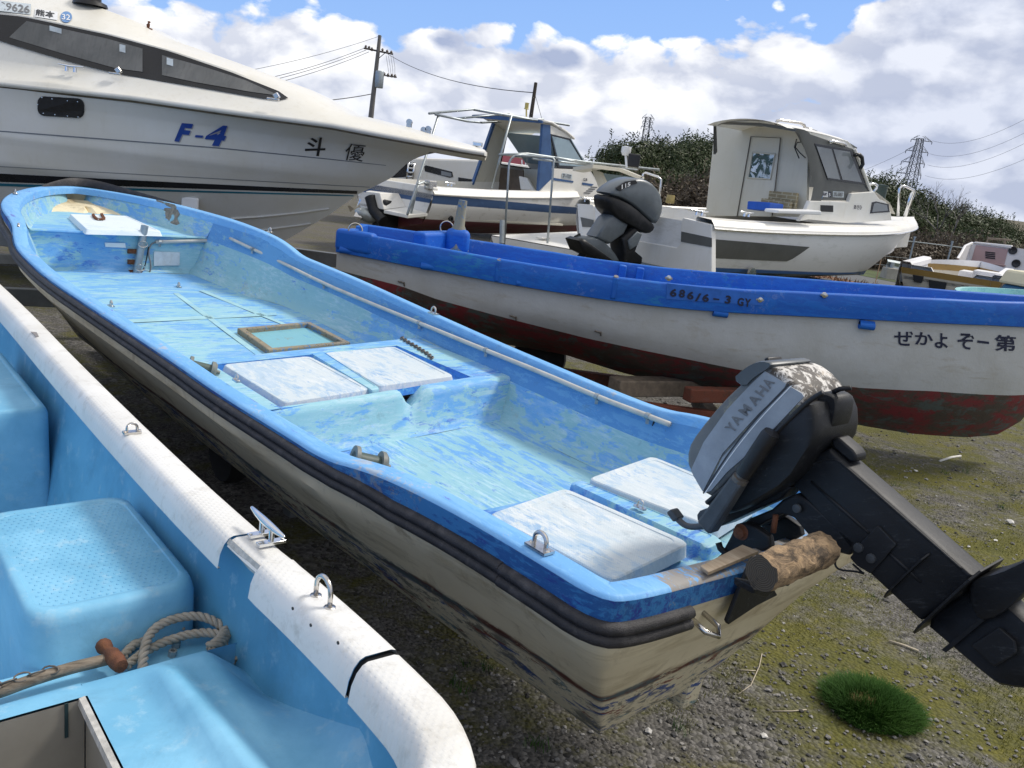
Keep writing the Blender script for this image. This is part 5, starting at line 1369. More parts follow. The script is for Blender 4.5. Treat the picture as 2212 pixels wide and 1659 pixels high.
M['ink'] = plain('navy_brush_paint', (.010, .014, .045), .5, 0, .3, 30)
def on_near(p): return Vector((p[0], near_y(p[0], p[2]), p[2]))
def paint_text(name, s, quad, mat, parent, yf_, lift=.004, bold=.0, shear=0.0, fr=None, y0=5.7):
    fr = fr or FW
    Q = [fr.onsurf(p, yf_, y0) for p in quad]
    V, Fs = text_mesh(s, 1.0, bold, shear); pts = []
    for u, v in V:
        p = Q[0].lerp(Q[1], u).lerp(Q[3].lerp(Q[2], u), v); y = yf_(p.x, p.z); pts.append(fr.w(p.x, y - lift, p.z))
    return MB().add(pts, Fs).build(name, mat, parent, smooth=0)
band_y = lambda x, z: near_y(x, wsec(x)[2]) - .030
M['patchblue'] = plain('lighter_blue_patch', (.02, .13, .50), .45, 0, .25, 8)
pq = [FW.onsurf(p, band_y, 5.7) for p in ((1440, 612), (1650, 636), (1648, 660), (1440, 646))]
MB().poly([Vector((p.x, band_y(p.x, p.z) + .001, p.z)) for p in pq]).build('paint_patch', M['patchblue'], wb, smooth=0)
for ch, x, y in (('6', 1454, 632), ('8', 1473, 634), ('6', 1491, 638), ('/', 1508, 642), ('6', 1524, 643), ('-', 1547, 646), ('3', 1572, 647), ('G', 1600, 652), ('Y', 1616, 654)):
    w_, h_ = (7, 9) if ch != '-' else (7, 1.6)
    paint_text('painted_numeral', ch, [(x - w_, y + h_ - .8), (x + w_, y + h_ + 1), (x + w_, y - h_ + 1), (x - w_, y - h_ - .8)], M['ink'], wb, band_y, .003, .04, .15)
for ch, x0, x1, y0, y1 in (('ぜ', 1931, 1972, 714, 746), ('か', 1976, 2015, 717, 745), ('よ', 2019, 2047, 719, 752), ('ぞ', 2068, 2104, 719, 754), ('一', 2111, 2136, 736, 741), ('第', 2148, 2194, 723, 758)):
    paint_text('painted_character', ch, [(x0, y1 - 1), (x1, y1 + 2), (x1, y0 + 2), (x0, y0 - 1)], M['ink'], wb, near_y, .004, .02)
# trailer below it: rusty cross tube, timbers
tr_ = thing('boat_trailer', (1.2, 6.2, 0), 'rusty old boat trailer with timber bearers under the white and blue boat', 'boat trailer')
M['redrust'] = stroke_paint('rusty_red_paint', (.16, .05, .03), (.09, .045, .03), (.28, .30, .27), .5, 0, (2, 2, 2), 9, .7, third_cov=.62)
q = onz((1512, 853), .33); rblock('cross_tube', q + Vector((.12, .1, -.01)), (.46, .10, .10), M['redrust'], tr_, 24, .012)
q = onz((1440, 850), .28); rblock('timber', q + Vector((0, .25, -.01)), (.85, .16, .12), M['wood'], tr_, 28, .01)
for y in (5.75, 6.5): MB().box(Vector((.35, y, .16)), (2.6, .07, .10)).build('rail', M['redrust'], tr_, smooth=0, bevel=.006)
for x in (-.6, .6, 1.5): MB().box(Vector((x, 6.2, .10)), (.09, .7, .12)).build('cross_beam', M['wood'], tr_, smooth=0, bevel=.006)
def wheel(parent, c, ax, r_=.28, w_=.16):
    o = MB().lathe(Vector(c) - Vector(ax).normalized() * w_ / 2, ax, [(r_ * .58, 0), (r_ * .93, 0), (r_, .025), (r_, w_ - .025), (r_ * .93, w_), (r_ * .58, w_)], 28).build('tyre', M['tyre'], parent, smooth=40)
    MB().lathe(Vector(c) - Vector(ax).normalized() * w_ * .4, ax, [(0, .02), (r_ * .25, .02), (r_ * .3, .0), (r_ * .6, 0), (r_ * .6, w_ * .8), (0, w_ * .8)], 20).build('rim', M['galv'], o, smooth=40)
    return o
for y in (5.5, 6.8): wheel(tr_, (.2, y, .22), (0, 1, 0), .22, .13)
# trailer below the worn blue skiff: two long grey channels and cross beams seen by the bow
tk = thing('boat_trailer', FM.w(3, 0, 0), 'grey steel boat trailer carrying the long worn blue skiff', 'boat trailer')
def beam2(name, a, b, w_, h_, parent, mat='beam'):
    a, b = Vector(a), Vector(b); d_ = (b - a).normalized(); sd = Vector((-d_.y, d_.x, 0)).normalized(); up_ = d_.cross(sd)
    if up_.z < 0: up_ = -up_
    return MB().box((a + b) / 2, ((b - a).length, w_, h_), (d_, sd, up_)).build(name, M[mat], parent, smooth=0, bevel=.006)
p, q = onz((-60, 622), .36), onz((205, 634), .36); beam2('cross_beam', p - Vector((0, 0, .05)), q + (q - p) * .4 - Vector((0, 0, .05)), .07, .13, tk)
p, q = onz((-60, 548), .34), onz((120, 553), .34); beam2('cross_beam', p - Vector((0, 0, .04)), q + (q - p) * .8 - Vector((0, 0, .04)), .06, .09, tk)
for yy in (-.16, .14): beam2('rail', FM.w(1.8, yy, .20), FM.w(5.6, yy, .22), .06, .10, tk)
for xx in (2.2, 3.2): beam2('cross_beam', FM.w(xx, -.5, .14), FM.w(xx, .18, .14), .07, .08, tk)
for s in (-.42, .14): wheel(tk, FM.w(2.9, s, .15), tuple(FM.n), .15, .10)

# ================================================================== the big white cruiser
FC = Frame(0, 9.0, 0)
M['cream'] = gelcoat('cruiser_gelcoat', (.74, .73, .69), (.36, .30, .20), .20, .28)
M['hullgel'] = gelcoat('cruiser_hull', (.68, .69, .68), (.40, .35, .26), .12, .22)
cz = thing('motor_cruiser', (-3.5, 9.0, 0), 'big white motor cruiser with long dark side windows and blue lettering on its flank', 'motor cruiser')
RAILPX = [(-400, 140), (0, 187), (283, 217), (500, 248), (713, 276), (813, 295), (913, 313), (1000, 329), (1046, 336)]
KEELPX = [(900, 341), (880, 352), (846, 384), (773, 420), (713, 463), (617, 519), (540, 560), (430, 610)]
stem = [FC.ony(p, 0) for p in KEELPX]
stz = [(v.z, v.x) for v in reversed(stem)]
def xstem(z):
    t_ = itp([(a, b) for a, b in stz], z)[0]
    if z > stz[-1][0]: t_ = stz[-1][1] + (z - stz[-1][0]) * 2.2
    return t_
def chb(x, z):
    d_ = max(0, xstem(z) - x); full = 1.20
    if z < 1.15: full = .86 + .34 * max(0, (z - .55)) / .6 if z > .55 else .86 * max(0, (z - .25) / .3)
    return full * (1 - math.exp(-d_ / (1.3 - .15 * max(0, min(1, (z - 1.0) / .4)))))
def cyf(x, z):
    if z <= 1.74: return -chb(x, z)
    k = min(rail, key=lambda q: abs(q[1].x - x)); f = max(0, min(1, (z - 1.74) / max(.02, k[1].z - 1.75)))
    return -lerp(chb(x, 1.74), lerp(chb(x, 1.8), k[2], .75), f)
rail = []
for X in [-400 + 15 * i for i in range(97)]:
    Y = itp(RAILPX, X)[0]
    wy = .23 + 1.0 * (1 - math.exp(-max(0, (1046 - X)) / 215.0)) * .95
    v = FC.ony((X, Y), -wy); rail.append((X, v, wy))
# hull skin: by level, from the stem aft
LV = [lerp(.30, 1.74, i / 44) for i in range(45)]
for s in (-1, 1):
    rows = []
    for z in LV:
        xs_ = xstem(z); r_ = []
        for i in range(81):
            f = (i / 80) ** 1.8; x = lerp(xs_, -8.2, f)
            kn = .010 * max(0, 1 - abs(z - 1.40) / .05) if z < 1.42 else 0
            r_.append(FC.w(x, s * (chb(x, z) + kn), z))
        rows.append(r_)
    # up to the rail
    top = []
    for i in range(81):
        f = (i / 80) ** 1.8; x = lerp(xstem(1.80), -8.2, f)
        k = min(rail, key=lambda q: abs(q[1].x - x)); top.append(FC.w(x, s * lerp(chb(x, 1.8), k[2], .75), k[1].z - .01))
    rows.append(top)
    MB().loft(rows).build('hull', M['hullgel'], cz, smooth=50)
tw = [FC.w(-8.2, s * chb(-8.2, z), z) for s, zs in ((-1, LV), (1, LV[::-1])) for z in zs]
MB().poly(tw).build('transom', M['hullgel'], cz, smooth=0)
# upper works as a skin through the lines seen on the near side, mirrored to the far side
RIDGE = [(-400, 130), (0, 173), (113, 180), (400, 230), (713, 264), (813, 284), (913, 302), (1000, 320), (1046, 329)]
CREASE = [(-400, 105), (0, 128), (113, 143), (300, 165), (433, 190), (567, 215), (640, 228), (713, 247), (800, 268), (900, 290), (1000, 315), (1046, 327)]
ROOF = [(-400, -120), (-50, 15), (0, 27), (50, 33), (233, 72), (367, 108), (500, 152), (610, 196), (650, 213), (713, 238), (800, 262), (900, 287), (1000, 314), (1046, 326)]
SIL = [(-400, -190), (-100, -60), (60, -22), (167, 2), (217, 17), (283, 42), (350, 79), (433, 107), (533, 143), (667, 193), (737, 230), (756, 246), (806, 255), (880, 274), (963, 299), (1020, 314), (1046, 324)]
XP = [-400 + 20 * i for i in range(72)] + [1032, 1046]
def cc(X):
    wy = .23 + .95 * (1 - math.exp(-max(0, (1046 - X)) / 215.0)); q = []
    k = max(0, min(1, (1046 - X) / 500))
    for tab, y in ((RAILPX, wy), (RAILPX, wy + .012), (RIDGE, wy - .012), (RIDGE, wy - .03), (CREASE, wy - .05 - .20 * k), (ROOF, wy - .06 - .34 * k), (SIL, max(.02, (wy - .06 - .34 * k) * .45))):
        Y = itp(tab, X)[0]
        if tab is RAILPX and y > wy: Y -= 6
        if tab is RIDGE and y == wy - .03: Y -= 3
        q.append(FC.ony((X, Y), -y))
    return q
C = [cc(X) for X in XP]
for s in (1, -1):
    def mir(v): return FC.w(v.x, v.y * s, v.z)
    rows = [[mir(v) for v in q] + [FC.w(q[-1].x, 0, q[-1].z + .004)] for q in C]
    MB().loft(rows).build('superstructure', M['cream'], cz, smooth=35)
    rows = [[FC.w(v.x, s * v.y, v.z) for v in (q[0], q[0] + Vector((0, -.022, .012)), q[0] + Vector((0, -.024, .03)), q[0] + Vector((0, -.01, .045)))] for q in C]
    MB().loft(rows).build('rub_rail', M['cream'], cz, smooth=60)
# shadow line under the rub rail, painted as a dark strip
M['rail_shade'] = plain('rail_shade_paint', (.12, .10, .07), .7, 0, .5, 12)
rows = [[FC.w(q[0].x, q[0].y - .003, q[0].z + .001), FC.w(q[0].x, q[0].y + .01, q[0].z - .016)] for q in C]
MB().loft(rows).build('rail_shade_line', M['rail_shade'], cz, smooth=0)
# blunt end of the pulpit
e = C[-1]; MB().poly([FC.w(v.x, v.y, v.z) for v in e] + [FC.w(v.x, -v.y, v.z) for v in reversed(e)]).build('pulpit_end', M['cream'], cz, smooth=0)
# underside of the pulpit
rows = [[FC.w(q[0].x, q[0].y, q[0].z), FC.w(q[0].x, 0, q[0].z - .05), FC.w(q[0].x, -q[0].y, q[0].z)] for X, q in zip(XP, C) if X > 820]
MB().loft(rows).build('pulpit_bottom', M['cream'], cz, smooth=60)
# window band between crease and roof edge
def onband(px, lift=.006):
    X = px[0]; wy = .23 + .95 * (1 - math.exp(-max(0, (1046 - X)) / 215.0)); k = max(0, min(1, (1046 - X) / 500))
    yc_, yr = wy - .05 - .20 * k, wy - .06 - .34 * k; Yc, Yr = itp(CREASE, X)[0], itp(ROOF, X)[0]
    f = (Yc - px[1]) / max(1, (Yc - Yr)); return FC.ony((px[0], px[1]), -(lerp(yc_, yr, f) + lift))
def bandpoly(pts, lift, n=1):
    # resample edges finely so the glass follows the curve
    P_ = []
    for a, b in zip(pts, pts[1:] + pts[:1]):
        m_ = max(1, int(abs(b[0] - a[0]) / 25)); P_ += [(lerp(a[0], b[0], i / m_), lerp(a[1], b[1], i / m_)) for i in range(m_)]
    return [FC.w(*onband(p, lift)) for p in P_]
M['glassblk'] = plain('black_window_band', (.012, .013, .016), .12, 0, .3, 6)
def curtain():
    m, t, b, co = newmat('dusty_tinted_pane'); n = t.noise(co, 4, 6, .6, .6); n2 = t.noise(co, 14, 5, .6, stretch=(3, 1, .4))
    c = t.mix(t.ramp(n, .35, .7), (.10, .105, .105), (.17, .17, .165)); c = t.mix(t.math('MULTIPLY', t.ramp(n2, .5, .7), .4), c, (.07, .07, .07))
    finish(t, b, c, .12, 0); return m
M['pane'] = curtain()
def bandstrip(top, bot, lift, n=46, m_=7):
    x0, x1 = max(top[0][0], bot[0][0]), min(top[-1][0], bot[-1][0]); rows = []
    for i in range(n + 1):
        X = lerp(x0, x1, i / n); a, b = itp(top, X)[0], itp(bot, X)[0]; rows.append([FC.w(*onband((X, lerp(a, b, j / m_)), lift)) for j in range(m_ + 1)])
    return MB().loft(rows)
wn = bandstrip([(-300, -40), (0, 31), (50, 36), (233, 75), (367, 111), (500, 156), (608, 199), (619, 205), (622, 211)], [(-300, 10), (0, 88), (33, 99), (167, 138), (267, 162), (433, 189), (567, 212), (600, 216), (618, 216.5), (622, 212)], .016).build('side_window', M['glassblk'], cz, smooth=0)
for top, bot in (([(20, 80), (57, 45), (230, 83), (308, 105)], [(20, 80.5), (30, 84), (140, 117), (252, 148), (308, 155)]), ([(350, 119), (440, 144), (530, 173), (598, 204)], [(350, 162), (420, 177), (540, 198), (598, 206)]), ([(-260, 0), (-8, 35)], [(-260, 20), (-60, 58), (-8, 62)])):
    bandstrip(top, bot, .022).build('pane', M['pane'], wn, smooth=60)
for pts in ([(107, 55), (133, 62), (133, 73), (107, 66)], [(464 - 110, 122), (372 - 5, 124), (372 - 5, 140), (354, 136)][0:0] or [(258, 95), (271, 98), (271, 114), (258, 111)], [(360, 124), (374, 128), (374, 143), (360, 139)]):
    MB().poly(bandpoly(pts, .028)).build('window_tag', M['panel'], wn, smooth=0)
# stripes on the hull
def hullstripe(name, top, bot, mat, lift=.006, n=60, x0=-400):
    rows = []
    x1 = min(top[-1][0], bot[-1][0])
    for i in range(n + 1):
        X = lerp(x0, x1, i / n); rr = []
        for tab in (top, bot):
            v = FC.onsurf((X, itp(tab, X)[0]), cyf, -1.1); rr.append(FC.w(v.x, cyf(v.x, v.z) - lift, v.z))
        rows.append(rr)
    MB().loft(rows).build(name, mat, cz, smooth=60)
M['stripeb'] = plain('black_stripe', (.014, .016, .022), .25, 0, .3, 5); M['teal'] = plain('teal_stripe', (.015, .16, .24), .3, 0, .2, 6); M['grey_line'] = plain('thin_grey_stripe', (.16, .18, .21), .4)
hullstripe('hull_stripe', [(-400, 358), (0, 375), (400, 395), (713, 410), (782, 413)], [(-400, 377), (0, 393), (400, 407), (713, 417), (772, 419)], M['stripeb'])
hullstripe('hull_stripe', [(-400, 382), (0, 396), (400, 411), (713, 420), (765, 422)], [(-400, 389), (0, 402), (400, 415), (713, 423), (764, 424)], M['teal'])
hullstripe('hull_stripe', [(-400, 345), (0, 359.2), (713, 399.4), (800, 404)], [(-400, 346.2), (0, 360.4), (713, 400.6), (799, 405)], M['grey_line'])
hullstripe('hull_knuckle', [(-400, 268), (0, 282), (467, 318), (713, 343), (835, 357)], [(-400, 270.5), (0, 284.5), (467, 320.5), (713, 345), (834, 358)], M['grey_line'], .004)
# spray strakes near the forefoot
for top in ([(500, 474), (560, 470), (640, 462), (712, 452)], [(560, 500), (600, 494), (655, 487), (672, 484)]):
    rows = []
    for i in range(21):
        X = lerp(top[0][0], top[-1][0], i / 20); v = FC.onsurf((X, itp(top, X)[0]), cyf, -.5); y = cyf(v.x, v.z)
        rows.append([FC.w(v.x, y + .004, v.z + .03), FC.w(v.x, y - .03, v.z + .004), FC.w(v.x, y + .006, v.z - .012)])
    MB().loft(rows).build('spray_strake', M['hullgel'], cz, smooth=0)
# port light
def rrect(x0, y0, x1, y1, r_, sk=0.0):
    out_ = []
    for cx_, cy_, a0 in ((x1 - r_, y0 + r_, -90), (x1 - r_, y1 - r_, 0), (x0 + r_, y1 - r_, 90), (x0 + r_, y0 + r_, 180)):
        for k in range(5): a = R(a0 + k * 22.5); X = cx_ + r_ * math.cos(a); out_.append((X, cy_ + r_ * math.sin(a) + sk * (X - x0)))
    return out_
def onhull(px, lift): v = FC.onsurf(px, cyf, -1.1); return FC.w(v.x, cyf(v.x, v.z) - lift, v.z)
pl_ = MB().ngon_prism([onhull(p, .004) for p in rrect(82, 207, 183, 250, 14, .06)], [onhull(p, .018) for p in rrect(83, 208, 182, 249, 14, .06)]).build('port_light', M['black'], cz, smooth=0, bevel=.003)
MB().poly([onhull(p, .0195) for p in rrect(92, 217, 173, 240, 7, .06)]).build('port_light_glass', M['glassblk'], pl_, smooth=0)
for p in ((93, 211), (115, 214), (148, 218), (170, 220), (84, 226), (179, 236), (96, 245), (121, 248), (148, 251), (171, 253)):
    MB().lathe(onhull(p, .018), -FC.n, [(0, 0), (.006, 0), (.004, .003), (0, .003)], 8).build('screw', M['chrome'], pl_)
# lettering
M['letblue'] = plain('blue_lettering', (.012, .055, .30), .35, 0, .1, 10); M['letshade'] = plain('grey_letter_shadow', (.32, .33, .36), .4); M['letblack'] = plain('black_lettering', (.010, .012, .018), .35)
for dx, mt, li in ((1.8, 'letshade', .005), (0, 'letblue', .007)):
    paint_text('flank_letter', 'F', [(377 + dx, 305 + dx), (412 + dx, 309 + dx), (418 + dx, 268 + dx), (383 + dx, 265 + dx)], M[mt], cz, cyf, li, .05, .25, FC, -1.1)
    paint_text('flank_letter', '-', [(421 + dx, 296.5 + dx), (440 + dx, 298 + dx), (440 + dx, 293 + dx), (421 + dx, 291.5 + dx)], M[mt], cz, cyf, li, .03, .25, FC, -1.1)
    paint_text('flank_letter', '4', [(441 + dx, 313 + dx), (488 + dx, 317 + dx), (492 + dx, 272 + dx), (445 + dx, 268 + dx)], M[mt], cz, cyf, li, .05, .25, FC, -1.1)
hb_ = bvh_of([o for o in cz.children if o.name.startswith('hull') and 'stripe' not in o.name and 'knuckle' not in o.name])
drape_text('flank_character', '斗', [(658, 334), (702, 338), (704, 297), (660, 293)], hb_, .006, M['letblack'], cz, .02, .12)
drape_text('flank_character', '優', [(744, 345), (786, 349), (790, 312), (748, 308)], hb_, .006, M['letblack'], cz, 0, .12)
# registration plates on the roof edge
def onroof(px, lift=.01):
    X = px[0]; wy = .23 + .95 * (1 - math.exp(-max(0, (1046 - X)) / 215.0)); k = max(0, min(1, (1046 - X) / 500))
    y0, y1 = wy - .06 - .34 * k, (wy - .06 - .34 * k) * .45; Y0, Y1 = itp(ROOF, X)[0], itp(SIL, X)[0]
    f = (Y0 - px[1]) / max(1, Y0 - Y1); v = FC.ony(px, -lerp(y0, y1, f)); return FC.w(v.x, v.y, v.z) + Vector((0, -lift * .8, lift * .6))
def plate_text(s, quad, tq, platemat, bold=0.02):
    pl = MB().poly([onroof(p, .008) for p in quad]).build('registration_plate', platemat, cz, smooth=0)
    V, Fs = text_mesh(s, 1, bold); a, b, c_, d_ = tq; pts = []
    for u, v in V:
        X = lerp(lerp(a[0], b[0], u), lerp(d_[0], c_[0], u), v); Y = lerp(lerp(a[1], b[1], u), lerp(d_[1], c_[1], u), v); pts.append(onroof((X, Y), .012))
    MB().add(pts, Fs).build('plate_text', M['decalgrey'] if '2' in s else M['letblack'], pl, smooth=0)
plate_text('3-29626', [(-24, 22), (67, 33), (68, 10), (-22, 0)], [(-20, 20), (65, 31), (66, 14), (-19, 3)], M['panel'])
plate_text('熊本', [(75, 37), (125, 45), (126, 27), (77, 20)], [(77, 35), (119, 42), (120, 27), (79, 21)], M['whitepl'])
M['roundel'] = plain('blue_roundel', (.12, .26, .52), .4)
rd = MB().poly([onroof((144 + 12.5 * math.cos(a), 38 + 12 * math.sin(a)), .009) for a in [k * math.pi / 12 for k in range(24)]]).build('inspection_sticker', M['roundel'], cz, smooth=0)
V, Fs = text_mesh('32', 1, .01); MB().add([onroof((135 + 18 * u, 44 - 12 * v + 2 * u), .013) for u, v in V], Fs).build('sticker_text', M['whitepl'], rd, smooth=0)
# horn, deck fittings, cleat, spotlight on the roof, bow rail stubs
p = FC.w(*FC.ony((320, 62), -.25)); MB().tube([p, p + Vector((0, 0, .035)), p + Vector((.01, 0, .05))], [.012, .018, .01], 8).lathe(p + Vector((.008, 0, .05)), Vector((0, 0, 1)), [(0, 0), (.014, .006), (.014, .018), (0, .024)], 10).box(p, (.07, .04, .012)).build('horn', M['rust'], cz, smooth=40)
p = FC.w(*FC.ony((195, 8), -.3)); MB().lathe(p - Vector((0, 0, .02)), Vector((0, 0, 1)), [(0, 0), (.16, 0), (.15, .03), (.10, .05), (.10, .12), (.07, .15), (0, .16)], 24).build('roof_lamp', M['black'], cz, smooth=40)
def wcleat(px, y, L_, frame, parent, mat='chrome', ang=0):
    p = frame.w(*frame.ony(px, y)); d_ = frame.h
    MB().tube([p + d_ * L_ * f + Vector((0, 0, .045 + (abs(f) * .02))) for f in (-.5, -.45, -.2, 0, .2, .45, .5)], [.006, .01, .014, .016, .014, .01, .006], 8).lathe(p - d_ * L_ * .16, Vector((0, 0, 1)), [(.018, 0), (.013, .045)], 8).lathe(p + d_ * L_ * .16, Vector((0, 0, 1)), [(.018, 0), (.013, .045)], 8).build('cleat', M[mat], parent, smooth=50)
wcleat((153, 155), -1.02, .24, FC, cz)
for px in ((249, 159), (590, 214)):
    p = FC.w(*FC.ony(px, -1.0)); MB().box(p, (.11, .04, .02)).box(p + Vector((.03, 0, .03)), (.05, .04, .05), (Vector((.8, 0, .6)), Vector((0, 1, 0)), Vector((-.6, 0, .8)))).build('deck_fitting', M['steel'], cz, smooth=0, bevel=.006)
p = FC.w(*FC.ony((886, 288), -.42)); MB().lathe(p, Vector((0, -.6, .8)), [(0, .012), (.03, .012), (.045, 0), (.05, 0)], 18).build('vent', M['cream'], cz)
for px in ((884, 268), (915, 285), (925, 283)):
    p = FC.w(*FC.ony(px, -.2)); MB().box(p, (.05, .05, .06)).lathe(p + Vector((0, -.03, .02)), Vector((0, 1, 0)), [(0, 0), (.03, 0), (.03, .06), (0, .06)], 12).build('anchor_roller', M['steel'], cz, smooth=40)
p = FC.w(*FC.ony((1031, 316), -.05)); MB().box(p + Vector((0, 0, .02)), (.10, .08, .05)).build('bow_light', M['chrome'], cz, smooth=0, bevel=.01)
# cradle: white pad on a post and dark timber blocks below the keel
crd = thing('boat_cradle', (-4.5, 8.6, 0), 'boat cradle with a white pad steadying the big cruiser hull', 'boat cradle')
q = onhull((415, 440), .03); MB().box(q + Vector((0, -.02, 0)), (.17, .03, .13)).build('pad', M['whitepl'], crd, smooth=0, bevel=.02)
MB().tube([q + Vector((0, -.05, -.03)), Vector((q.x, q.y - .25, 0))], .03, 10).build('post', M['galv'], crd)
for x in (-6.5, -4.2, -2.6): MB().box(Vector((x, 9.0, .16)), (.3, 1.6, .32)).build('timber_block', M['wood'], crd, smooth=0, bevel=.01)
for y in (8.2, 9.8): MB().box(Vector((-4.9, y, .42)), (5.6, .10, .16)).build('rail', M['beam'], crd, smooth=0, bevel=.008)
# ================================================================== boats further back
def W2(fr, px, y): return fr.w(*fr.ony(px, y))
def WX(fr, px, x): return fr.w(*fr.onx(px, x))
def tubes(name, runs, r, mat, parent, n=6): 
    mb_ = MB()
    for P_ in runs: mb_.tube(P_, r, n)
    return mb_.build(name, mat, parent, smooth=180)
def hull_shell(fr, L, y0, y1, zr, zc, zk, parent, mats, bowx=.35, chine_in=.18, split=None, rake=.8, flat_t=0.0):
    """hull from the transom (x = 0) to the bow (x = L): starboard gunwale at y0, port at y1; zr(x), zc(x), zk(x) heights of rail, chine, keel"""
    yc = (y0 + y1) / 2; hb = (y1 - y0) / 2; N = 40
    def half(x, lv):      # lv 0 rail, 1 chine
        Lx = L - (rake * .55 if lv else 0); f = max(0, min(1, (Lx - x) / (Lx * (1 - bowx))))
        return (hb - (chine_in if lv else 0)) * (1 - (1 - f) ** 2.2) if f < 1 else hb - (chine_in if lv else 0)
    for s in (-1, 1):
        rows = []
        for i in range(N + 1):
            x = L * i / N; r_ = zr(x); c_ = min(zc(x) + .0, r_ - .05); k_ = min(zk(x), c_ - .01)
            h0, h1 = half(x, 0), max(0.001, half(x, 1))
            if x > L - rake * .55: h1 = .001; c_ = lerp(c_, r_ - .06, min(1, (x - (L - rake * .55)) / (rake * .55))); k_ = c_ - .01
            row = []
            for q in range(9):
                f = q / 8; row.append(fr.w(x, yc + s * (lerp(h0, h1, f) + .06 * math.sin(math.pi * f) * min(1, h1 * 3)), lerp(r_, c_, f)))
            row += [fr.w(x, yc + s * h1 * .5, lerp(c_, k_, .45)), fr.w(x, yc, k_)]
            rows.append(row)
        MB().loft(rows).build('hull', mats[0], parent, smooth=40)
    tpts = [fr.w(0, y0, zr(0)), fr.w(0, y0 + chine_in, zc(0)), fr.w(0, yc, zk(0)), fr.w(0, y1 - chine_in, zc(0)), fr.w(0, y1, zr(0))]
    MB().poly(tpts).build('transom', mats[0], parent, smooth=0)
    return half, yc
WHITE2 = (.80, .79, .76)
# ---- 271: the white cabin boat with a blue stripe
S2 = ondepth((936, 419), 14.0); F2 = Frame(S2.x, S2.y, R(52)); B2 = 2.0; z2g = S2.z
M['hull271'] = zband('striped_hull', [(.62, (.14, .10, .085), (.14, .03, .03), .55), (.735, (.13, .028, .04), (.13, .028, .04), 0), (z2g - .16, WHITE2, (.66, .64, .60), .3), (z2g - .012, (.035, .085, .20), (.05, .11, .24), .3), (9, WHITE2, (.68, .66, .6), .3)], .006, .012, .45, 6, marks=[((.75, .72, .66), 30, .66, .68, .0)], bumps=.1)
M['white2'] = gelcoat('aged_white_topside', WHITE2, (.45, .38, .26), .25, .35)
M['beige'] = gelcoat('beige_liner', (.62, .60, .52), (.40, .34, .24), .2, .45)
M['blue2'] = plain('faded_blue_trim', (.04, .10, .24), .45, 0, .2, 6)
M['glass'] = plain('pale_window_glass', (.30, .40, .46), .06, 0, .1, 3)
b2 = thing('cabin_boat', F2.w(3, .9, 0), 'white cabin boat with faded blue stripe, open back cabin and folding canopy frame', 'cabin boat')
def zr2(x): return z2g + .015 * x + .008 * x * x
half2, yc2 = hull_shell(F2, 6.8, 0, B2, zr2, lambda x: .66 + .03 * x, lambda x: .42 + .004 * x * x, b2, [M['hull271']], .45, .2, rake=1.4)
def skin2(px, y=0): return W2(F2, px, y)
rows = []
for i in range(15):
    x = 4.2 * i / 14; rows.append([F2.w(x, yy, zr2(x) + dz) for yy, dz in ((-.02, -.02), (-.03, .0), (-.015, .03), (.0, .04), (.05, .11), (.16, .12), (.17, -.35))])
MB().loft(rows).build('coaming', M['white2'], b2, smooth=40)
rows = [[F2.w(r_[0], B2 - (r_[1]), r_[2]) for r_ in [(4.2 * i / 14, yy, zr2(4.2 * i / 14) + dz) for yy, dz in ((-.02, -.02), (-.03, 0), (-.015, .03), (0, .04), (.05, .11), (.16, .12), (.17, -.35))]] for i in range(15)]
MB().loft(rows).build('coaming', M['white2'], b2, smooth=40)
MB().box(F2.w(2.0, B2 / 2, .78), (4.0, 1.7, .04), (F2.h, F2.n, F2.k)).build('cockpit_floor', M['beige'], b2)
MB().box(F2.w(.06, B2 / 2, z2g + .0), (.12, B2 - .02, .22), (F2.h, F2.n, F2.k)).build('transom_top', M['white2'], b2, smooth=0, bevel=.02)
# cabin: measure stations on the starboard side
xa = F2.ony((1188, 300), .12).x; xw0 = F2.ony((1191, 291), .12); xw1 = F2.ony((1271, 366), .12)
zt_ = F2.ony((1180, 266), .12).z; ztf = F2.ony((1232, 299), .2).z
xf = F2.ony((1232, 299), .2).x
foot = F2.ony((1192, 386), .1).z
YP = B2 - .15; YSs = .12
def slab2(pts, y, th, name, mat): return MB().prism([F2.w(x, y, z) for x, z in pts], F2.n * th).build(name, mat, b2, smooth=0, bevel=.01)
p_ = lambda px, y=YSs: (F2.ony(px, y).x, F2.ony(px, y).z)
# starboard side: blue pillar, windscreen side frame with glass, lower cabin side
slab2([p_((1173, 268)), p_((1189, 270)), p_((1193, 386)), p_((1163, 414))], YSs, .06, 'cabin_pillar', M['blue2'])
slab2([p_((1189, 288)), p_((1233, 299)), p_((1274, 367)), p_((1206, 364))], YSs + .012, .02, 'window_frame', M['glassblk'])
wf = slab2([p_((1193, 294)), p_((1230, 303)), p_((1265, 361)), p_((1209, 358))], YSs + .002, .05, 'window_pane', M['glass'])
slab2([p_((1192, 364)), p_((1275, 367)), p_((1302, 410)), p_((1306, 430)), p_((1163, 418)), p_((1192, 385))], YSs + .004, .05, 'cabin_side', M['white2'])
slab2([p_((1189, 270)), p_((1234, 292)), p_((1234, 300)), p_((1189, 289))], YSs + .004, .05, 'roof_side', M['white2'])
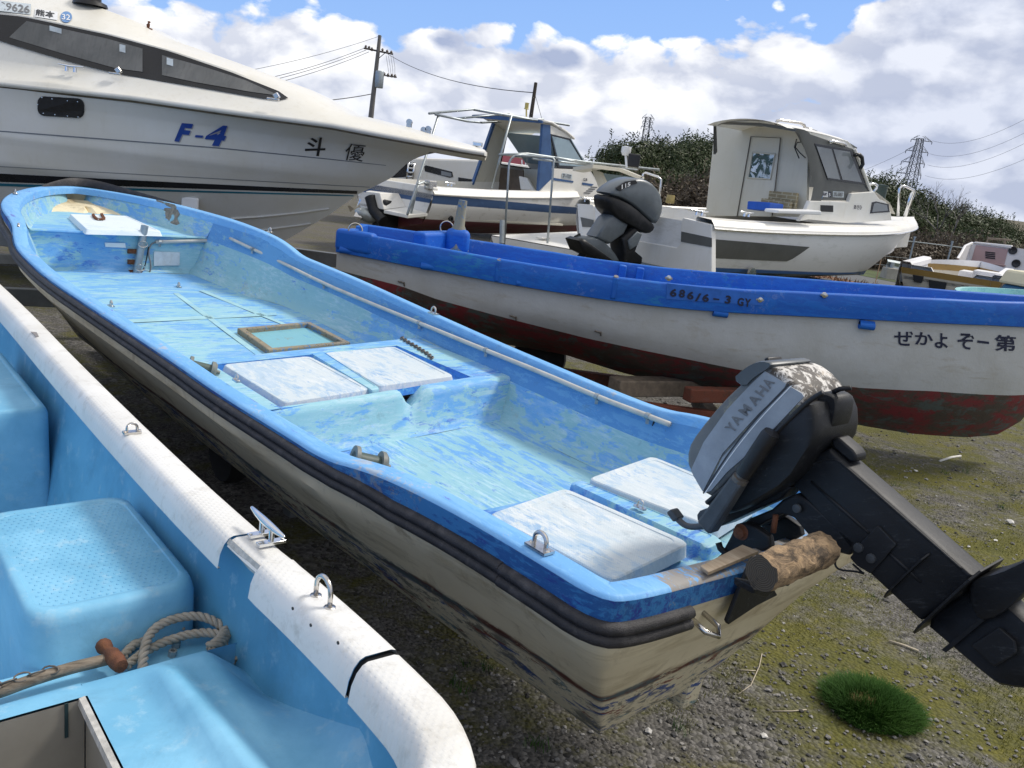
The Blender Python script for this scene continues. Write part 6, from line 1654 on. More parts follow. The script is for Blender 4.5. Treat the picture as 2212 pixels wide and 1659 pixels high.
# port side seen from the inside
q = lambda px: (F2.ony(px, YP).x, F2.ony(px, YP).z)
fr_ = [q((1070, 267)), q((1097, 268)), q((1160, 280)), q((1168, 366)), q((1166, 400)), q((1035, 404)), q((1022, 398))]
MB().prism([F2.w(x, YP, z) for x, z in [q((1070, 267)), q((1094, 268)), q((1094, 292)), q((1076, 358)), q((1035, 404)), q((1022, 398))]], F2.n * .05).build('cabin_wall', M['beige'], b2, smooth=0)
MB().prism([F2.w(x, YP, z) for x, z in [q((1094, 268)), q((1165, 272)), q((1165, 282)), q((1134, 300)), q((1094, 290))]], F2.n * .05).build('cabin_wall', M['beige'], b2, smooth=0)
MB().prism([F2.w(x, YP, z) for x, z in [q((1132, 300)), q((1142, 296)), q((1160, 366)), q((1152, 366))]], F2.n * .05).build('window_pillar', M['beige'], b2, smooth=0)
MB().prism([F2.w(x, YP, z) for x, z in [q((1076, 356)), q((1168, 366)), q((1168, 412)), q((1035, 406))]], F2.n * .05).build('cabin_wall', M['beige'], b2, smooth=0)
tubes('window_frame', [[F2.w(*F2.ony(p, YP - .01)) for p in ((1095, 291), (1133, 301), (1151, 365), (1081, 355), (1095, 291))]], .018, M['glassblk'], b2)
MB().prism([F2.w(*F2.ony(p, YP - .03)) for p in [(1067, 264), (1072, 264), (1024, 399), (1021, 399)]], F2.n * .06).build('cabin_edge', M['blue2'], b2, smooth=0)
# roof
r0 = F2.ony((1067, 264), YP); r1 = F2.ony((1176, 264), YSs)
rows = []
for x, z in ((r1.x - .1, zt_ + .02), (r1.x + .2, zt_ + .03), (xf - .3, lerp(zt_, ztf, .6) + .03), (xf, ztf)):
    rows.append([F2.w(x + (r0.x - r1.x) * k * 0, lerp(YSs - .03, YP + .05, k), z + .06 * math.sin(math.pi * k)) for k in [j / 8 for j in range(9)]])
MB().loft(rows).build('roof', M['white2'], b2, smooth=60, solid=.04)
MB().prism([F2.w(r1.x - .12, y, z) for y, z in ((YSs - .03, zt_ - .02), (YP + .05, zt_ - .02), (YP + .05, zt_ + .03), ((YP + YSs) / 2, zt_ + .09), (YSs - .03, zt_ + .03))], F2.h * .05).build('roof_edge', M['blue2'], b2, smooth=0)
# forward: windscreen and foredeck
wx = [F2.ony((1233, 300), YSs), F2.ony((1273, 367), YSs)]
MB().add([F2.w(wx[0].x, YSs, wx[0].z), F2.w(wx[0].x, YP, wx[0].z), F2.w(wx[1].x, YP, wx[1].z), F2.w(wx[1].x, YSs, wx[1].z)], [(0, 1, 2, 3)]).build('windscreen', M['glass'], b2, smooth=0, solid=.02)
fd = F2.ony((1302, 410), YSs)
rows = [[F2.w(x, lerp(YSs, YP, k / 6), z) for k in range(7)] for x, z in ((wx[1].x, wx[1].z), (fd.x, fd.z), (6.0, zr2(6) + .05), (6.75, zr2(6.7) + .02))]
MB().loft(rows).build('foredeck', M['white2'], b2, smooth=30)
# cabin bulkhead with dark panelled doors, seat
xb = r1.x + .9
MB().prism([WX(F2, p, xb) for p in ((1040, 412), (1076, 361), (1130, 368), (1131, 412))], F2.h * .03).build('cabin_door', plain('brown_veneer', (.11, .085, .065), .5, 0, .3, 5), b2, smooth=0)
MB().prism([WX(F2, p, xb + .4) for p in ((1131, 364), (1166, 366), (1162, 412), (1131, 412))], F2.h * .03).build('cabin_bulkhead', M['beige'], b2, smooth=0)
MB().prism([WX(F2, p, xb - .3) for p in ((1120, 380), (1138, 384), (1155, 412), (1124, 410))], F2.h * .06).build('helm_seat', M['white2'], b2, smooth=0, bevel=.02)
# registration, stripes on the cabin side, slots
def side_text(fr, y, s, quad, mat, parent, plate=None, nm='registration_text', bold=.02):
    pr = parent
    if plate: pr = MB().poly([W2(fr, p, y - .004) for p in plate[0]]).build('registration_plate', plate[1], parent, smooth=0)
    V, Fs = text_mesh(s, 1, bold); a, b, c_, d_ = [W2(fr, p, y - .009) for p in quad]
    MB().add([a.lerp(b, u).lerp(d_.lerp(c_, u), v) for u, v in V], Fs).build(nm, mat, pr, smooth=0)
side_text(F2, YSs, '271-17337', [(1216, 383), (1234, 386), (1234, 378), (1216, 375)], M['ink'], b2, ([(1214, 384), (1236, 388), (1236, 377), (1214, 373)], M['panel']))
side_text(F2, YSs, '広島', [(1260, 391), (1269, 392), (1269, 385), (1260, 384)], M['ink'], b2)
for qd in ([(1196, 384), (1239, 391), (1238, 395), (1192, 389)], [(1258, 394), (1283, 398), (1278, 402), (1258, 399)]):
    MB().prism([W2(F2, p, YSs - .004) for p in qd], F2.n * .004).build('side_stripe', M['blue2'], b2, smooth=0)
for k in range(4):
    x0 = 1277 - k * 5; y0 = 403 + k * 4.2; MB().prism([W2(F2, p, YSs - .006) for p in ((x0, y0), (x0 + 14, y0 + 1), (x0 + 13, y0 + 2.4), (x0 - 1, y0 + 1.6))], F2.n * .005).build('air_slot', M['black'], b2, smooth=0)
MB().lathe(W2(F2, (974, 473), .03), -F2.n, [(0, 0), (.06, 0), (.05, .02), (.03, .02), (.03, -.04), (0, -.04)], 14).build('exhaust_port', M['black'], b2)
# swim platform and the stern drive
q0 = lambda px, x: F2.onx(px, x)
MB().ngon_prism([WX(F2, p, -.0) for p in ((800, 411), (862, 418), (876, 447), (824, 440))], [WX(F2, p, -.38) for p in ((790, 413), (820, 417), (829, 453), (800, 448))]).build('swim_step', M['white2'], b2, smooth=0, bevel=.01)
pa = [WX(F2, (829, 453), -.38), WX(F2, (881, 464), -.42), WX(F2, (924, 460), -.02), WX(F2, (876, 447), -.0)]
MB().prism(pa, F2.k * -.06).build('swim_platform', M['white2'], b2, smooth=0, bevel=.01)
dv = WX(F2, (805, 465), -.35)
MB().box(dv + Vector((.25, .1, .05)), (.5, .3, .5), (F2.h, F2.n, F2.k)).build('drive_bracket', M['motorblack'], b2, smooth=0, bevel=.05)
MB().tube([WX(F2, p, -.4) for p in ((800, 425), (808, 455), (828, 478))], .10, 10).build('drive_leg', M['motorblack'], b2, smooth=60)
MB().lathe(WX(F2, (766, 455), -.6), WX(F2, (800, 468), -.4) - WX(F2, (766, 455), -.6), [(0, 0), (.05, .02), (.11, .1), (.12, .3), (.05, .42)], 14).build('drive_gearcase', M['galv'], b2, smooth=60)
for k in range(3):
    a = k * 2.1; c0 = WX(F2, (768, 452), -.62); MB().poly([c0 + (F2.n * math.cos(a + da) + F2.k * math.sin(a + da)) * r_ + F2.h * o_ for da, r_, o_ in ((0, .04, 0), (-.35, .19, .04), (.15, .22, 0), (.4, .12, -.04))]).build('propeller_blade', M['steel'], b2, smooth=0)
# canopy frame of thin tube
T2 = lambda px, y: W2(F2, px, y)
ym = B2 * .5
tubes('canopy_frame', [[T2((927, 245), .2), T2((1023, 236), ym), T2((1230, 271), .0)], [T2((940, 247), .2), T2((1010, 262), .1), T2((1040, 265), 1.9), T2((1175, 257), 1.0)], [T2((1023, 237), ym), T2((1090, 249), .2), T2((1210, 268), .2)], [T2((985, 256), 1.2), T2((1100, 246), 1.0)], [T2((948, 247), .2), T2((903, 392), .2), T2((880, 463), -.1)], [T2((905, 390), .2), T2((888, 460), .2)], [T2((1105, 249), .1), T2((1063, 406), .1)]], .022, M['galv'], b2)
MB().tube([T2((903, 398), .1), T2((915, 393), .1), T2((925, 402), .1), T2((928, 408), .1)], .018, 6).build('rod_holder', M['galv'], b2)
MB().box(T2((930, 400), .1), (.18, .14, .16), (F2.h, F2.n, F2.k)).build('stern_light', M['steel'], b2, smooth=0, bevel=.02)
p = T2((1137, 262), 1.0); MB().tube([p, T2((1137, 236), 1.0)], .018, 6).lathe(T2((1137, 236), 1.0), Vector((0, 0, 1)), [(.05, 0), (.05, .01), (.04, .02), (.04, .11), (.05, .12), (0, .13)], 14).build('mast_light', plain('yellowed_lamp', (.38, .32, .10), .4), b2, smooth=40)
wcleat((972, 402), .05, .26, F2, b2)

# ---- the small cuddy boat with a bent tube canopy frame, between the cabin boats
S3 = ondepth((1160, 527), 11.4); F3 = Frame(S3.x, S3.y, R(60))
b3 = thing('cuddy_boat', F3.w(2.2, .3, 0), 'small white cuddy boat with curved steel canopy rails, half hidden behind the blue gunwale', 'boat')
hull_shell(F3, 5.6, -.75, .75, lambda x: S3.z + .03 * x, lambda x: .45 + .03 * x, lambda x: .3 + .01 * x * x, b3, [M['white2']], .4, .15)
rows = [[F3.w(x, lerp(-.75, .75, k / 8), S3.z + .03 * x + .012) for k in range(9)] for x in (0, 1, 2, 3, 3.6)]
MB().loft(rows).build('deck', M['white2'], b3, smooth=60)
for c, d_ in (((1.4, -.3), (.9, .6, .10)), ((2.4, -.25), (.5, .5, .2)), ((.5, .2), (.4, .2, .06))): MB().box(F3.w(c[0], c[1], S3.z + .03 * c[0] + d_[2] / 2 + .012), (d_[0] * .6, d_[1] * .6, d_[2] * .5), (F3.h, F3.n, F3.k)).build('deck_box', M['white2'], b3, smooth=0, bevel=.02)
D3 = lambda px, dep: ondepth(px, dep * .88 + 3.0)
tubes('canopy_frame', [[D3((1089, 530), 9.5), D3((1100, 352), 9.5), D3((1104, 343), 9.5), D3((1111, 337), 9.5), D3((1125, 334.5), 9.6), D3((1196, 341), 10.2)], [D3((1181, 545), 9.7), D3((1196, 352), 9.7), D3((1198, 346), 9.7), D3((1193, 341), 9.7), D3((1150, 337), 9.6), D3((1111, 337), 9.5)],
      [D3((1078, 334), 9.4), D3((1140, 332), 9.8), D3((1266, 350), 11), D3((1423, 366), 12.5)], [D3((1150, 343), 9.8), D3((1230, 352), 10.8), D3((1376, 367), 12.3)], [D3((1200, 341), 10.3), D3((1280, 356), 11.2)], [D3((1290, 352), 11.4), D3((1423, 368), 12.6)]], .017, M['galv'], b3)
MB().tube([D3((1084, 526), 9.3), D3((1085, 476), 9.3)], .033, 12).build('pipe_post', M['galv'], b3, smooth=50)
# cuddy shelter
def C3(px, dep): return ondepth(px, dep)
top = [C3((1238, 361), 11.6), C3((1281, 355), 11.6), C3((1336, 362), 12.2), C3((1384, 381), 12.6)]
bk_ = [C3((1262, 366), 13.0), C3((1300, 359), 13.0), C3((1350, 365), 13.6), C3((1392, 383), 13.8)]
top2 = [p - Vector((0, 0, .05)) for p in top]; bk2 = [p - Vector((0, 0, .05)) for p in bk_]
MB().loft([top, bk_, bk2, top2, top]).build('shelter_roof', M['beige'], b3, smooth=40)
MB().prism([C3(p, 12.2) for p in ((1278, 366), (1296, 372), (1322, 428), (1302, 430), (1288, 392))], Vector((.05, .08, 0))).build('shelter_pillar', M['beige'], b3, smooth=0)
MB().prism([C3(p, 12.9) for p in ((1284, 372), (1384, 384), (1400, 430), (1302, 432))], Vector((.02, .04, 0))).build('shelter_window', M['glass'], b3, smooth=0)
tubes('hand_rail', [[C3((1388, 386), 12.8), C3((1389, 376), 12.8), C3((1394, 373), 12.8), C3((1422, 382), 12.8), C3((1428, 388), 12.8), C3((1424, 428), 12.8)]], .018, M['chrome'], b3)
MB().tube([C3((1354, 362), 12.8), C3((1352, 335), 12.8)], .02, 8).lathe(C3((1351, 336), 12.8), Vector((0, 0, 1)), [(0, 0), (.05, 0), (.06, .02), (.075, .05), (.075, .13), (0, .14)], 14).build('mast_light', M['whitepl'], b3, smooth=40)
MB().box(C3((1369, 347), 12.8), (.18, .10, .2)).build('floodlight', M['black'], b3, smooth=0, bevel=.02)

# ---- the white cabin boat with grey trim and a big grey outboard
S4 = ondepth((1539, 487), 10.0); F4 = Frame(S4.x, S4.y, R(36)); z4g = S4.z
pL = F4.onx((1247, 442), 0); B4 = pL.y
bowp = None
b4 = thing('cabin_boat', F4.w(3, B4 / 2, 0), 'white fishing cruiser with grey trimmed tall wheelhouse and grey outboard on its cut out transom', 'cabin boat')
L4 = 6.8
bz_ = F4.ony((1974, 478), B4 / 2); L4 = bz_.x
def zr4(x): return z4g + (bz_.z - z4g) * (max(0, x) / L4) ** 1.5
M['hull4'] = zband('white_hull_blue_bottom', [(.80, (.06, .14, .34), (.35, .42, .47), .5), (.865, (.035, .12, .33), (.05, .15, .36), .3), (9, (.80, .80, .79), (.72, .72, .70), .3)], .006, .01, .32, 5, marks=[((.50, .48, .40), 2.2, .60, .74, .35)], bumps=.06, tilt=(-.015, 0))
M['white4'] = gelcoat('white_topside', (.82, .81, .78), (.50, .42, .28), .18, .3)
M['grey4'] = plain('grey_trim_band', (.115, .118, .112), .4, 0, .15, 5)
kp = F4.ony((1800, 607), B4 / 2)
half4, yc4 = hull_shell(F4, L4, 0, B4, zr4, lambda x: .78 + .02 * x, lambda x: .58 + .006 * x * x, b4, [M['hull4']], .40, .20, rake=2.0)
def hy4(x, lv=0): return yc4 - half4(x, 0)
def rail_rows(prof, x0, x1, s, n=40):
    rows = []
    for i in range(n + 1):
        x = lerp(x0, x1, i / n); h0 = half4(x, 0); rows.append([F4.w(x, yc4 + s * (max(.0, h0 + o_)), zr4(x) + dz) for o_, dz in prof])
    return rows
for s in (-1, 1):
    MB().loft(rail_rows([(.0, -.06), (.035, -.05), (.045, -.03), (.03, -.012), (.03, .0), (.0, .035), (-.03, .065), (-.26, .08), (-.28, .06), (-.28, -.45)], 0, L4 - .02, s)).build('gunwale', M['white4'], b4, smooth=40)
    MB().loft(rail_rows([(.046, -.045), (.054, -.035), (.046, -.025)], 0, L4 - .02, s)).build('rub_strip', M['chrome'], b4, smooth=60)
# grey band round the quarter
gb = []
for f in [i / 24 for i in range(25)]:
    x = f * F4.ony((1745, 543), .02).x; zt = z4g - .16 + .006 * x; zb = z4g - .40 + .02 * x
    if f > .85: zt_2 = zt; zb = lerp(zb, zt, (f - .85) / .15)
    h_ = lambda z: yc4 - half4(x, 0) + (.2 - 0) * (zr4(x) - z) / (zr4(x) - .8) - .06 * math.sin(math.pi * (zr4(x) - z) / (zr4(x) - .8)) - .012
    gb.append([F4.w(x, h_(zt), zt), F4.w(x, h_((zt + zb) / 2), (zt + zb) / 2), F4.w(x, h_(zb), zb)])
MB().loft(gb).build('side_band', M['grey4'], b4, smooth=60)
# transom: white face with a U cut out for the motor
TX = lambda px, x=-.012: WX(F4, px, x)
MB().prism([TX(p) for p in ((1250, 440), (1279, 442), (1283, 447), (1286, 492), (1292, 502), (1302, 506), (1462, 535), (1469, 528), (1471, 480), (1475, 470), (1537, 485), (1537, 600), (1262, 540))], F4.h * .08).build('transom_face', M['white4'], b4, smooth=0, bevel=.01)
MB().prism([TX(p, -.017) for p in ((1254, 469), (1282, 475), (1283, 491), (1258, 490))], F4.h * -.003).build('transom_band', M['grey4'], b4, smooth=0)
MB().prism([TX(p, -.017) for p in ((1472, 500), (1538, 514), (1538, 534), (1471, 522))], F4.h * -.003).build('transom_band', M['grey4'], b4, smooth=0)
MB().prism([TX(p, .55) for p in ((1300, 440), (1440, 446), (1520, 462), (1520, 540), (1300, 520))], F4.h * .04).build('cockpit_liner', M['white4'], b4, smooth=0)
MB().box(F4.w(1.6, yc4, .95), (3.2, B4 - .5, .04), (F4.h, F4.n, F4.k)).build('cockpit_floor', M['beige'], b4)
# wheelhouse
yS = .28; xarch = F4.ony((1722, 280), yS).x; yP = F4.onx((1544, 300), xarch).y
def A4(px, y=yS): return F4.ony(px, y)
def pz(px, y=yS): v = A4(px, y); return v.x, v.z
xb4 = A4((1738, 330)).x - .35
# after bulkhead with its door
BXx = F4.ony((1742, 452), yS).x
def BK(px, d=0): return WX(F4, px, BXx + d)
MB().prism([BK(p) for p in ((1545, 268), (1733, 280), (1745, 340), (1741, 468), (1524, 466))], F4.h * .05).build('after_bulkhead', M['beige'], b4, smooth=0)
dr = MB().prism([BK(p, -.02) for p in ((1621, 296), (1685, 299), (1666, 468), (1592, 466))], F4.h * .02).build('door', M['beige'], b4, smooth=0)
M['seam4'] = plain('dark_door_seam', (.12, .11, .095), .6)
tubes('door_frame', [[BK(p, -.03) for p in ((1592, 468), (1622, 295), (1686, 298), (1668, 466))]], .008, M['seam4'], dr)
def foil():
    m, t, b, co = newmat('crumpled_foil'); n = t.noise(co, 6, 4, .6, .8); c = t.mix(t.ramp(n, .45, .5), (.55, .60, .62), (.05, .08, .065)); c = t.mix(t.ramp(n, .60, .62), c, (.75, .78, .80)); c = t.mix(t.ramp(t.noise(co, 4, 3, .5, 1, off=(4, 4, 4)), .66, .68), c, (.35, .06, .06))
    finish(t, b, c, .2, .3, t.bump(n, .6, .02)); return m
M['foil'] = foil()
MB().prism([BK(p, -.028) for p in ((1626, 329), (1674, 333), (1664, 387), (1616, 384))], F4.h * .006).build('door_window', M['foil'], dr, smooth=0)
tubes('window_trim', [[BK(p, -.03) for p in ((1626, 329), (1674, 333), (1664, 387), (1616, 384), (1626, 329))]], .012, M['beige'], dr)
# grey frame arch round the after opening: roof edge and side
arch = [(1541, 333), (1541, 266), (1555, 263), (1640, 265), (1722, 277), (1732, 283), (1752, 335), (1766, 400), (1759, 430), (1740, 470)]
archi = [(1547, 328), (1545, 272), (1556, 268), (1640, 271), (1718, 284), (1727, 290), (1744, 340), (1758, 400), (1752, 430), (1736, 468)]
o1 = [WX(F4, p, BXx - .55) for p in arch[:6]]; 
rows = []
XA = BXx - .5
for a, i_ in zip(arch, archi): rows.append([WX(F4, a, XA), WX(F4, i_, XA)])
# the side of the wheelhouse leans: take arch points right of 1722 on the starboard plane instead
rows = []
for a, i_ in zip(arch, archi):
    if a[0] > 1700: A_, I_ = W2(F4, a, yS - .03), W2(F4, i_, yS - .02)
    else:
        f = max(0, min(1, (1722 - a[0]) / 181.0)); A_, I_ = W2(F4, a, lerp(yS, yP, f)), W2(F4, i_, lerp(yS, yP, f))
    q_ = 1 if a[0] > 1600 else .25; rows.append([A_, I_, I_ + F4.h * .10 * q_, A_ + F4.h * .16 * q_])
MB().loft(rows, True).build('roof_arch', M['grey4'], b4, smooth=40)
# starboard wheelhouse side
side4 = [(1722, 280), (1733, 284), (1843, 322), (1868, 404), (1880, 415), (1840, 414), (1834, 433), (1760, 432), (1766, 400), (1752, 336)]
MB().prism([W2(F4, p, yS) for p in side4], F4.n * .05).build('wheelhouse_side', M['grey4'], b4, smooth=0)
wfr = MB().prism([W2(F4, p, yS - .008) for p in ((1760, 310), (1840, 325), (1869, 399), (1788, 388))], F4.n * .02).build('window_frame', M['glassblk'], b4, smooth=0)
M['glass4'] = plain('grey_sky_glass', (.22, .24, .26), .06, 0, .12, 2)
MB().poly([W2(F4, p, yS - .013) for p in ((1764, 316), (1796, 322), (1815, 388), (1788, 384))]).build('pane', M['glass4'], wfr, smooth=0)
MB().poly([W2(F4, p, yS - .013) for p in ((1800, 322), (1836, 328), (1862, 394), (1820, 388))]).build('pane', M['glass4'], wfr, smooth=0)
# roof and front
rt = [(1545, 264), (1640, 263), (1724, 277), (1745, 284), (1780, 291), (1830, 304), (1852, 318)]
rows = []
for px in ((1700, 276), (1745, 283), (1785, 292), (1830, 305), (1846, 320)):
    v = A4(px); rows.append([F4.w(v.x, lerp(yS, yP, k / 10), v.z + .10 * math.sin(math.pi * k / 10) ** .7) for k in range(11)])
MB().loft(rows).build('roof', M['white4'], b4, smooth=50)
MB().prism([W2(F4, p, yS + .005) for p in ((1740, 282), (1785, 291), (1832, 304), (1848, 322), (1842, 324), (1760, 308))], F4.n * .05).build('roof_side', M['white4'], b4, smooth=0, bevel=.01)
va, vb = A4((1846, 322)), A4((1882, 415))
MB().add([F4.w(va.x, yS, va.z), F4.w(va.x, yP, va.z), F4.w(vb.x, yP, vb.z), F4.w(vb.x, yS, vb.z)], [(0, 1, 2, 3)]).build('windscreen', M['glass4'], b4, smooth=0, solid=.04)
MB().tube([W2(F4, p, yS - .01) for p in ((1846, 322), (1882, 416))], .022, 8).build('windscreen_post', M['white4'], b4)
MB().prism([W2(F4, p, .5) for p in ((1828, 304), (1852, 319), (1850, 322), (1824, 309))], F4.n * 1.2).build('sun_visor', M['grey4'], b4, smooth=0)
# trunk cabin below, running forward
low4 = [(1726, 478), (1736, 465), (1750, 434), (1834, 436), (1840, 418), (1888, 414), (1900, 430), (1914, 436), (1922, 450), (1925, 462), (1926, 476), (1830, 482), (1748, 474)]
MB().prism([W2(F4, p, yS - .06) for p in low4], F4.n * .06).build('trunk_side', M['white4'], b4, smooth=0, bevel=.008)
v0, v1, v2 = A4((1886, 415)), A4((1914, 437)), A4((1926, 462))
rows = [[F4.w(v.x, lerp(yS - .06, yP + .06, k / 8), v.z + .05 * math.sin(math.pi * k / 8)) for k in range(9)] for v in (v0, v1, v2)]
MB().loft(rows).build('trunk_top', M['white4'], b4, smooth=50)
rows = []
for i in range(14):
    x = lerp(2.6, L4 - .03, i / 13); h_ = max(.01, half4(x, 0) - .02); rows.append([F4.w(x, yc4 + h_ * k, zr4(x) + .05 + .03 * (1 - k * k)) for k in (-1, -.6, 0, .6, 1)])
MB().loft(rows).build('foredeck', M['white4'], b4, smooth=60)
pw = MB().prism([W2(F4, p, yS - .066) for p in ((1884, 413 + 24), (1893, 435), (1920, 441), (1922, 458), (1880, 461))], F4.n * .01).build('bow_window', M['glassblk'], b4, smooth=0)
MB().poly([W2(F4, p, yS - .069) for p in ((1888, 440), (1894, 438), (1916, 443), (1918, 455), (1884, 458))]).build('pane', M['glass4'], pw, smooth=0)
MB().prism([W2(F4, p, yS - .066) for p in ((1773, 443), (1800, 444), (1800, 458), (1773, 457))], F4.n * .01).build('vent_grille', M['black'], b4, smooth=0)
side_text(F4, yS, '292-35857', [(1801, 424), (1821, 425), (1821, 416), (1801, 415)], M['decalgrey'], b4, ([(1799, 426), (1823, 427), (1823, 414), (1799, 413)], M['panel']), bold=.03)
side_text(F4, yS, '長崎', [(1776, 423), (1787, 424), (1787, 416), (1776, 415)], M['ink'], b4, ([(1774, 425), (1789, 426), (1789, 414), (1774, 413)], M['whitepl']))
side_text(F4, yS, '5', [(1790, 424), (1794, 424), (1794, 417), (1790, 417)], M['whitepl'], b4, ([(1788.5, 425.5), (1795.5, 426), (1795.5, 414.5), (1788.5, 414)], M['ink']))
side_text(F4, yS - .06, 'あさひ', [(1845, 452), (1862, 453), (1862, 443), (1845, 442)], M['ink'], b4, nm='name_lettering')
MB().lathe(W2(F4, (1772, 425), yS), -F4.n, [(0, .004), (.035, .004), (.045, .0), (.045, .006), (.03, .006)], 18).build('inspection_sticker', M['roundel'], b4)
MB().prism([W2(F4, p, yS - .004) for p in ((1771, 390), (1779, 391), (1778, 402), (1771, 401))], F4.n * .003).build('bare_patch', M['beige'], b4, smooth=0)
# rails, mirror, lamp post, cleats, roof rail
tubes('roof_rail', [[W2(F4, p, .6) for p in ((1675, 268), (1679, 261), (1686, 259.5), (1730, 266), (1738, 271), (1738, 281))], [W2(F4, p, .9) for p in ((1740, 276), (1764, 285))]], .02, M['steel'], b4)
tubes('hand_rail', [[W2(F4, p, yS - .03) for p in ((1792, 307), (1798, 305), (1822, 310), (1827, 315))]], .022, M['chrome'], b4)
tubes('side_rail', [[W2(F4, p, .6) for p in ((1872, 398), (1890, 397), (1895, 401), (1893, 408), (1886, 416))]], .02, M['chrome'], b4)
tubes('bow_rail', [[W2(F4, p, B4 * .35) for p in ((1940, 466), (1943, 408), (1948, 402), (1955, 402), (1974, 411), (1976, 415), (1956, 468))], [W2(F4, p, B4 * .5) for p in ((1974, 412), (1968, 420), (1954, 466))]], .022, M['chrome'], b4)
tubes('mirror', [[W2(F4, p, yS - .1) for p in ((1846, 335), (1856, 334), (1862, 340), (1864, 355), (1858, 364))]], .028, M['black'], b4)
MB().lathe(W2(F4, (1899, 428), .7), Vector((0, 0, 1)), [(0, 0), (.09, 0), (.09, .16), (.1, .17), (.1, .2), (0, .21)], 14).build('chimney_cap', plain('dark_green_vent', (.03, .05, .045), .5), b4, smooth=40)
wcleat((1510, 465), .12, .30, F4, b4); wcleat((1612, 468), .12, .26, F4, b4); wcleat((1269, 436), B4 - .1, .28, F4, b4)
MB().lathe(W2(F4, (1655, 483), .02), -F4.n, [(0, 0), (0.01, 0)], 6)
MB().lathe(W2(F4, (1622, 590), .10), -F4.n, [(.03, .03), (.07, .03), (.075, 0), (.03, 0)], 14).build('exhaust_port', M['steel'], b4)
tubes('loose_cable', [[WX(F4, p, BXx - .15) for p in ((1750, 290), (1742, 305), (1722, 308), (1718, 318), (1728, 330), (1740, 341)) ], [WX(F4, p, BXx - .15) for p in ((1721, 300), (1716, 318), (1726, 342))]], .008, M['black'], b4, 5)
tubes('fuel_hose', [[WX(F4, p, .1) for p in ((1416, 505), (1440, 512), (1474, 524))], [WX(F4, p, .1) for p in ((1398, 505), (1412, 512), (1424, 522))]], .012, plain('red_hose', (.16, .02, .025), .5), b4, 5)
# cargo on the side deck: white plastic box, blue crate, stone print mats, filter
bx_ = WX(F4, (1700, 461), BXx - .6)
ow = MB().prism([W2(F4, p, .20) for p in ((1650, 457), (1745, 461), (1745, 452), (1652, 450))], F4.n * -.22).build('plastic_trough', M['whitepl'], None, smooth=0, bevel=.012); tag(ow, 'long white plastic box lying on the side deck of the wheelhouse boat', 'box')
cr = MB().prism([WX(F4, p, BXx - .35) for p in ((1645, 438), (1694, 441), (1692, 459), (1643, 456))], F4.h * -.3).build('crate', plain('bright_blue_crate', (.012, .10, .52), .4, 0, .1, 8), None, smooth=0, bevel=.02); tag(cr, 'bright blue crate standing behind the white plastic box', 'crate')
def stoneprint():
    m, t, b, co = newmat('stone_print_mat'); r_ = t.n.new('ShaderNodeMapping'); r_.inputs['Rotation'].default_value = (R(90), 0, R(0)); t.link(co, r_.inputs[0])
    br_ = t.n.new('ShaderNodeTexBrick'); t.link(r_.outputs[0], br_.inputs['Vector']); br_.inputs['Color1'].default_value = (.34, .28, .16, 1); br_.inputs['Color2'].default_value = (.24, .20, .12, 1); br_.inputs['Mortar'].default_value = (.46, .42, .30, 1)
    br_.inputs['Scale'].default_value = 5; br_.inputs['Mortar Size'].default_value = .03
    finish(t, b, t.mix(t.math('MULTIPLY', t.ramp(t.noise(co, 12, 5), .45, .7), .5), br_.outputs['Color'], (.16, .13, .08)), .8); return m
M['stoneprint'] = stoneprint()
for pts, dx, lab in (([(1661, 412), (1722, 417), (1716, 455), (1656, 450)], -.14, 'taller stone patterned mat leaning against the beige bulkhead'), ([(1644, 428), (1700, 433), (1708, 437), (1704, 456), (1642, 452)], -.24, 'shorter stone patterned mat in front of the taller mat, above the blue crate')):
    o = MB().prism([WX(F4, p, BXx + dx) for p in pts], F4.h * .05).build('foam_mat', M['stoneprint'], None, smooth=0, bevel=.01); tag(o, lab, 'mat')
fl_ = MB().lathe(W2(F4, (1448, 431), B4 * .45) - Vector((0, 0, .05)), Vector((0, 0, 1)), [(0, 0), (.05, 0), (.06, .015), (.055, .10), (.05, .11), (0, .11)], 16).build('line_reel', plain('yellow_reel', (.40, .31, .12), .6, 0, .2, 20), None, smooth=40); tag(fl_, 'yellow reel standing on the gunwale beside the big grey outboard', 'reel')
# its outboard, tilted, seen from behind
m4 = thing('outboard_motor', TX((1390, 560), -.2), 'large grey outboard motor with dark lower cowling on the wheelhouse boat', 'outboard motor')
M['ob_grey'] = plain('grey_outboard_paint', (.115, .135, .15), .35, 0, .15, 7, 0, dirt=(.05, .055, .06), dirt_amt=.4); M['ob_dark'] = plain('dark_outboard_pan', (.010, .011, .013), .45, 0, .3, 10, 0, .3, dirt=(.10, .10, .10), dirt_amt=.25)
yM = F4.onx((1390, 545), -.15).y
def pil4(pts, y0, half_, mat, name, n=1, rr=((-1, .80), (-.93, .93), (-.7, 1), (.7, 1), (.93, .93), (1, .8)), ref=None):
    yr = y0 - (half_ if ref is None else ref); P_ = [F4.ony(p, yr) for p in pts]; P_ = chaikin([Vector((p.x, p.z, 0)) for p in P_], n, True) if n else [Vector((p.x, p.z, 0)) for p in P_]
    c_ = sum(P_, Vector()) / len(P_)
    return MB().loft([[F4.w((c_ + (p - c_) * s_).x, y0 + half_ * yy, (c_ + (p - c_) * s_).y) for p in P_] for yy, s_ in rr], True, 0, True).build(name, mat, m4, smooth=60)
pil4([(1318, 420), (1328, 408), (1352, 392), (1378, 385), (1398, 388), (1420, 402), (1433, 425), (1436, 455), (1427, 478), (1420, 486), (1400, 470), (1370, 442), (1340, 426)], yM, .17, M['ob_grey'], 'cowl')
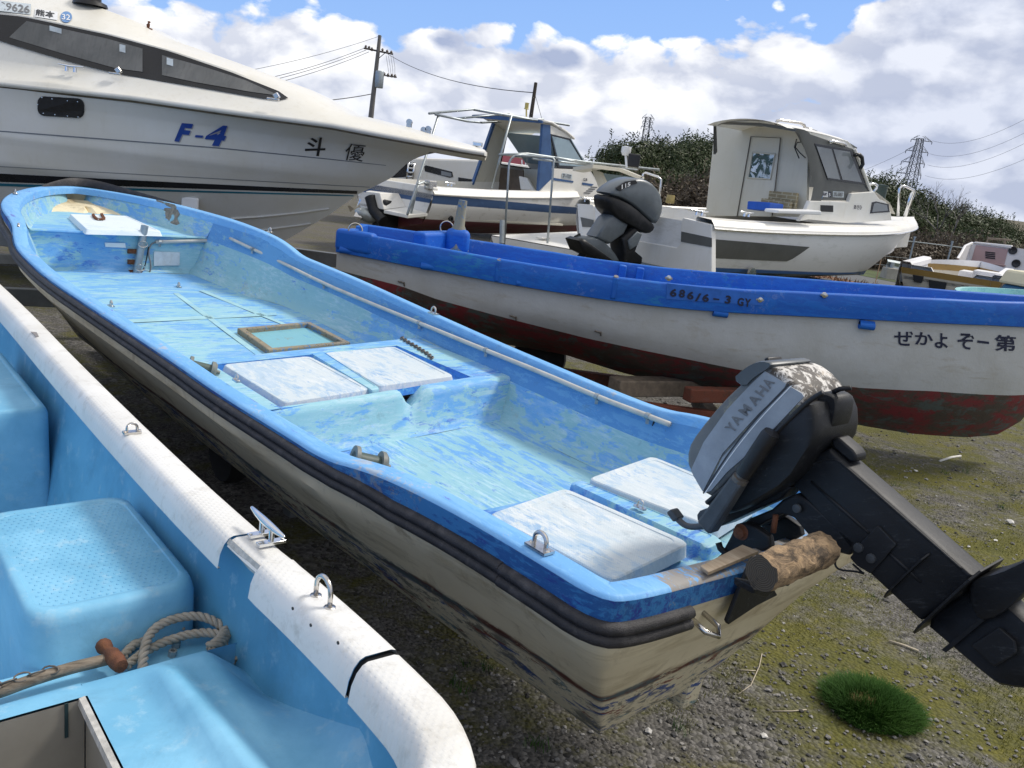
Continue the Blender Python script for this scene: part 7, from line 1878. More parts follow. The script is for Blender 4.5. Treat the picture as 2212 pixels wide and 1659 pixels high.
pil4([(1316, 422), (1340, 428), (1372, 446), (1402, 474), (1420, 490), (1414, 503), (1396, 506), (1372, 492), (1340, 476), (1320, 456), (1315, 440)], yM, .165, M['ob_dark'], 'lower_pan')
pil4([(1335, 458), (1362, 480), (1350, 505), (1318, 528), (1300, 520), (1290, 512), (1318, 470)], yM, .12, M['ob_grey'], 'leg', 0)
pil4([(1262, 512), (1300, 514), (1330, 545), (1345, 572), (1300, 560), (1272, 548), (1258, 530)], yM, .10, M['ob_grey'], 'gearcase')
pil4([(1252, 520), (1262, 516), (1320, 558), (1350, 580), (1320, 575), (1262, 545)], yM - .02, .16, M['ob_dark'], 'cavitation_plate', 0)
pil4([(1346, 516), (1372, 490), (1386, 496), (1384, 515), (1372, 545), (1390, 560), (1388, 572), (1345, 572), (1350, 545)], yM, .15, M['ob_dark'], 'bracket', 0)
pil4([(1358, 520), (1378, 500), (1388, 506), (1378, 530), (1362, 540)], yM - .14, .03, M['ob_grey'], 'tilt_arm', 0)
for k in range(3):
    a = k * 2.1 + .4; c0 = F4.w(*F4.ony((1264, 530), yM)); MB().poly([c0 + Vector((math.cos(a + da) * r_, o_, math.sin(a + da) * r_)) for da, r_, o_ in ((0, .03, 0), (-.4, .16, .03), (.1, .18, 0), (.45, .1, -.03))]).build('propeller_blade', M['ob_dark'], m4, smooth=0)
# power figure panel on the cowl
v = F4.ony((1342, 403), yM - .2)
MB().prism([W2(F4, p, yM - .178) for p in ((1330, 406), (1352, 392), (1374, 389), (1377, 396), (1356, 402), (1340, 413))], F4.n * .02).build('figure_panel', M['black'], m4, smooth=0)
V, Fs = text_mesh('115', 1, .03); Q = [W2(F4, p, yM - .184) for p in ((1343, 409), (1362, 401), (1362, 393), (1343, 399))]
MB().add([Q[0].lerp(Q[1], u).lerp(Q[3].lerp(Q[2], u), v_) for u, v_ in V], Fs).build('figure_lettering', M['whitepl'], m4, smooth=0)
# trailer wheels under it
t4 = thing('boat_trailer', F4.w(3, B4 / 2, 0), 'dark boat trailer under the wheelhouse boat with one wheel showing', 'boat trailer')
for x, yy in ((F4.ony((1826, 606), .5).x, .45), (F4.ony((1826, 606), .5).x, B4 - .45)): wheel(t4, F4.w(x, yy, .30), tuple(F4.n), .30, .19)
for yy in (.6, B4 - .6): beam2('rail', F4.w(.2, yy, .50), F4.w(L4 - 1, yy, .50), .08, .12, t4)
for xx in (.8, 2.6, 4.2): MB().box(F4.w(xx, yc4, .56), (.15, 1.4, .16), (F4.h, F4.n, F4.k)).build('cross_beam', M['wood'], t4)
# ---- long white cabin boat in the background, seen under the cruiser's bow
F5 = Frame(-2.0, 21.0, R(6))
b5 = thing('house_boat', F5.w(.5, .5, 0), 'long white boat with dark sliding cabin windows beyond the blue striped cabin boat', 'boat')
def P5(px, y=0): return W2(F5, px, y)
z5 = F5.ony((950, 342), 0).z; x0, x1 = F5.ony((800, 342), 0).x, F5.ony((1240, 380), 0).x
hull_shell(F5, x1 + 3, -.1, 2.6, lambda x: z5 - .85, lambda x: .8, lambda x: .5, b5, [M['white2']], .4, .2) if x1 > 0 else None
MB().prism([P5(p) for p in ((790, 352), (872, 340), (1060, 346), (1240, 372), (1240, 430), (790, 420))], F5.n * 2.4).build('cabin', M['white2'], b5, smooth=0, bevel=.05)
for pts in ([(845, 353), (894, 351), (894, 381), (862, 383), (845, 384)], [(916, 360), (920, 357), (977, 371), (979, 382), (972, 384), (918, 370)], [(990, 383), (1025, 388), (1040, 396), (1040, 400), (990, 396)]):
    w5 = MB().prism([P5(p, -.012) for p in pts], F5.n * .01).build('window', M['glassblk'], b5, smooth=0)
MB().prism([P5(p, -.02) for p in ((953, 369), (975, 374), (975, 382), (953, 378))], F5.n * .006).build('sliding_pane', M['glass4'], b5, smooth=0)
tubes('ladder', [[P5((878, 388), -.1), P5((883, 352), -.1)], [P5((891, 389), -.1), P5((895, 353), -.1)]] + [[P5((879 + k, 381 - 9 * k), -.1), P5((892 + k, 382 - 9 * k), -.1)] for k in range(4)], .025, M['chrome'], b5)
for px in ((892, 351), (948, 318 + 30)): pass
# red banner behind the cabin boat
bn = thing('banner', ondepth((1120, 352), 26), 'red banner with white lettering seen through the cabin boat windows', 'banner')
BQ = [ondepth(p, 26) for p in ((1066, 352), (1180, 374), (1182, 352), (1068, 332))]
MB().prism(BQ, Vector((0, .05, 0))).build('cloth', plain('red_banner_cloth', (.40, .10, .12), .7), bn, smooth=0)
V, Fs = text_mesh('Uen', 1, .03); Q = [ondepth(p, 25.95) for p in ((1126, 357), (1153, 362), (1153, 350), (1126, 345))]
MB().add([Q[0].lerp(Q[1], u).lerp(Q[3].lerp(Q[2], u), v_) for u, v_ in V], Fs).build('banner_text', M['whitepl'], bn, smooth=0)
for x in (BQ[0], BQ[1]): MB().tube([Vector((x.x, x.y + .08, 0)), Vector((x.x, x.y + .08, x.z + .7))], .04, 8).build('post', M['galv'], bn)
# ---- the small boat with a pink cabin door on the right
S7 = ondepth((2166, 610), 13.2); pS = ondepth((1944, 583), 14.0)
F7 = Frame(S7.x, S7.y, math.atan2((pS - S7).y, (pS - S7).x) - R(90)); B7 = (Vector((pS.x, pS.y, 0)) - F7.o).length
b7 = thing('cuddy_boat', F7.w(1.5, B7 / 2, 0), 'small open white boat with pink cabin door, ochre stripe and black transom plates', 'boat')
z7 = S7.z
M['hull7'] = zband('ochre_striped_hull', [(.60, (.012, .016, .05), (.02, .025, .06), .3), (z7 - .10, (.50, .47, .40), (.40, .36, .30), .3), (z7 + .02, (.28, .17, .035), (.22, .13, .03), .3), (9, (.74, .74, .76), (.66, .66, .68), .3)], .006, .01, .5, 5, bumps=.05)
M['white7'] = gelcoat('bluish_white_liner', (.74, .74, .77), (.45, .40, .34), .2, .4)
hull_shell(F7, 5.0, 0, B7, lambda x: z7 + .03 * x, lambda x: .55, lambda x: .38, b7, [M['hull7']], .4, .15)
for yy, s in ((.10, 1), (B7 - .10, -1)): MB().loft([[F7.w(x, yy, z7 + .05 + .03 * x), F7.w(x, yy + s * .06, z7 - .2)] for x in (0, 1, 2.2)]).build('side_liner', M['white7'], b7, smooth=0)
for y0, y1 in ((-.02, .16), (B7 - .16, B7 + .02)):
    MB().loft([[F7.w(x, y, z7 + .03 * x + dz) for y, dz in ((y0, -.01), (y0, .07), (y0 + .03, .10), (y1 - .03, .10), (y1, .07), (y1, -.4))] for x in (-.02, .5, 1.2, 2.2)]).build('gunwale', M['white7'], b7, smooth=40)
MB().box(F7.w(1.1, B7 / 2, z7 - .16), (2.2, B7 - .16, .05), (F7.h, F7.n, F7.k)).build('deck', M['white7'], b7)
MB().loft([[F7.w(.0, y, z7 + (.06 if y < .45 or y > B7 - .5 else -.04)) for y in [B7 * k / 20 for k in range(21)]], [F7.w(.10, y, z7 + (.06 if y < .45 or y > B7 - .5 else -.04)) for y in [B7 * k / 20 for k in range(21)]], [F7.w(.12, y, z7 - .25) for y in [B7 * k / 20 for k in range(21)]]]).build('transom_top', M['white7'], b7, smooth=0)
X7 = F7.ony((2090, 570), B7 - .15).x
def K7(px, d=0): return WX(F7, px, X7 + d)
MB().prism([K7(p) for p in ((2086, 590), (2092, 540), (2104, 524), (2150, 526), (2184, 532), (2196, 600))], F7.h * .05).build('cabin_bulkhead', M['white7'], b7, smooth=0)
MB().prism([K7(p, .02) for p in ((2182, 534), (2290, 548), (2290, 612), (2184, 600))], F7.h * .05).build('console_panel', M['white7'], b7, smooth=0)
M['pink'] = plain('faded_pink_door', (.42, .29, .29), .55, 0, .08, 5)
d7 = MB().prism([K7(p, -.02) for p in ((2108, 529), (2178, 538), (2164, 592), (2092, 583))], F7.h * .03).build('door', M['pink'], b7, smooth=0, bevel=.01)
tubes('door_rail', [[K7((2102, 564), -.03), K7((2172, 574), -.03)]], .02, M['pink'], d7)
for k in range(4): MB().prism([K7(p, -.03) for p in ((2128.5 + .2 * k, 543 + k * 4), (2150, 545.5 + k * 4), (2149.5, 548 + k * 4), (2128, 545.6 + k * 4))], F7.h * .01).build('louvre', M['black'], d7, smooth=0)
MB().prism([K7(p, -.05) for p in ((2100, 525), (2106, 522), (2186, 530), (2184, 537))], F7.h * .5).build('cabin_roof', M['white7'], b7, smooth=0, bevel=.02)
MB().prism([W2(F7, p, B7 - .12) for p in ((2072, 558), (2080, 545), (2088, 530), (2103, 523), (2106, 530), (2092, 585), (2072, 580))], F7.n * .06).build('cabin_side', M['white7'], b7, smooth=0, bevel=.02)
tubes('roof_rail', [[K7((2132, 524), .2), K7((2134, 515), .2), K7((2184, 519), .2)], [K7((2170, 528), .2), K7((2171, 518), .2)]], .03, M['wood'], b7)
for px in ((2188, 541), (2195, 569)): MB().lathe(K7(px, .0), -F7.h, [(0, 0), (.10, 0), (.10, .02), (.06, .02), (0, -.02)], 14).build('console_hole', M['black'], b7)
for qd in ([(1972, 593), (1996, 597), (1991, 612), (1974, 608)], [(2006, 604), (2046, 610), (2040, 632), (2008, 628)]):
    MB().prism([WX(F7, p, -.02) for p in qd], F7.h * -.02).build('transom_plate', M['black'], b7, smooth=0, bevel=.01)
for c, d_ in (((.5, B7 * .62), (.7, .5, .07)), ((.9, B7 * .32), (.5, .45, .2)), ((.35, .25), (.5, .42, .26))): MB().box(F7.w(c[0], c[1], z7 - .135 + d_[2] / 2), d_, (F7.h, F7.n, F7.k)).build('seat_box', M['white7'], b7, smooth=0, bevel=.03)
# ---- pale aqua bow and a cream boat at the right edge
Sa = ondepth((2072, 642), 9.5); F8 = Frame(Sa.x, Sa.y, R(200))
M['aqua'] = stroke_paint('aqua_paint', (.30, .55, .56), (.22, .46, .50), (.45, .62, .62), .4, 0, (1, 4, 4), 4, .45)
b8 = thing('skiff', F8.w(-1.5, 0, 0), 'pale aqua boat bow showing above the blue gunwale at the right edge', 'boat')
za = Sa.z
rowsP, rowsS = [], []
for i in range(20):
    x = -3.6 * i / 19; hb = .75 * (1 - math.exp(-(-x) / .55)) + .03; z = za + .05 + .02 * (-x)
    rowsP.append((x, hb, z))
for s in (-1, 1):
    MB().loft([[F8.w(x, s * hb, z), F8.w(x - .05, s * hb * .9, z - .25), F8.w(x - .3, s * hb * .6, .35), F8.w(x - .35, 0, .28)] for x, hb, z in rowsP]).build('hull', M['aqua'], b8, smooth=40)
    MB().loft([[F8.w(x, s * (hb + .02), z - .03), F8.w(x, s * (hb + .02), z + .015), F8.w(x, s * max(.0, hb - .06), z + .02), F8.w(x, s * max(.0, hb - .07), z - .2)] for x, hb, z in rowsP]).build('gunwale', M['aqua'], b8, smooth=40)
MB().loft([[F8.w(x, hb * k, z - .06 + .04 * (1 - k * k)) for k in (-1, -.5, 0, .5, 1)] for x, hb, z in rowsP[:9]]).build('foredeck', M['aqua'], b8, smooth=60)
Sc = ondepth((2172, 612), 11.6); F9 = Frame(Sc.x, Sc.y, R(30))
b9 = thing('boat', F9.w(1, 0, 0), 'cream topped boat with blue side, cut off at the right edge', 'boat')
MB().box(F9.w(1.2, -.5, Sc.z - .22), (2.6, 1.0, .45), (F9.h, F9.n, F9.k)).build('hull', plain('mid_blue_hull', (.05, .19, .36), .45, 0, .15, 5), b9, smooth=0, bevel=.05)
MB().box(F9.w(1.2, -.5, Sc.z + .10), (2.7, 1.08, .2), (F9.h, F9.n, F9.k), taper=.94).build('deck', plain('cream_deck', (.66, .61, .44), .45, 0, .06, 5), b9, smooth=0, bevel=.04)
tubes('hand_rail', [[F9.w(.6, -.6, Sc.z + .2), F9.w(.6, -.6, Sc.z + .42), F9.w(1.6, -.6, Sc.z + .46)]], .02, M['chrome'], b9)
MB().box(F9.w(.48, -1.04, Sc.z + .10), (.12, .03, .10), (F9.h, F9.n, F9.k)).build('vent', M['black'], b9)
for x in (.3, 2.0): MB().box(F9.w(x, -.5, (Sc.z - .45) / 2), (.3, .8, max(.1, Sc.z - .45)), (F9.h, F9.n, F9.k)).build('support_block', M['wood'], b9)
# ================================================================== hill, trees, poles, pylons, fence, road, ground clutter
rnd = random.Random(11)
# low wooded bank beyond the yard
def bank_z(x, y): return max(0, min(1.4, (y - 30) * .07)) + max(0, min(2.5, (y - 52) * .05))
rows = [[(x, y, bank_z(x, y) - .01) for x in (-6, 0, 6, 12, 18, 24, 30, 38, 48, 60, 80, 110)] for y in (29.5, 31, 34, 38, 44, 50, 58, 68, 80, 100)]
M['bank'] = plain('dry_bank_grass', (.075, .062, .030), .9, 0, .4, 2, .4)
tag(MB().loft(rows).build('hill', M['bank'], smooth=180), kind='structure')
def leafmat(name, a, b_, c2):
    m, t, b, co = newmat(name); oi = t.n.new('ShaderNodeObjectInfo')
    n = t.noise(co, 3.2, 4, .6); n2 = t.noise(co, 30, 2, .5)
    c = t.mix(t.ramp(n, .3, .7), a, b_); c = t.mix(t.math('MULTIPLY', t.ramp(n2, .45, .7), .5), c, c2)
    c = t.mix(t.math('MULTIPLY', oi.outputs['Random'], .35), c, tuple(x * .6 for x in b_))
    finish(t, b, c, .55, 0, None, .3); b.inputs['Transmission Weight'].default_value = 0
    return m
M['leaf_dark'] = leafmat('dark_evergreen_leaves', (.024, .038, .013), (.052, .074, .022), (.095, .118, .036))
M['leaf_mid'] = leafmat('bushy_green_leaves', (.042, .058, .017), (.085, .105, .030), (.135, .145, .048))
M['leaf_dry'] = leafmat('dry_brown_twigs', (.075, .055, .035), (.12, .092, .062), (.17, .14, .10))
M['bark2'] = plain('grey_brown_bark', (.085, .07, .055), .9, 0, .3, 8)
def crown_mesh(name, h, w, n, seed, mat, leaf=.13, lumps=9, flat=.8):
    r_ = random.Random(seed); vs = []; fs = []
    L_ = []
    for i in range(lumps):
        a = r_.random() * 6.283; q = r_.random() ** .6 * w * .55; z = h * r_.uniform(.34, .86)
        L_.append((Vector((math.cos(a) * q, math.sin(a) * q, z)), w * r_.uniform(.26, .46) * (1 - .35 * (z / h))))
    L_.append((Vector((0, 0, h * .72)), w * .34)); L_.append((Vector((0, 0, h * .45)), w * .46))
    for i in range(n):
        c_, rad = L_[r_.randrange(len(L_))]
        d_ = Vector((r_.gauss(0, 1), r_.gauss(0, 1), r_.gauss(0, 1))).normalized()
        k = rad * (r_.random() ** .33) * (1.0 + (.28 * r_.random() if r_.random() < .18 else 0))
        p = c_ + Vector((d_.x * k, d_.y * k, d_.z * k * flat)); 
        if p.z < .15: p.z = .15 + r_.random() * .3
        nn = (d_ + Vector((r_.gauss(0, .5), r_.gauss(0, .5), r_.gauss(.3, .5)))).normalized(); u = nn.orthogonal().normalized(); a = r_.random() * 6.283
        u2 = u * math.cos(a) + nn.cross(u) * math.sin(a); w2 = nn.cross(u2); s_ = leaf * r_.uniform(.55, 1.35)
        b = len(vs); vs += [p - u2 * s_, p + w2 * s_ * .45, p + u2 * s_, p - w2 * s_ * .45]; fs.append((b, b + 1, b + 2, b + 3))
    # some shoots poking out of the top
    for i in range(60):
        c_, rad = L_[r_.randrange(len(L_))]; a = r_.random() * 6.283; p = c_ + Vector((math.cos(a), math.sin(a), 0)) * rad * r_.uniform(.2, .9) + Vector((0, 0, rad * r_.uniform(.5, .8)))
        for k in range(5):
            q = p + Vector((r_.gauss(0, .02), r_.gauss(0, .02), .09 * k)); b = len(vs); dx = r_.uniform(-.08, .08); dy = r_.uniform(-.08, .08)
            vs += [q, q + Vector((dx, dy, .05)), q + Vector((dx * 1.6, dy * 1.6, .12)), q + Vector((-.02, .02, .06))]; fs.append((b, b + 1, b + 2, b + 3))
    me = bpy.data.meshes.new(name); me.from_pydata([tuple(v) for v in vs], [], fs); me.materials.append(mat); me.update(); return me
def trunk_mesh(h, seed):
    r_ = random.Random(seed); mb_ = MB()
    mb_.tube([(0, 0, -.3), (.03, .02, h * .25), (r_.uniform(-.1, .1), r_.uniform(-.1, .1), h * .6)], [.11, .09, .04], 7)
    for i in range(5):
        a = r_.random() * 6.283; z = h * r_.uniform(.2, .5); mb_.tube([(.02, .02, z), (math.cos(a) * h * .12, math.sin(a) * h * .12, z + h * .12), (math.cos(a) * h * .22, math.sin(a) * h * .22, z + h * .3)], [.05, .035, .012], 5)
    o = mb_.build('trunk', M['bark2'], None, smooth=180); me = o.data; bpy.data.objects.remove(o); return me
protos = {'dark': [(crown_mesh('crown', 4.2, 3.4, 9500, 20 + i, M['leaf_dark'], .075), trunk_mesh(4.2, i)) for i in range(4)],
          'mid': [(crown_mesh('crown', 3.6, 3.2, 8500, 40 + i, M['leaf_mid'], .075, 8), trunk_mesh(3.6, 9 + i)) for i in range(2)],
          'dry': [(crown_mesh('crown', 2.0, 2.8, 5000, 60 + i, M['leaf_dry'], .065, 8, .6), trunk_mesh(1.8, 19 + i)) for i in range(2)]}
for lst in protos.values():
    for cm, tm in lst: pass
def tree(kind, top, hgt, k, label, group, name='tree'):
    """top: where the crown's top stands"""
    cm, tm = protos[kind][k % len(protos[kind])]; base_h = {'dark': 4.2, 'mid': 3.6, 'dry': 2.0}[kind]; s_ = hgt / (base_h * .95)
    e = bpy.data.objects.new(name, None); COL.objects.link(e); e.location = (top.x, top.y, top.z - hgt); e.rotation_euler = (0, 0, rnd.random() * 6.28); e.scale = (s_ * rnd.uniform(.9, 1.15),) * 2 + (s_,)
    tag(e, label, 'tree' if kind != 'dry' else 'shrub', {'dark evergreen tree forming': 'evergreen trees along the skyline', 'dark evergreen tree lower on': 'evergreen trees lower on the bank', 'lighter green bushy tree on ': 'lighter green trees on the bank', 'lighter green bushy tree low': 'lighter green bushes low on the bank', 'brown leafless thicket at th': 'brown thickets at the foot of the bank'}.get(label[:27], label and {'lighter green bushy tree on': 'lighter green trees on the bank', 'lighter green bushy tree lo': 'lighter green bushes low on the bank', 'brown leafless thicket at t': 'brown thickets at the foot of the bank', 'dark evergreen tree lower o': 'evergreen trees lower on the bank'}.get(label[:27], group)))
    for nm, me in (('crown', cm), ('trunk', tm)):
        o = bpy.data.objects.new(nm, me); COL.objects.link(o); o.parent = e
    return e
SKY = [(x_, y_ + 21) for x_, y_ in [(1255, 425), (1285, 400), (1310, 352), (1335, 318), (1375, 302), (1420, 292), (1470, 291), (1520, 296), (1560, 290), (1640, 300), (1720, 330), (1800, 370), (1850, 385), (1885, 372), (1906, 360), (1930, 378), (1960, 405), (2000, 417), (2050, 430), (2100, 443), (2150, 460), (2200, 477), (2250, 492), (2320, 510), (2400, 530)]]
lab = {'dark': ['dark evergreen tree forming the skyline behind the wheelhouse boat', 'dark evergreen tree lower on the bank below the skyline'], 'mid': ['lighter green bushy tree on the bank behind the boats', 'lighter green bushy tree low on the bank'], 'dry': ['brown leafless thicket at the foot of the wooded bank']}
i = 0
for X in [1306 + 21 * k for k in range(52)]:
    Y = itp(SKY, X)[0]; dep = (40 if X < 1600 else 44 + (X - 1600) * .012) + rnd.uniform(-1.5, 2.5)
    p = ondepth((X + rnd.uniform(-7, 7), Y + rnd.uniform(-5, 9)), dep); tree('dark', p, rnd.uniform(3.4, 4.4), i, lab['dark'][0], 'evergreen trees along the skyline'); i += 1
for X in [1318 + 31 * k for k in range(37)]:
    Y = itp(SKY, X)[0] + 42; dep = (37 if X < 1600 else 39) + rnd.uniform(-1.5, 1.5); kd = 'mid' if rnd.random() < .3 else 'dark'
    p = ondepth((X + rnd.uniform(-9, 9), Y + rnd.uniform(-6, 14)), dep); tree(kd, p, rnd.uniform(2.4, 3.2), i, lab[kd][1], 'trees lower on the bank'); i += 1
for X in [1300 + 40 * k for k in range(28)]:
    Y = itp(SKY, X)[0] + (88 if X < 1700 else 92); dep = (34.5 if X < 1600 else 34) + rnd.uniform(-1, 1); kd = 'dry' if X < 1620 or 1940 < X < 2130 else ('mid' if rnd.random() < .55 else 'dark')
    p = ondepth((X + rnd.uniform(-8, 8), Y + rnd.uniform(-8, 10)), dep); tree(kd, p, rnd.uniform(1.7, 2.4), i, lab[kd][-1], 'thicket and bushes on the lower bank', 'shrub' if kd == 'dry' else 'tree'); i += 1
for X in [1845 + 34 * k for k in range(13)]:
    Y = 512 + (X - 1850) * .10; p = ondepth((X + rnd.uniform(-8, 8), Y + rnd.uniform(-6, 8)), 31 + rnd.uniform(-.8, .8)); kd = 'dry' if rnd.random() < .75 else 'mid'; tree(kd, p, rnd.uniform(1.4, 1.9), i, lab[kd][-1], 'thicket and bushes on the lower bank', 'shrub'); i += 1
# one bare tree in front of the bank
bt = MB(); rb = random.Random(5)
def branch(p, d_, L_, r_, lv):
    q = p + d_ * L_ * .5 + Vector((rb.gauss(0, .05), rb.gauss(0, .05), 0)) * L_; e = p + d_ * L_
    bt.tube([p, q, e], [r_, r_ * .85, r_ * .6], 5)
    if lv < 5:
        for k in range(3 if lv < 3 else 2):
            nd = (d_ + Vector((rb.gauss(0, .45), rb.gauss(0, .45), rb.uniform(-.05, .45)))).normalized(); branch(e, nd, L_ * rb.uniform(.55, .8), r_ * .58, lv + 1)
p0 = ondepth((2036, 548), 32.5)
branch(p0, Vector((-.45, 0, .9)).normalized(), .9, .05, 0); branch(p0, Vector((.25, 0, 1)).normalized(), .9, .045, 0); branch(p0 - Vector((0, 0, 1.2)), Vector((0, 0, 1)), 1.25, .06, 4)
bo = bt.build('bare_tree', plain('bare_grey_branches', (.16, .145, .13), .9, 0, .2, 10), None, smooth=180); tag(bo, 'bare leafless grey tree standing in front of the wooded bank', 'tree')
# ---- road, verge, dry strip
def gquad(name, pts, z, mat, kind):
    P_ = [onz(p, 0) for p in pts]; 
    return tag(MB().poly([Vector((p.x, p.y, z)) for p in P_]).build(name, mat, None, smooth=0), kind=kind)
ra, rb_ = onz((1838, 599), 0), onz((1945, 621), 0); dr_ = (rb_ - ra).normalized(); nr_ = Vector((-dr_.y, dr_.x, 0)); 
if nr_.y < 0: nr_ = -nr_
def strip(name, o0, o1, z, mat, kind):
    return tag(MB().loft([[ra - dr_ * 40 + nr_ * o + Vector((0, 0, z - ra.z)) + Vector((0, 0, 0)) for o in (o0, o1)], [rb_ + dr_ * 40 + nr_ * o + Vector((0, 0, z - rb_.z)) for o in (o0, o1)]]).build(name, mat, None, smooth=0), kind=kind)
M['asphalt'] = plain('asphalt', (.10, .105, .11), .9, 0, .12, 3, .2)
M['verge'] = plain('green_verge', (.055, .075, .02), .95, 0, .45, 1.2, .5); M['brownstrip'] = plain('dry_weeds', (.16, .085, .045), .95, 0, .45, 1.6, .6)
strip('road', -1.2, 1.2, .012, M['asphalt'], 'structure'); strip('verge', 1.2, 4.2, .02, M['verge'], 'structure'); strip('dry_strip', -4.2, -1.2, .008, M['brownstrip'], 'structure')
dw = MB()
for k in range(2600):
    s_ = rnd.uniform(-3, 9); o = rnd.uniform(-4.2, -1.2); p = ra + dr_ * s_ + nr_ * o; h_ = rnd.uniform(.04, .16); a = rnd.random() * 6.28; p.z = 0
    dw.add([p + Vector((math.cos(a) * .02, math.sin(a) * .02, 0)), p - Vector((math.cos(a) * .02, math.sin(a) * .02, 0)), p + Vector((rnd.gauss(0, .05), rnd.gauss(0, .05), h_))], [(0, 1, 2)])
tag(dw.build('weeds', M['brownstrip'], None, smooth=0), kind='stuff')
# guardrail end with its concrete footing
gr_ = thing('guardrail', ondepth((1921, 600), 25.5), 'short end of a galvanised guardrail on a concrete footing by the road', 'guardrail')
a, b = ondepth((1914, 572), 25.5), ondepth((1990, 586), 26.5); d_ = (b - a)
MB().loft([[p + Vector((0, oy, oz)) for oy, oz in ((0, -.17), (-.07, -.11), (-.01, 0), (-.07, .11), (0, .17))] for p in (a, b)]).build('rail_beam', M['galv'], gr_, smooth=0, solid=.01)
q = ondepth((1921, 596), 25.6); MB().tube([Vector((q.x, q.y, 0)), Vector((q.x, q.y, a.z + .1))], .07, 10).build('post', M['galv'], gr_)
MB().box(Vector((q.x, q.y, .17)), (.42, .5, .36), taper=.85).build('footing', plain('pale_concrete', (.33, .31, .27), .9, 0, .2, 4), gr_, smooth=0, bevel=.02)
# fence posts with wires
fe = thing('fence', ondepth((1976, 560), 28.5), 'thin wire fence with slim steel posts at the foot of the bank', 'fence')
fp = []
for px, yt, yb in ((1800, 500, 560), (1888, 508, 575), (1976, 514, 585), (2057, 524, 595), (2140, 534, 600), (2230, 546, 612)):
    p = ondepth((px, yt), 28.5); fp.append(p); MB().tube([Vector((p.x, p.y, 0)), p], .03, 8).lathe(p, Vector((0, 0, 1)), [(0, 0), (.045, 0), (.045, .05), (0, .05)], 8).build('post', M['galv'], fe)
for f, r_ in ((.90, .022), (.45, .008), (.2, .008)):
    MB().tube([Vector((p.x, p.y, p.z * f)) for p in fp], r_, 6).build('wire', M['galv'], fe)
q = ondepth((1893, 600), 22); MB_ = MB().tube([Vector((q.x, q.y, 0)), Vector((q.x + .02, q.y, .8))], .012, 6).build('stake', plain('pale_wooden_stake', (.42, .30, .18), .8), None); tag(MB_, 'thin pale wooden stake standing in the dry weeds', 'stake')
# ---- utility pole with transformer
D1 = 62.0
def U(px, dd=0): return ondepth(px, D1 + dd)
M['concrete'] = plain('grey_concrete_pole', (.13, .125, .12), .8, 0, .1, 2); M['dkmetal'] = plain('dark_pole_fittings', (.05, .05, .055), .6, 0, .2, 4); M['porcelain'] = plain('brown_insulator', (.10, .08, .07), .3)
pt, pb = U((820.5, 77)), U((801, 255)); base = pb + (pb - pt) * .35; base = Vector((pb.x - .1, pb.y, 0))
up_ = thing('utility_pole', base, 'tall concrete utility pole with transformer and crossarms left of the canopy frame', 'utility pole')
MB().tube([base, pb, pt], [.22, .20, .13], 12).build('pole', M['concrete'], up_, smooth=60)
MB().tube([U((786, 104)), U((849, 117))], .07, 6).build('crossarm', M['dkmetal'], up_); MB().tube([U((812, 160)), U((857, 167))], .05, 6).build('crossarm', M['dkmetal'], up_); MB().tube([U((816, 128)), U((832, 114))], .03, 6).build('crossarm_brace', M['dkmetal'], up_)
for px in ((790, 105), (797, 107), (803, 110), (826, 112), (836, 115), (845, 117), (830, 164), (838, 166), (846, 167), (853, 168)):
    p = U(px, -.1); MB().lathe(p - Vector((0, 0, .02)), Vector((0, 0, 1)), [(0, 0), (.10, .02), (.06, .10), (.11, .16), (.05, .26), (0, .28)], 8).build('insulator', M['porcelain'], up_)
tp_ = U((818, 190)); MB().lathe(tp_, Vector((.0, 0, 1)), [(0, 0), (.30, 0), (.32, .06), (.32, 1.12), (.28, 1.2), (0, 1.22)], 16).build('transformer', M['galv'], up_, smooth=50)
for k in range(4): MB().tube([U((834 + 5 * k, 120)), U((838 + 5 * k, 145)), U((841 + 4 * k, 165))], .012, 4).build('jumper_wire', M['dkmetal'], up_)
def wire(pa, da, pb_, db, sag, label, r_=.02):
    a, b = ondepth(pa, da), ondepth(pb_, db); P_ = [a.lerp(b, i / 16) - Vector((0, 0, sag * 4 * (i / 16) * (1 - i / 16))) for i in range(17)]
    o = MB().tube(P_, r_, 4).build('power_line', M['dkmetal'], None, smooth=180); c_ = P_[0].copy(); o.data.transform(Matrix.Translation(-c_)); o.location = c_; tag(o, label, 'power line', 'overhead wires'); return o
wire((787, 104), D1, (420, 196), 52, .4, 'uppermost of the wires strung from the left end of the utility pole crossarm', .018); wire((791, 108), D1, (420, 203), 51, .4, 'second wire from the left end of the utility pole crossarm', .018); wire((797, 112), D1, (430, 211), 50, .4, 'third wire down left of the utility pole', .018); wire((820, 78), D1, (430, 170), 52, .3, 'wire from the very top of the utility pole towards the cruiser roof', .014)
wire((803, 203), D1, (560, 222), 52, .2, 'thick lower telephone cable left of the utility pole', .03)
wire((838, 117), D1, (1151, 200), 36, .5, 'single wire from the utility pole to the wooden mast pole on the right', .018)
# wooden pole behind the cabin boat
wp = MB().tube([Vector((ondepth((1146, 258), 36).x - .06, ondepth((1146, 258), 36).y, 0)), ondepth((1146, 258), 36), ondepth((1157.5, 179), 36)], [.11, .09, .075], 10).build('wooden_pole', plain('dark_timber_pole', (.055, .045, .035), .9, 0, .3, 4), None, smooth=60); tag(wp, 'short dark wooden pole rising behind the blue striped cabin boat', 'pole')
wire((1156, 205), 36, (1172, 262), 38, 0, 'stay wire slanting down from the dark wooden pole', .010)
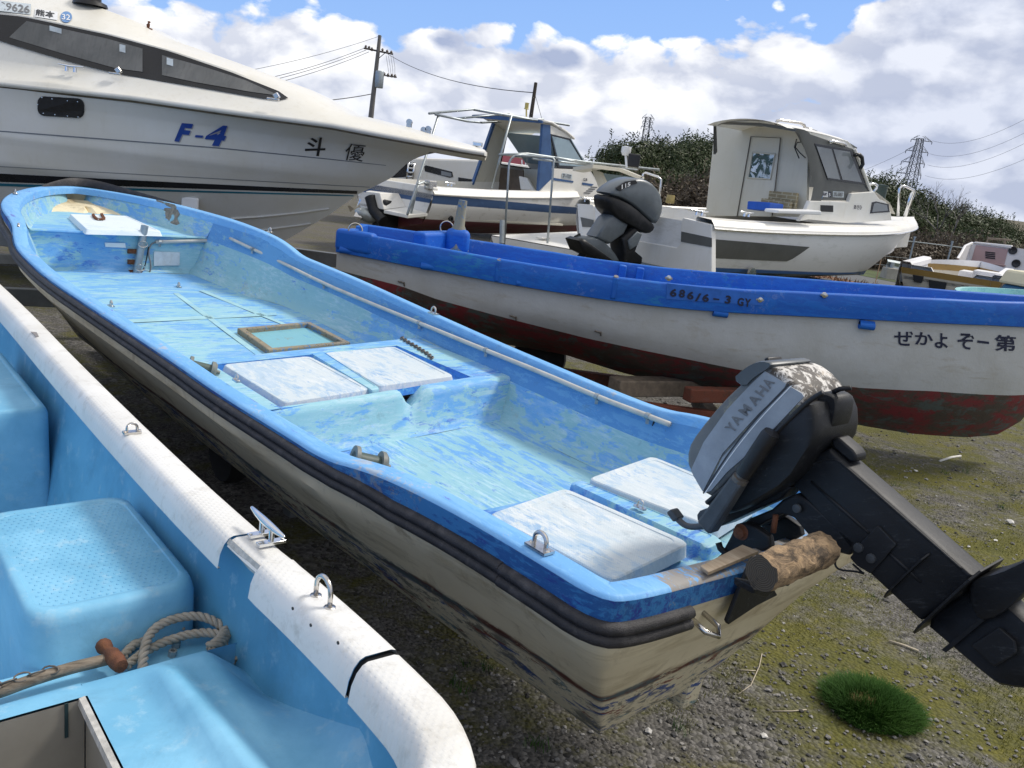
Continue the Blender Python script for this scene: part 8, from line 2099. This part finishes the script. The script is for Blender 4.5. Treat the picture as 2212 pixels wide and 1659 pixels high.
# ---- lattice pylons
def pylon(px_top, px_base, dep, arms, wt, wb_, label, r_):
    t0, b0 = ondepth(px_top, dep), ondepth(px_base, dep); bs = Vector((t0.x, t0.y, min(b0.z, 0) - 2)); H_ = t0.z - bs.z
    pyl = thing('pylon', bs, label, 'pylon', 'lattice pylons'); mb_ = MB()
    def wd(z): 
        f = (z - bs.z) / H_; fb_ = (b0.z - bs.z) / H_
        return lerp(wb_ * 1.2, wt, min(1, f)) if f < fb_ else lerp(wb_, wt, (f - fb_) / (1 - fb_))
    N = 13
    lv = [bs.z + H_ * (1 - (1 - i / N) ** 1.15) for i in range(N + 1)]
    cor = [(1, 1), (-1, 1), (-1, -1), (1, -1)]
    P_ = [[Vector((bs.x + sx_ * wd(z) / 2, bs.y + sy_ * wd(z) / 2, z)) for sx_, sy_ in cor] for z in lv]
    for k in range(4): mb_.tube([P_[i][k] for i in range(N + 1)], r_ * 1.4, 4)
    for i in range(N):
        for k in range(4):
            a, b = P_[i][k], P_[i + 1][(k + 1) % 4]; mb_.tube([a, b], r_ * .7, 3); mb_.tube([P_[i][(k + 1) % 4], P_[i + 1][k]], r_ * .7, 3); mb_.tube([P_[i + 1][k], P_[i + 1][(k + 1) % 4]], r_ * .6, 3)
    mb_.build('tower', M['pyl'], pyl, smooth=0)
    for xl, xr, yy in arms:
        l_, rr = ondepth((xl, yy), dep), ondepth((xr, yy + (xr - xl) * .12), dep); zc = (l_.z + rr.z) / 2; w_ = wd(zc)
        for e in (l_, rr):
            am = MB()
            s_ = 1 if e.x > bs.x else -1; e = Vector((e.x, bs.y, zc))
            for sy_ in (-1, 1):
                am.tube([Vector((bs.x + s_ * w_ / 2, bs.y + sy_ * w_ / 2, zc)), e], r_ * .9, 3); am.tube([Vector((bs.x + s_ * w_ / 2, bs.y + sy_ * w_ / 2, zc + w_ * .9)), e], r_ * .7, 3)
            for f in (.33, .66): am.tube([Vector((bs.x + s_ * w_ / 2, bs.y, zc)).lerp(e, f), Vector((bs.x + s_ * w_ / 2, bs.y, zc + w_ * .9)).lerp(e, f - .2)], r_ * .6, 3)
            am.tube([e, e - Vector((0, 0, w_ * .5))], r_ * 1.2, 4)
            am.build('crossarm', M['pyl'], pyl, smooth=0)
M['pyl'] = plain('grey_pylon_steel', (.10, .11, .13), .6, .3, .1, .2)
pylon((1988.5, 299), (1967, 404), 260, [(1969, 2014, 301), (1960, 2008, 324), (1953, 2003, 348), (1945, 1998, 372)], 1.5, 3.2, 'large lattice pylon on the right above the wooded bank', .10)
pylon((1400.5, 253), (1396, 292), 560, [(1388, 1413, 253), (1389, 1411, 262), (1386, 1410, 273)], 2.6, 4.2, 'small far lattice pylon above the trees left of the wheelhouse', .16)
for (xa_, ya_), (xb2, yb2) in (((2014, 304), (2260, 232)), ((2008, 332), (2260, 262)), ((2003, 356), (2260, 285)), ((1998, 379), (2260, 322))):
    wire((xa_, ya_), 260, (xb2, yb2), 160, 3.0, 'long high voltage wire running right from the large pylon', .035)
for (xa_, ya_), (xb2, yb2) in (((1960, 325), (1700, 395)), ((1953, 350), (1700, 418)), ((1945, 373), (1700, 440))):
    wire((xa_, ya_), 260, (xb2, yb2), 420, 4.0, 'faint high voltage wire running left behind the wheelhouse from the large pylon', .05)
# ---- loose stones, moss tufts, grass
def inside(x, y):
    u, v, w_ = project((x, y, 0)); return -40 < u < 2260 and -40 < v < 1700 and w_ > 0
def stone_shape(mb_, p, s_, r_):
    vs = []
    for d_ in ((1, 0, 0), (-1, 0, 0), (0, 1, 0), (0, -1, 0), (0, 0, 1), (.6, .6, .6), (-.6, .6, .5), (.6, -.6, .5), (-.6, -.6, .6), (0, 0, -.6)):
        k = s_ * r_.uniform(.7, 1.15); vs.append(d_ and Vector((d_[0] * k, d_[1] * k * .85, d_[2] * k * .62)))
    a = r_.random() * 6.28; ca, sa = math.cos(a), math.sin(a)
    vs = [p + Vector((v.x * ca - v.y * sa, v.x * sa + v.y * ca, v.z + s_ * .15)) for v in vs]
    mb_.add(vs, [(0, 5, 7), (0, 2, 5), (2, 6, 5), (1, 6, 2), (1, 8, 6), (3, 8, 1), (3, 7, 8), (0, 7, 3), (5, 4, 7), (6, 4, 5), (8, 4, 6), (7, 4, 8), (0, 9, 2), (2, 9, 1), (1, 9, 3), (3, 9, 0)])
def stonemat():
    m, t, b, co = newmat('loose_stone'); v = t.vor(co, 26, out='Color'); g1 = t.sep(v)[0]
    c = t.mix(g1, (.055, .053, .05), (.27, .26, .245)); c = t.mix(t.ramp(t.sep(v)[1], .86, .9), c, (.36, .345, .32)); c = t.mix(t.math('MULTIPLY', t.ramp(t.noise(co, 50, 5, .7), .5, .7), .4), c, (.05, .05, .047))
    finish(t, b, c, .9, 0, t.bump(t.noise(co, 120, 4, .7), .4, .002), .25); return m
M['stone'] = stonemat()
st = MB(); r9 = random.Random(3)
for k in range(16000):
    u = r9.random(); y = 1.25 + 6.3 * u ** 1.7; x = r9.uniform(-3.2, 1.0) if r9.random() < .3 else r9.uniform(-.2, .62 * y + .8)
    if not inside(x, y): continue
    cl_ = mnoise.noise(Vector((x * 1.1, y * 1.1, 3))) 
    if cl_ < -.05 and r9.random() < .72: continue
    s_ = .0045 + .0075 * r9.random() ** 2.2 + (.010 if r9.random() < .03 else 0); stone_shape(st, Vector((x, y, gz(x, y))), s_, r9)
tag(st.build('gravel', M['stone'], None, smooth=0), kind='stuff')
def blade(mb_, p, h_, w_, r_, lean=.6):
    a = r_.random() * 6.283; d_ = Vector((math.cos(a), math.sin(a), 0)); sd = Vector((-d_.y, d_.x, 0)) * w_; l_ = h_ * r_.uniform(.1, lean)
    mb_.add([p - sd, p + sd, p + d_ * l_ * .35 + Vector((0, 0, h_ * .6)) + sd * .7, p + d_ * l_ * .35 + Vector((0, 0, h_ * .6)) - sd * .7, p + d_ * l_ + Vector((0, 0, h_))], [(0, 1, 2, 3), (3, 2, 4)])
def mossmat(name, a, b_):
    m, t, b, co = newmat(name); n = t.noise(co, 2.2, 6, .6); n2 = t.noise(co, 90, 3, .6); c = t.mix(t.ramp(n, .38, .62), a, b_); c = t.mix(t.math('MULTIPLY', n2, .5), c, tuple(q * .5 for q in a)); finish(t, b, c, .8, 0, None, .2); return m
M['mossgrass'] = mossmat('yellow_moss_grass', (.07, .095, .015), (.22, .20, .03)); M['tuft'] = mossmat('deep_green_grass', (.028, .085, .010), (.055, .135, .018))
mo = MB(); cnt = 0
for k in range(150000):
    u = r9.random(); y = 1.3 + 4.6 * u ** 1.5; x = r9.uniform(-2.6, .6) if r9.random() < .22 else r9.uniform(-.1, .62 * y + .8)
    if not inside(x, y): continue
    q = .62 * mnoise.noise(Vector((x * 1.1, y * 1.1, 3))) + .38 * mnoise.noise(Vector((x * 5, y * 5, 8)))
    if q > -.06 + (.10 if x > .6 else -.10) * 1.0: continue
    blade(mo, Vector((x, y, gz(x, y) - .002)), r9.uniform(.006, .016), .0011, r9, .9); cnt += 1
    if cnt > 42000: break
tag(mo.build('moss_grass', M['mossgrass'], None, smooth=0), kind='stuff')
tc_ = onz((1880, 1532), 0); tl_ = onz((1775, 1540), 0); rx = (tc_ - tl_).length * .80; tu = MB()
for k in range(9500):
    a = r9.random() * 6.283; ed = 1 + .13 * mnoise.noise(Vector((math.cos(a) * 1.6, math.sin(a) * 1.6, 4))) + (.22 * r9.random() if r9.random() < .10 else 0)
    q = math.sqrt(r9.random()) * ed; x, y = tc_.x + math.cos(a) * rx * q, tc_.y + math.sin(a) * rx * .95 * q
    hole = math.hypot((x - (tc_.x - .025)) / (rx * .30), (y - (tc_.y + .015)) / (rx * .20)) + .35 * mnoise.noise(Vector((x * 30, y * 30, 2)))
    if hole < 1 and r9.random() < .85: continue
    p = Vector((x, y, 0)); h_ = (.034 + .045 * r9.random()) * (1.1 - .55 * q * q); w_ = .0011
    d_ = Vector((math.cos(a) * q + r9.gauss(0, .45), math.sin(a) * q + r9.gauss(0, .45), 0)); sd = Vector((-d_.y, d_.x, 0)).normalized() * w_
    tu.add([p - sd, p + sd, p + d_ * h_ * .25 + Vector((0, 0, h_ * .62)) + sd * .7, p + d_ * h_ * .25 + Vector((0, 0, h_ * .62)) - sd * .7, p + d_ * h_ * .75 + Vector((0, 0, h_ * .95))], [(0, 1, 2, 3), (3, 2, 4)])
tufto = tu.build('grass_tuft', M['tuft'], None, smooth=0); tufto.data.transform(Matrix.Translation(-tc_)); tufto.location = tc_; tag(tufto, 'round deep green grass tuft with a dead brown middle', 'grass tuft')
dd_ = MB()
for k in range(300):
    a = r9.random() * 6.283; q = math.sqrt(r9.random()); blade(dd_, tc_ + Vector((math.cos(a) * rx * .30 * q - .025, math.sin(a) * rx * .20 * q + .015, .012)), r9.uniform(.01, .025), .0014, r9, 2.2)
th = dd_.build('dead_thatch', plain('straw_thatch', (.20, .13, .05), .9, 0, .4, 60), tufto, smooth=0)
wd = MB()
for k in range(70):
    y = 1.5 + 4.5 * r9.random(); x = r9.uniform(-.3, .6 * y + .7)
    if not inside(x, y): continue
    for q in range(r9.randrange(8, 26)):
        a = r9.random() * 6.283; rr_ = .03 * math.sqrt(r9.random()); blade(wd, Vector((x + math.cos(a) * rr_, y + math.sin(a) * rr_, 0)), r9.uniform(.014, .04), .0013, r9, 1.2)
tag(wd.build('weed_sprouts', M['tuft'], None, smooth=0), kind='stuff')
# sticks and straw
M['straw'] = plain('bleached_straw', (.46, .40, .30), .8, 0, .2, 30); M['shell'] = plain('white_shell_bits', (.62, .60, .56), .7, 0, .2, 20)
def stick(pts, r_, label, mat='straw'):
    P_ = [onz(p, .006) for p in pts]; o = MB().tube(P_, r_, 6).build('stick', M[mat], None, smooth=180); c_ = P_[0].copy(); o.data.transform(Matrix.Translation(-c_)); o.location = c_; tag(o, label, 'stick', 'straws and sticks on the gravel')
stick([(1920, 1384), (1950, 1393), (1984, 1406)], .0045, 'thick pale straw on the moss above the grass tuft'); stick([(1646, 1412), (1640, 1440), (1622, 1480), (1594, 1500)], .002, 'long curved straw on the moss near the skiff stern'); stick([(1594, 1447), (1632, 1449)], .002, 'short straight straw crossing the long curved straw')
stick([(1668, 1536), (1710, 1536), (1742, 1533)], .0022, 'thin straw on the moss left of the grass tuft'); stick([(2030, 996), (2055, 988), (2075, 985)], .009, 'pale stick on the gravel beyond the motor leg', 'shell'); stick([(1340, 1535), (1365, 1538)], .0016, 'tiny straw in the dark gravel under the skiff stern')
for px, s_ in (((2182, 1130), .030), ((2150, 1168), .014), ((1978, 1018), .018), ((1975, 1180), .012), ((1650, 1590), .014), ((1400, 1580), .015), ((2092, 1182), .012)):
    p = onz(px, .004); m_ = MB(); stone_shape(m_, Vector((0, 0, 0)), s_, r9); o = m_.build('shell_bit', M['shell'], None, smooth=0); o.location = p; tag(o, 'small whitish shell or stone chip lying on the gravel', 'stone', 'whitish chips on the gravel')
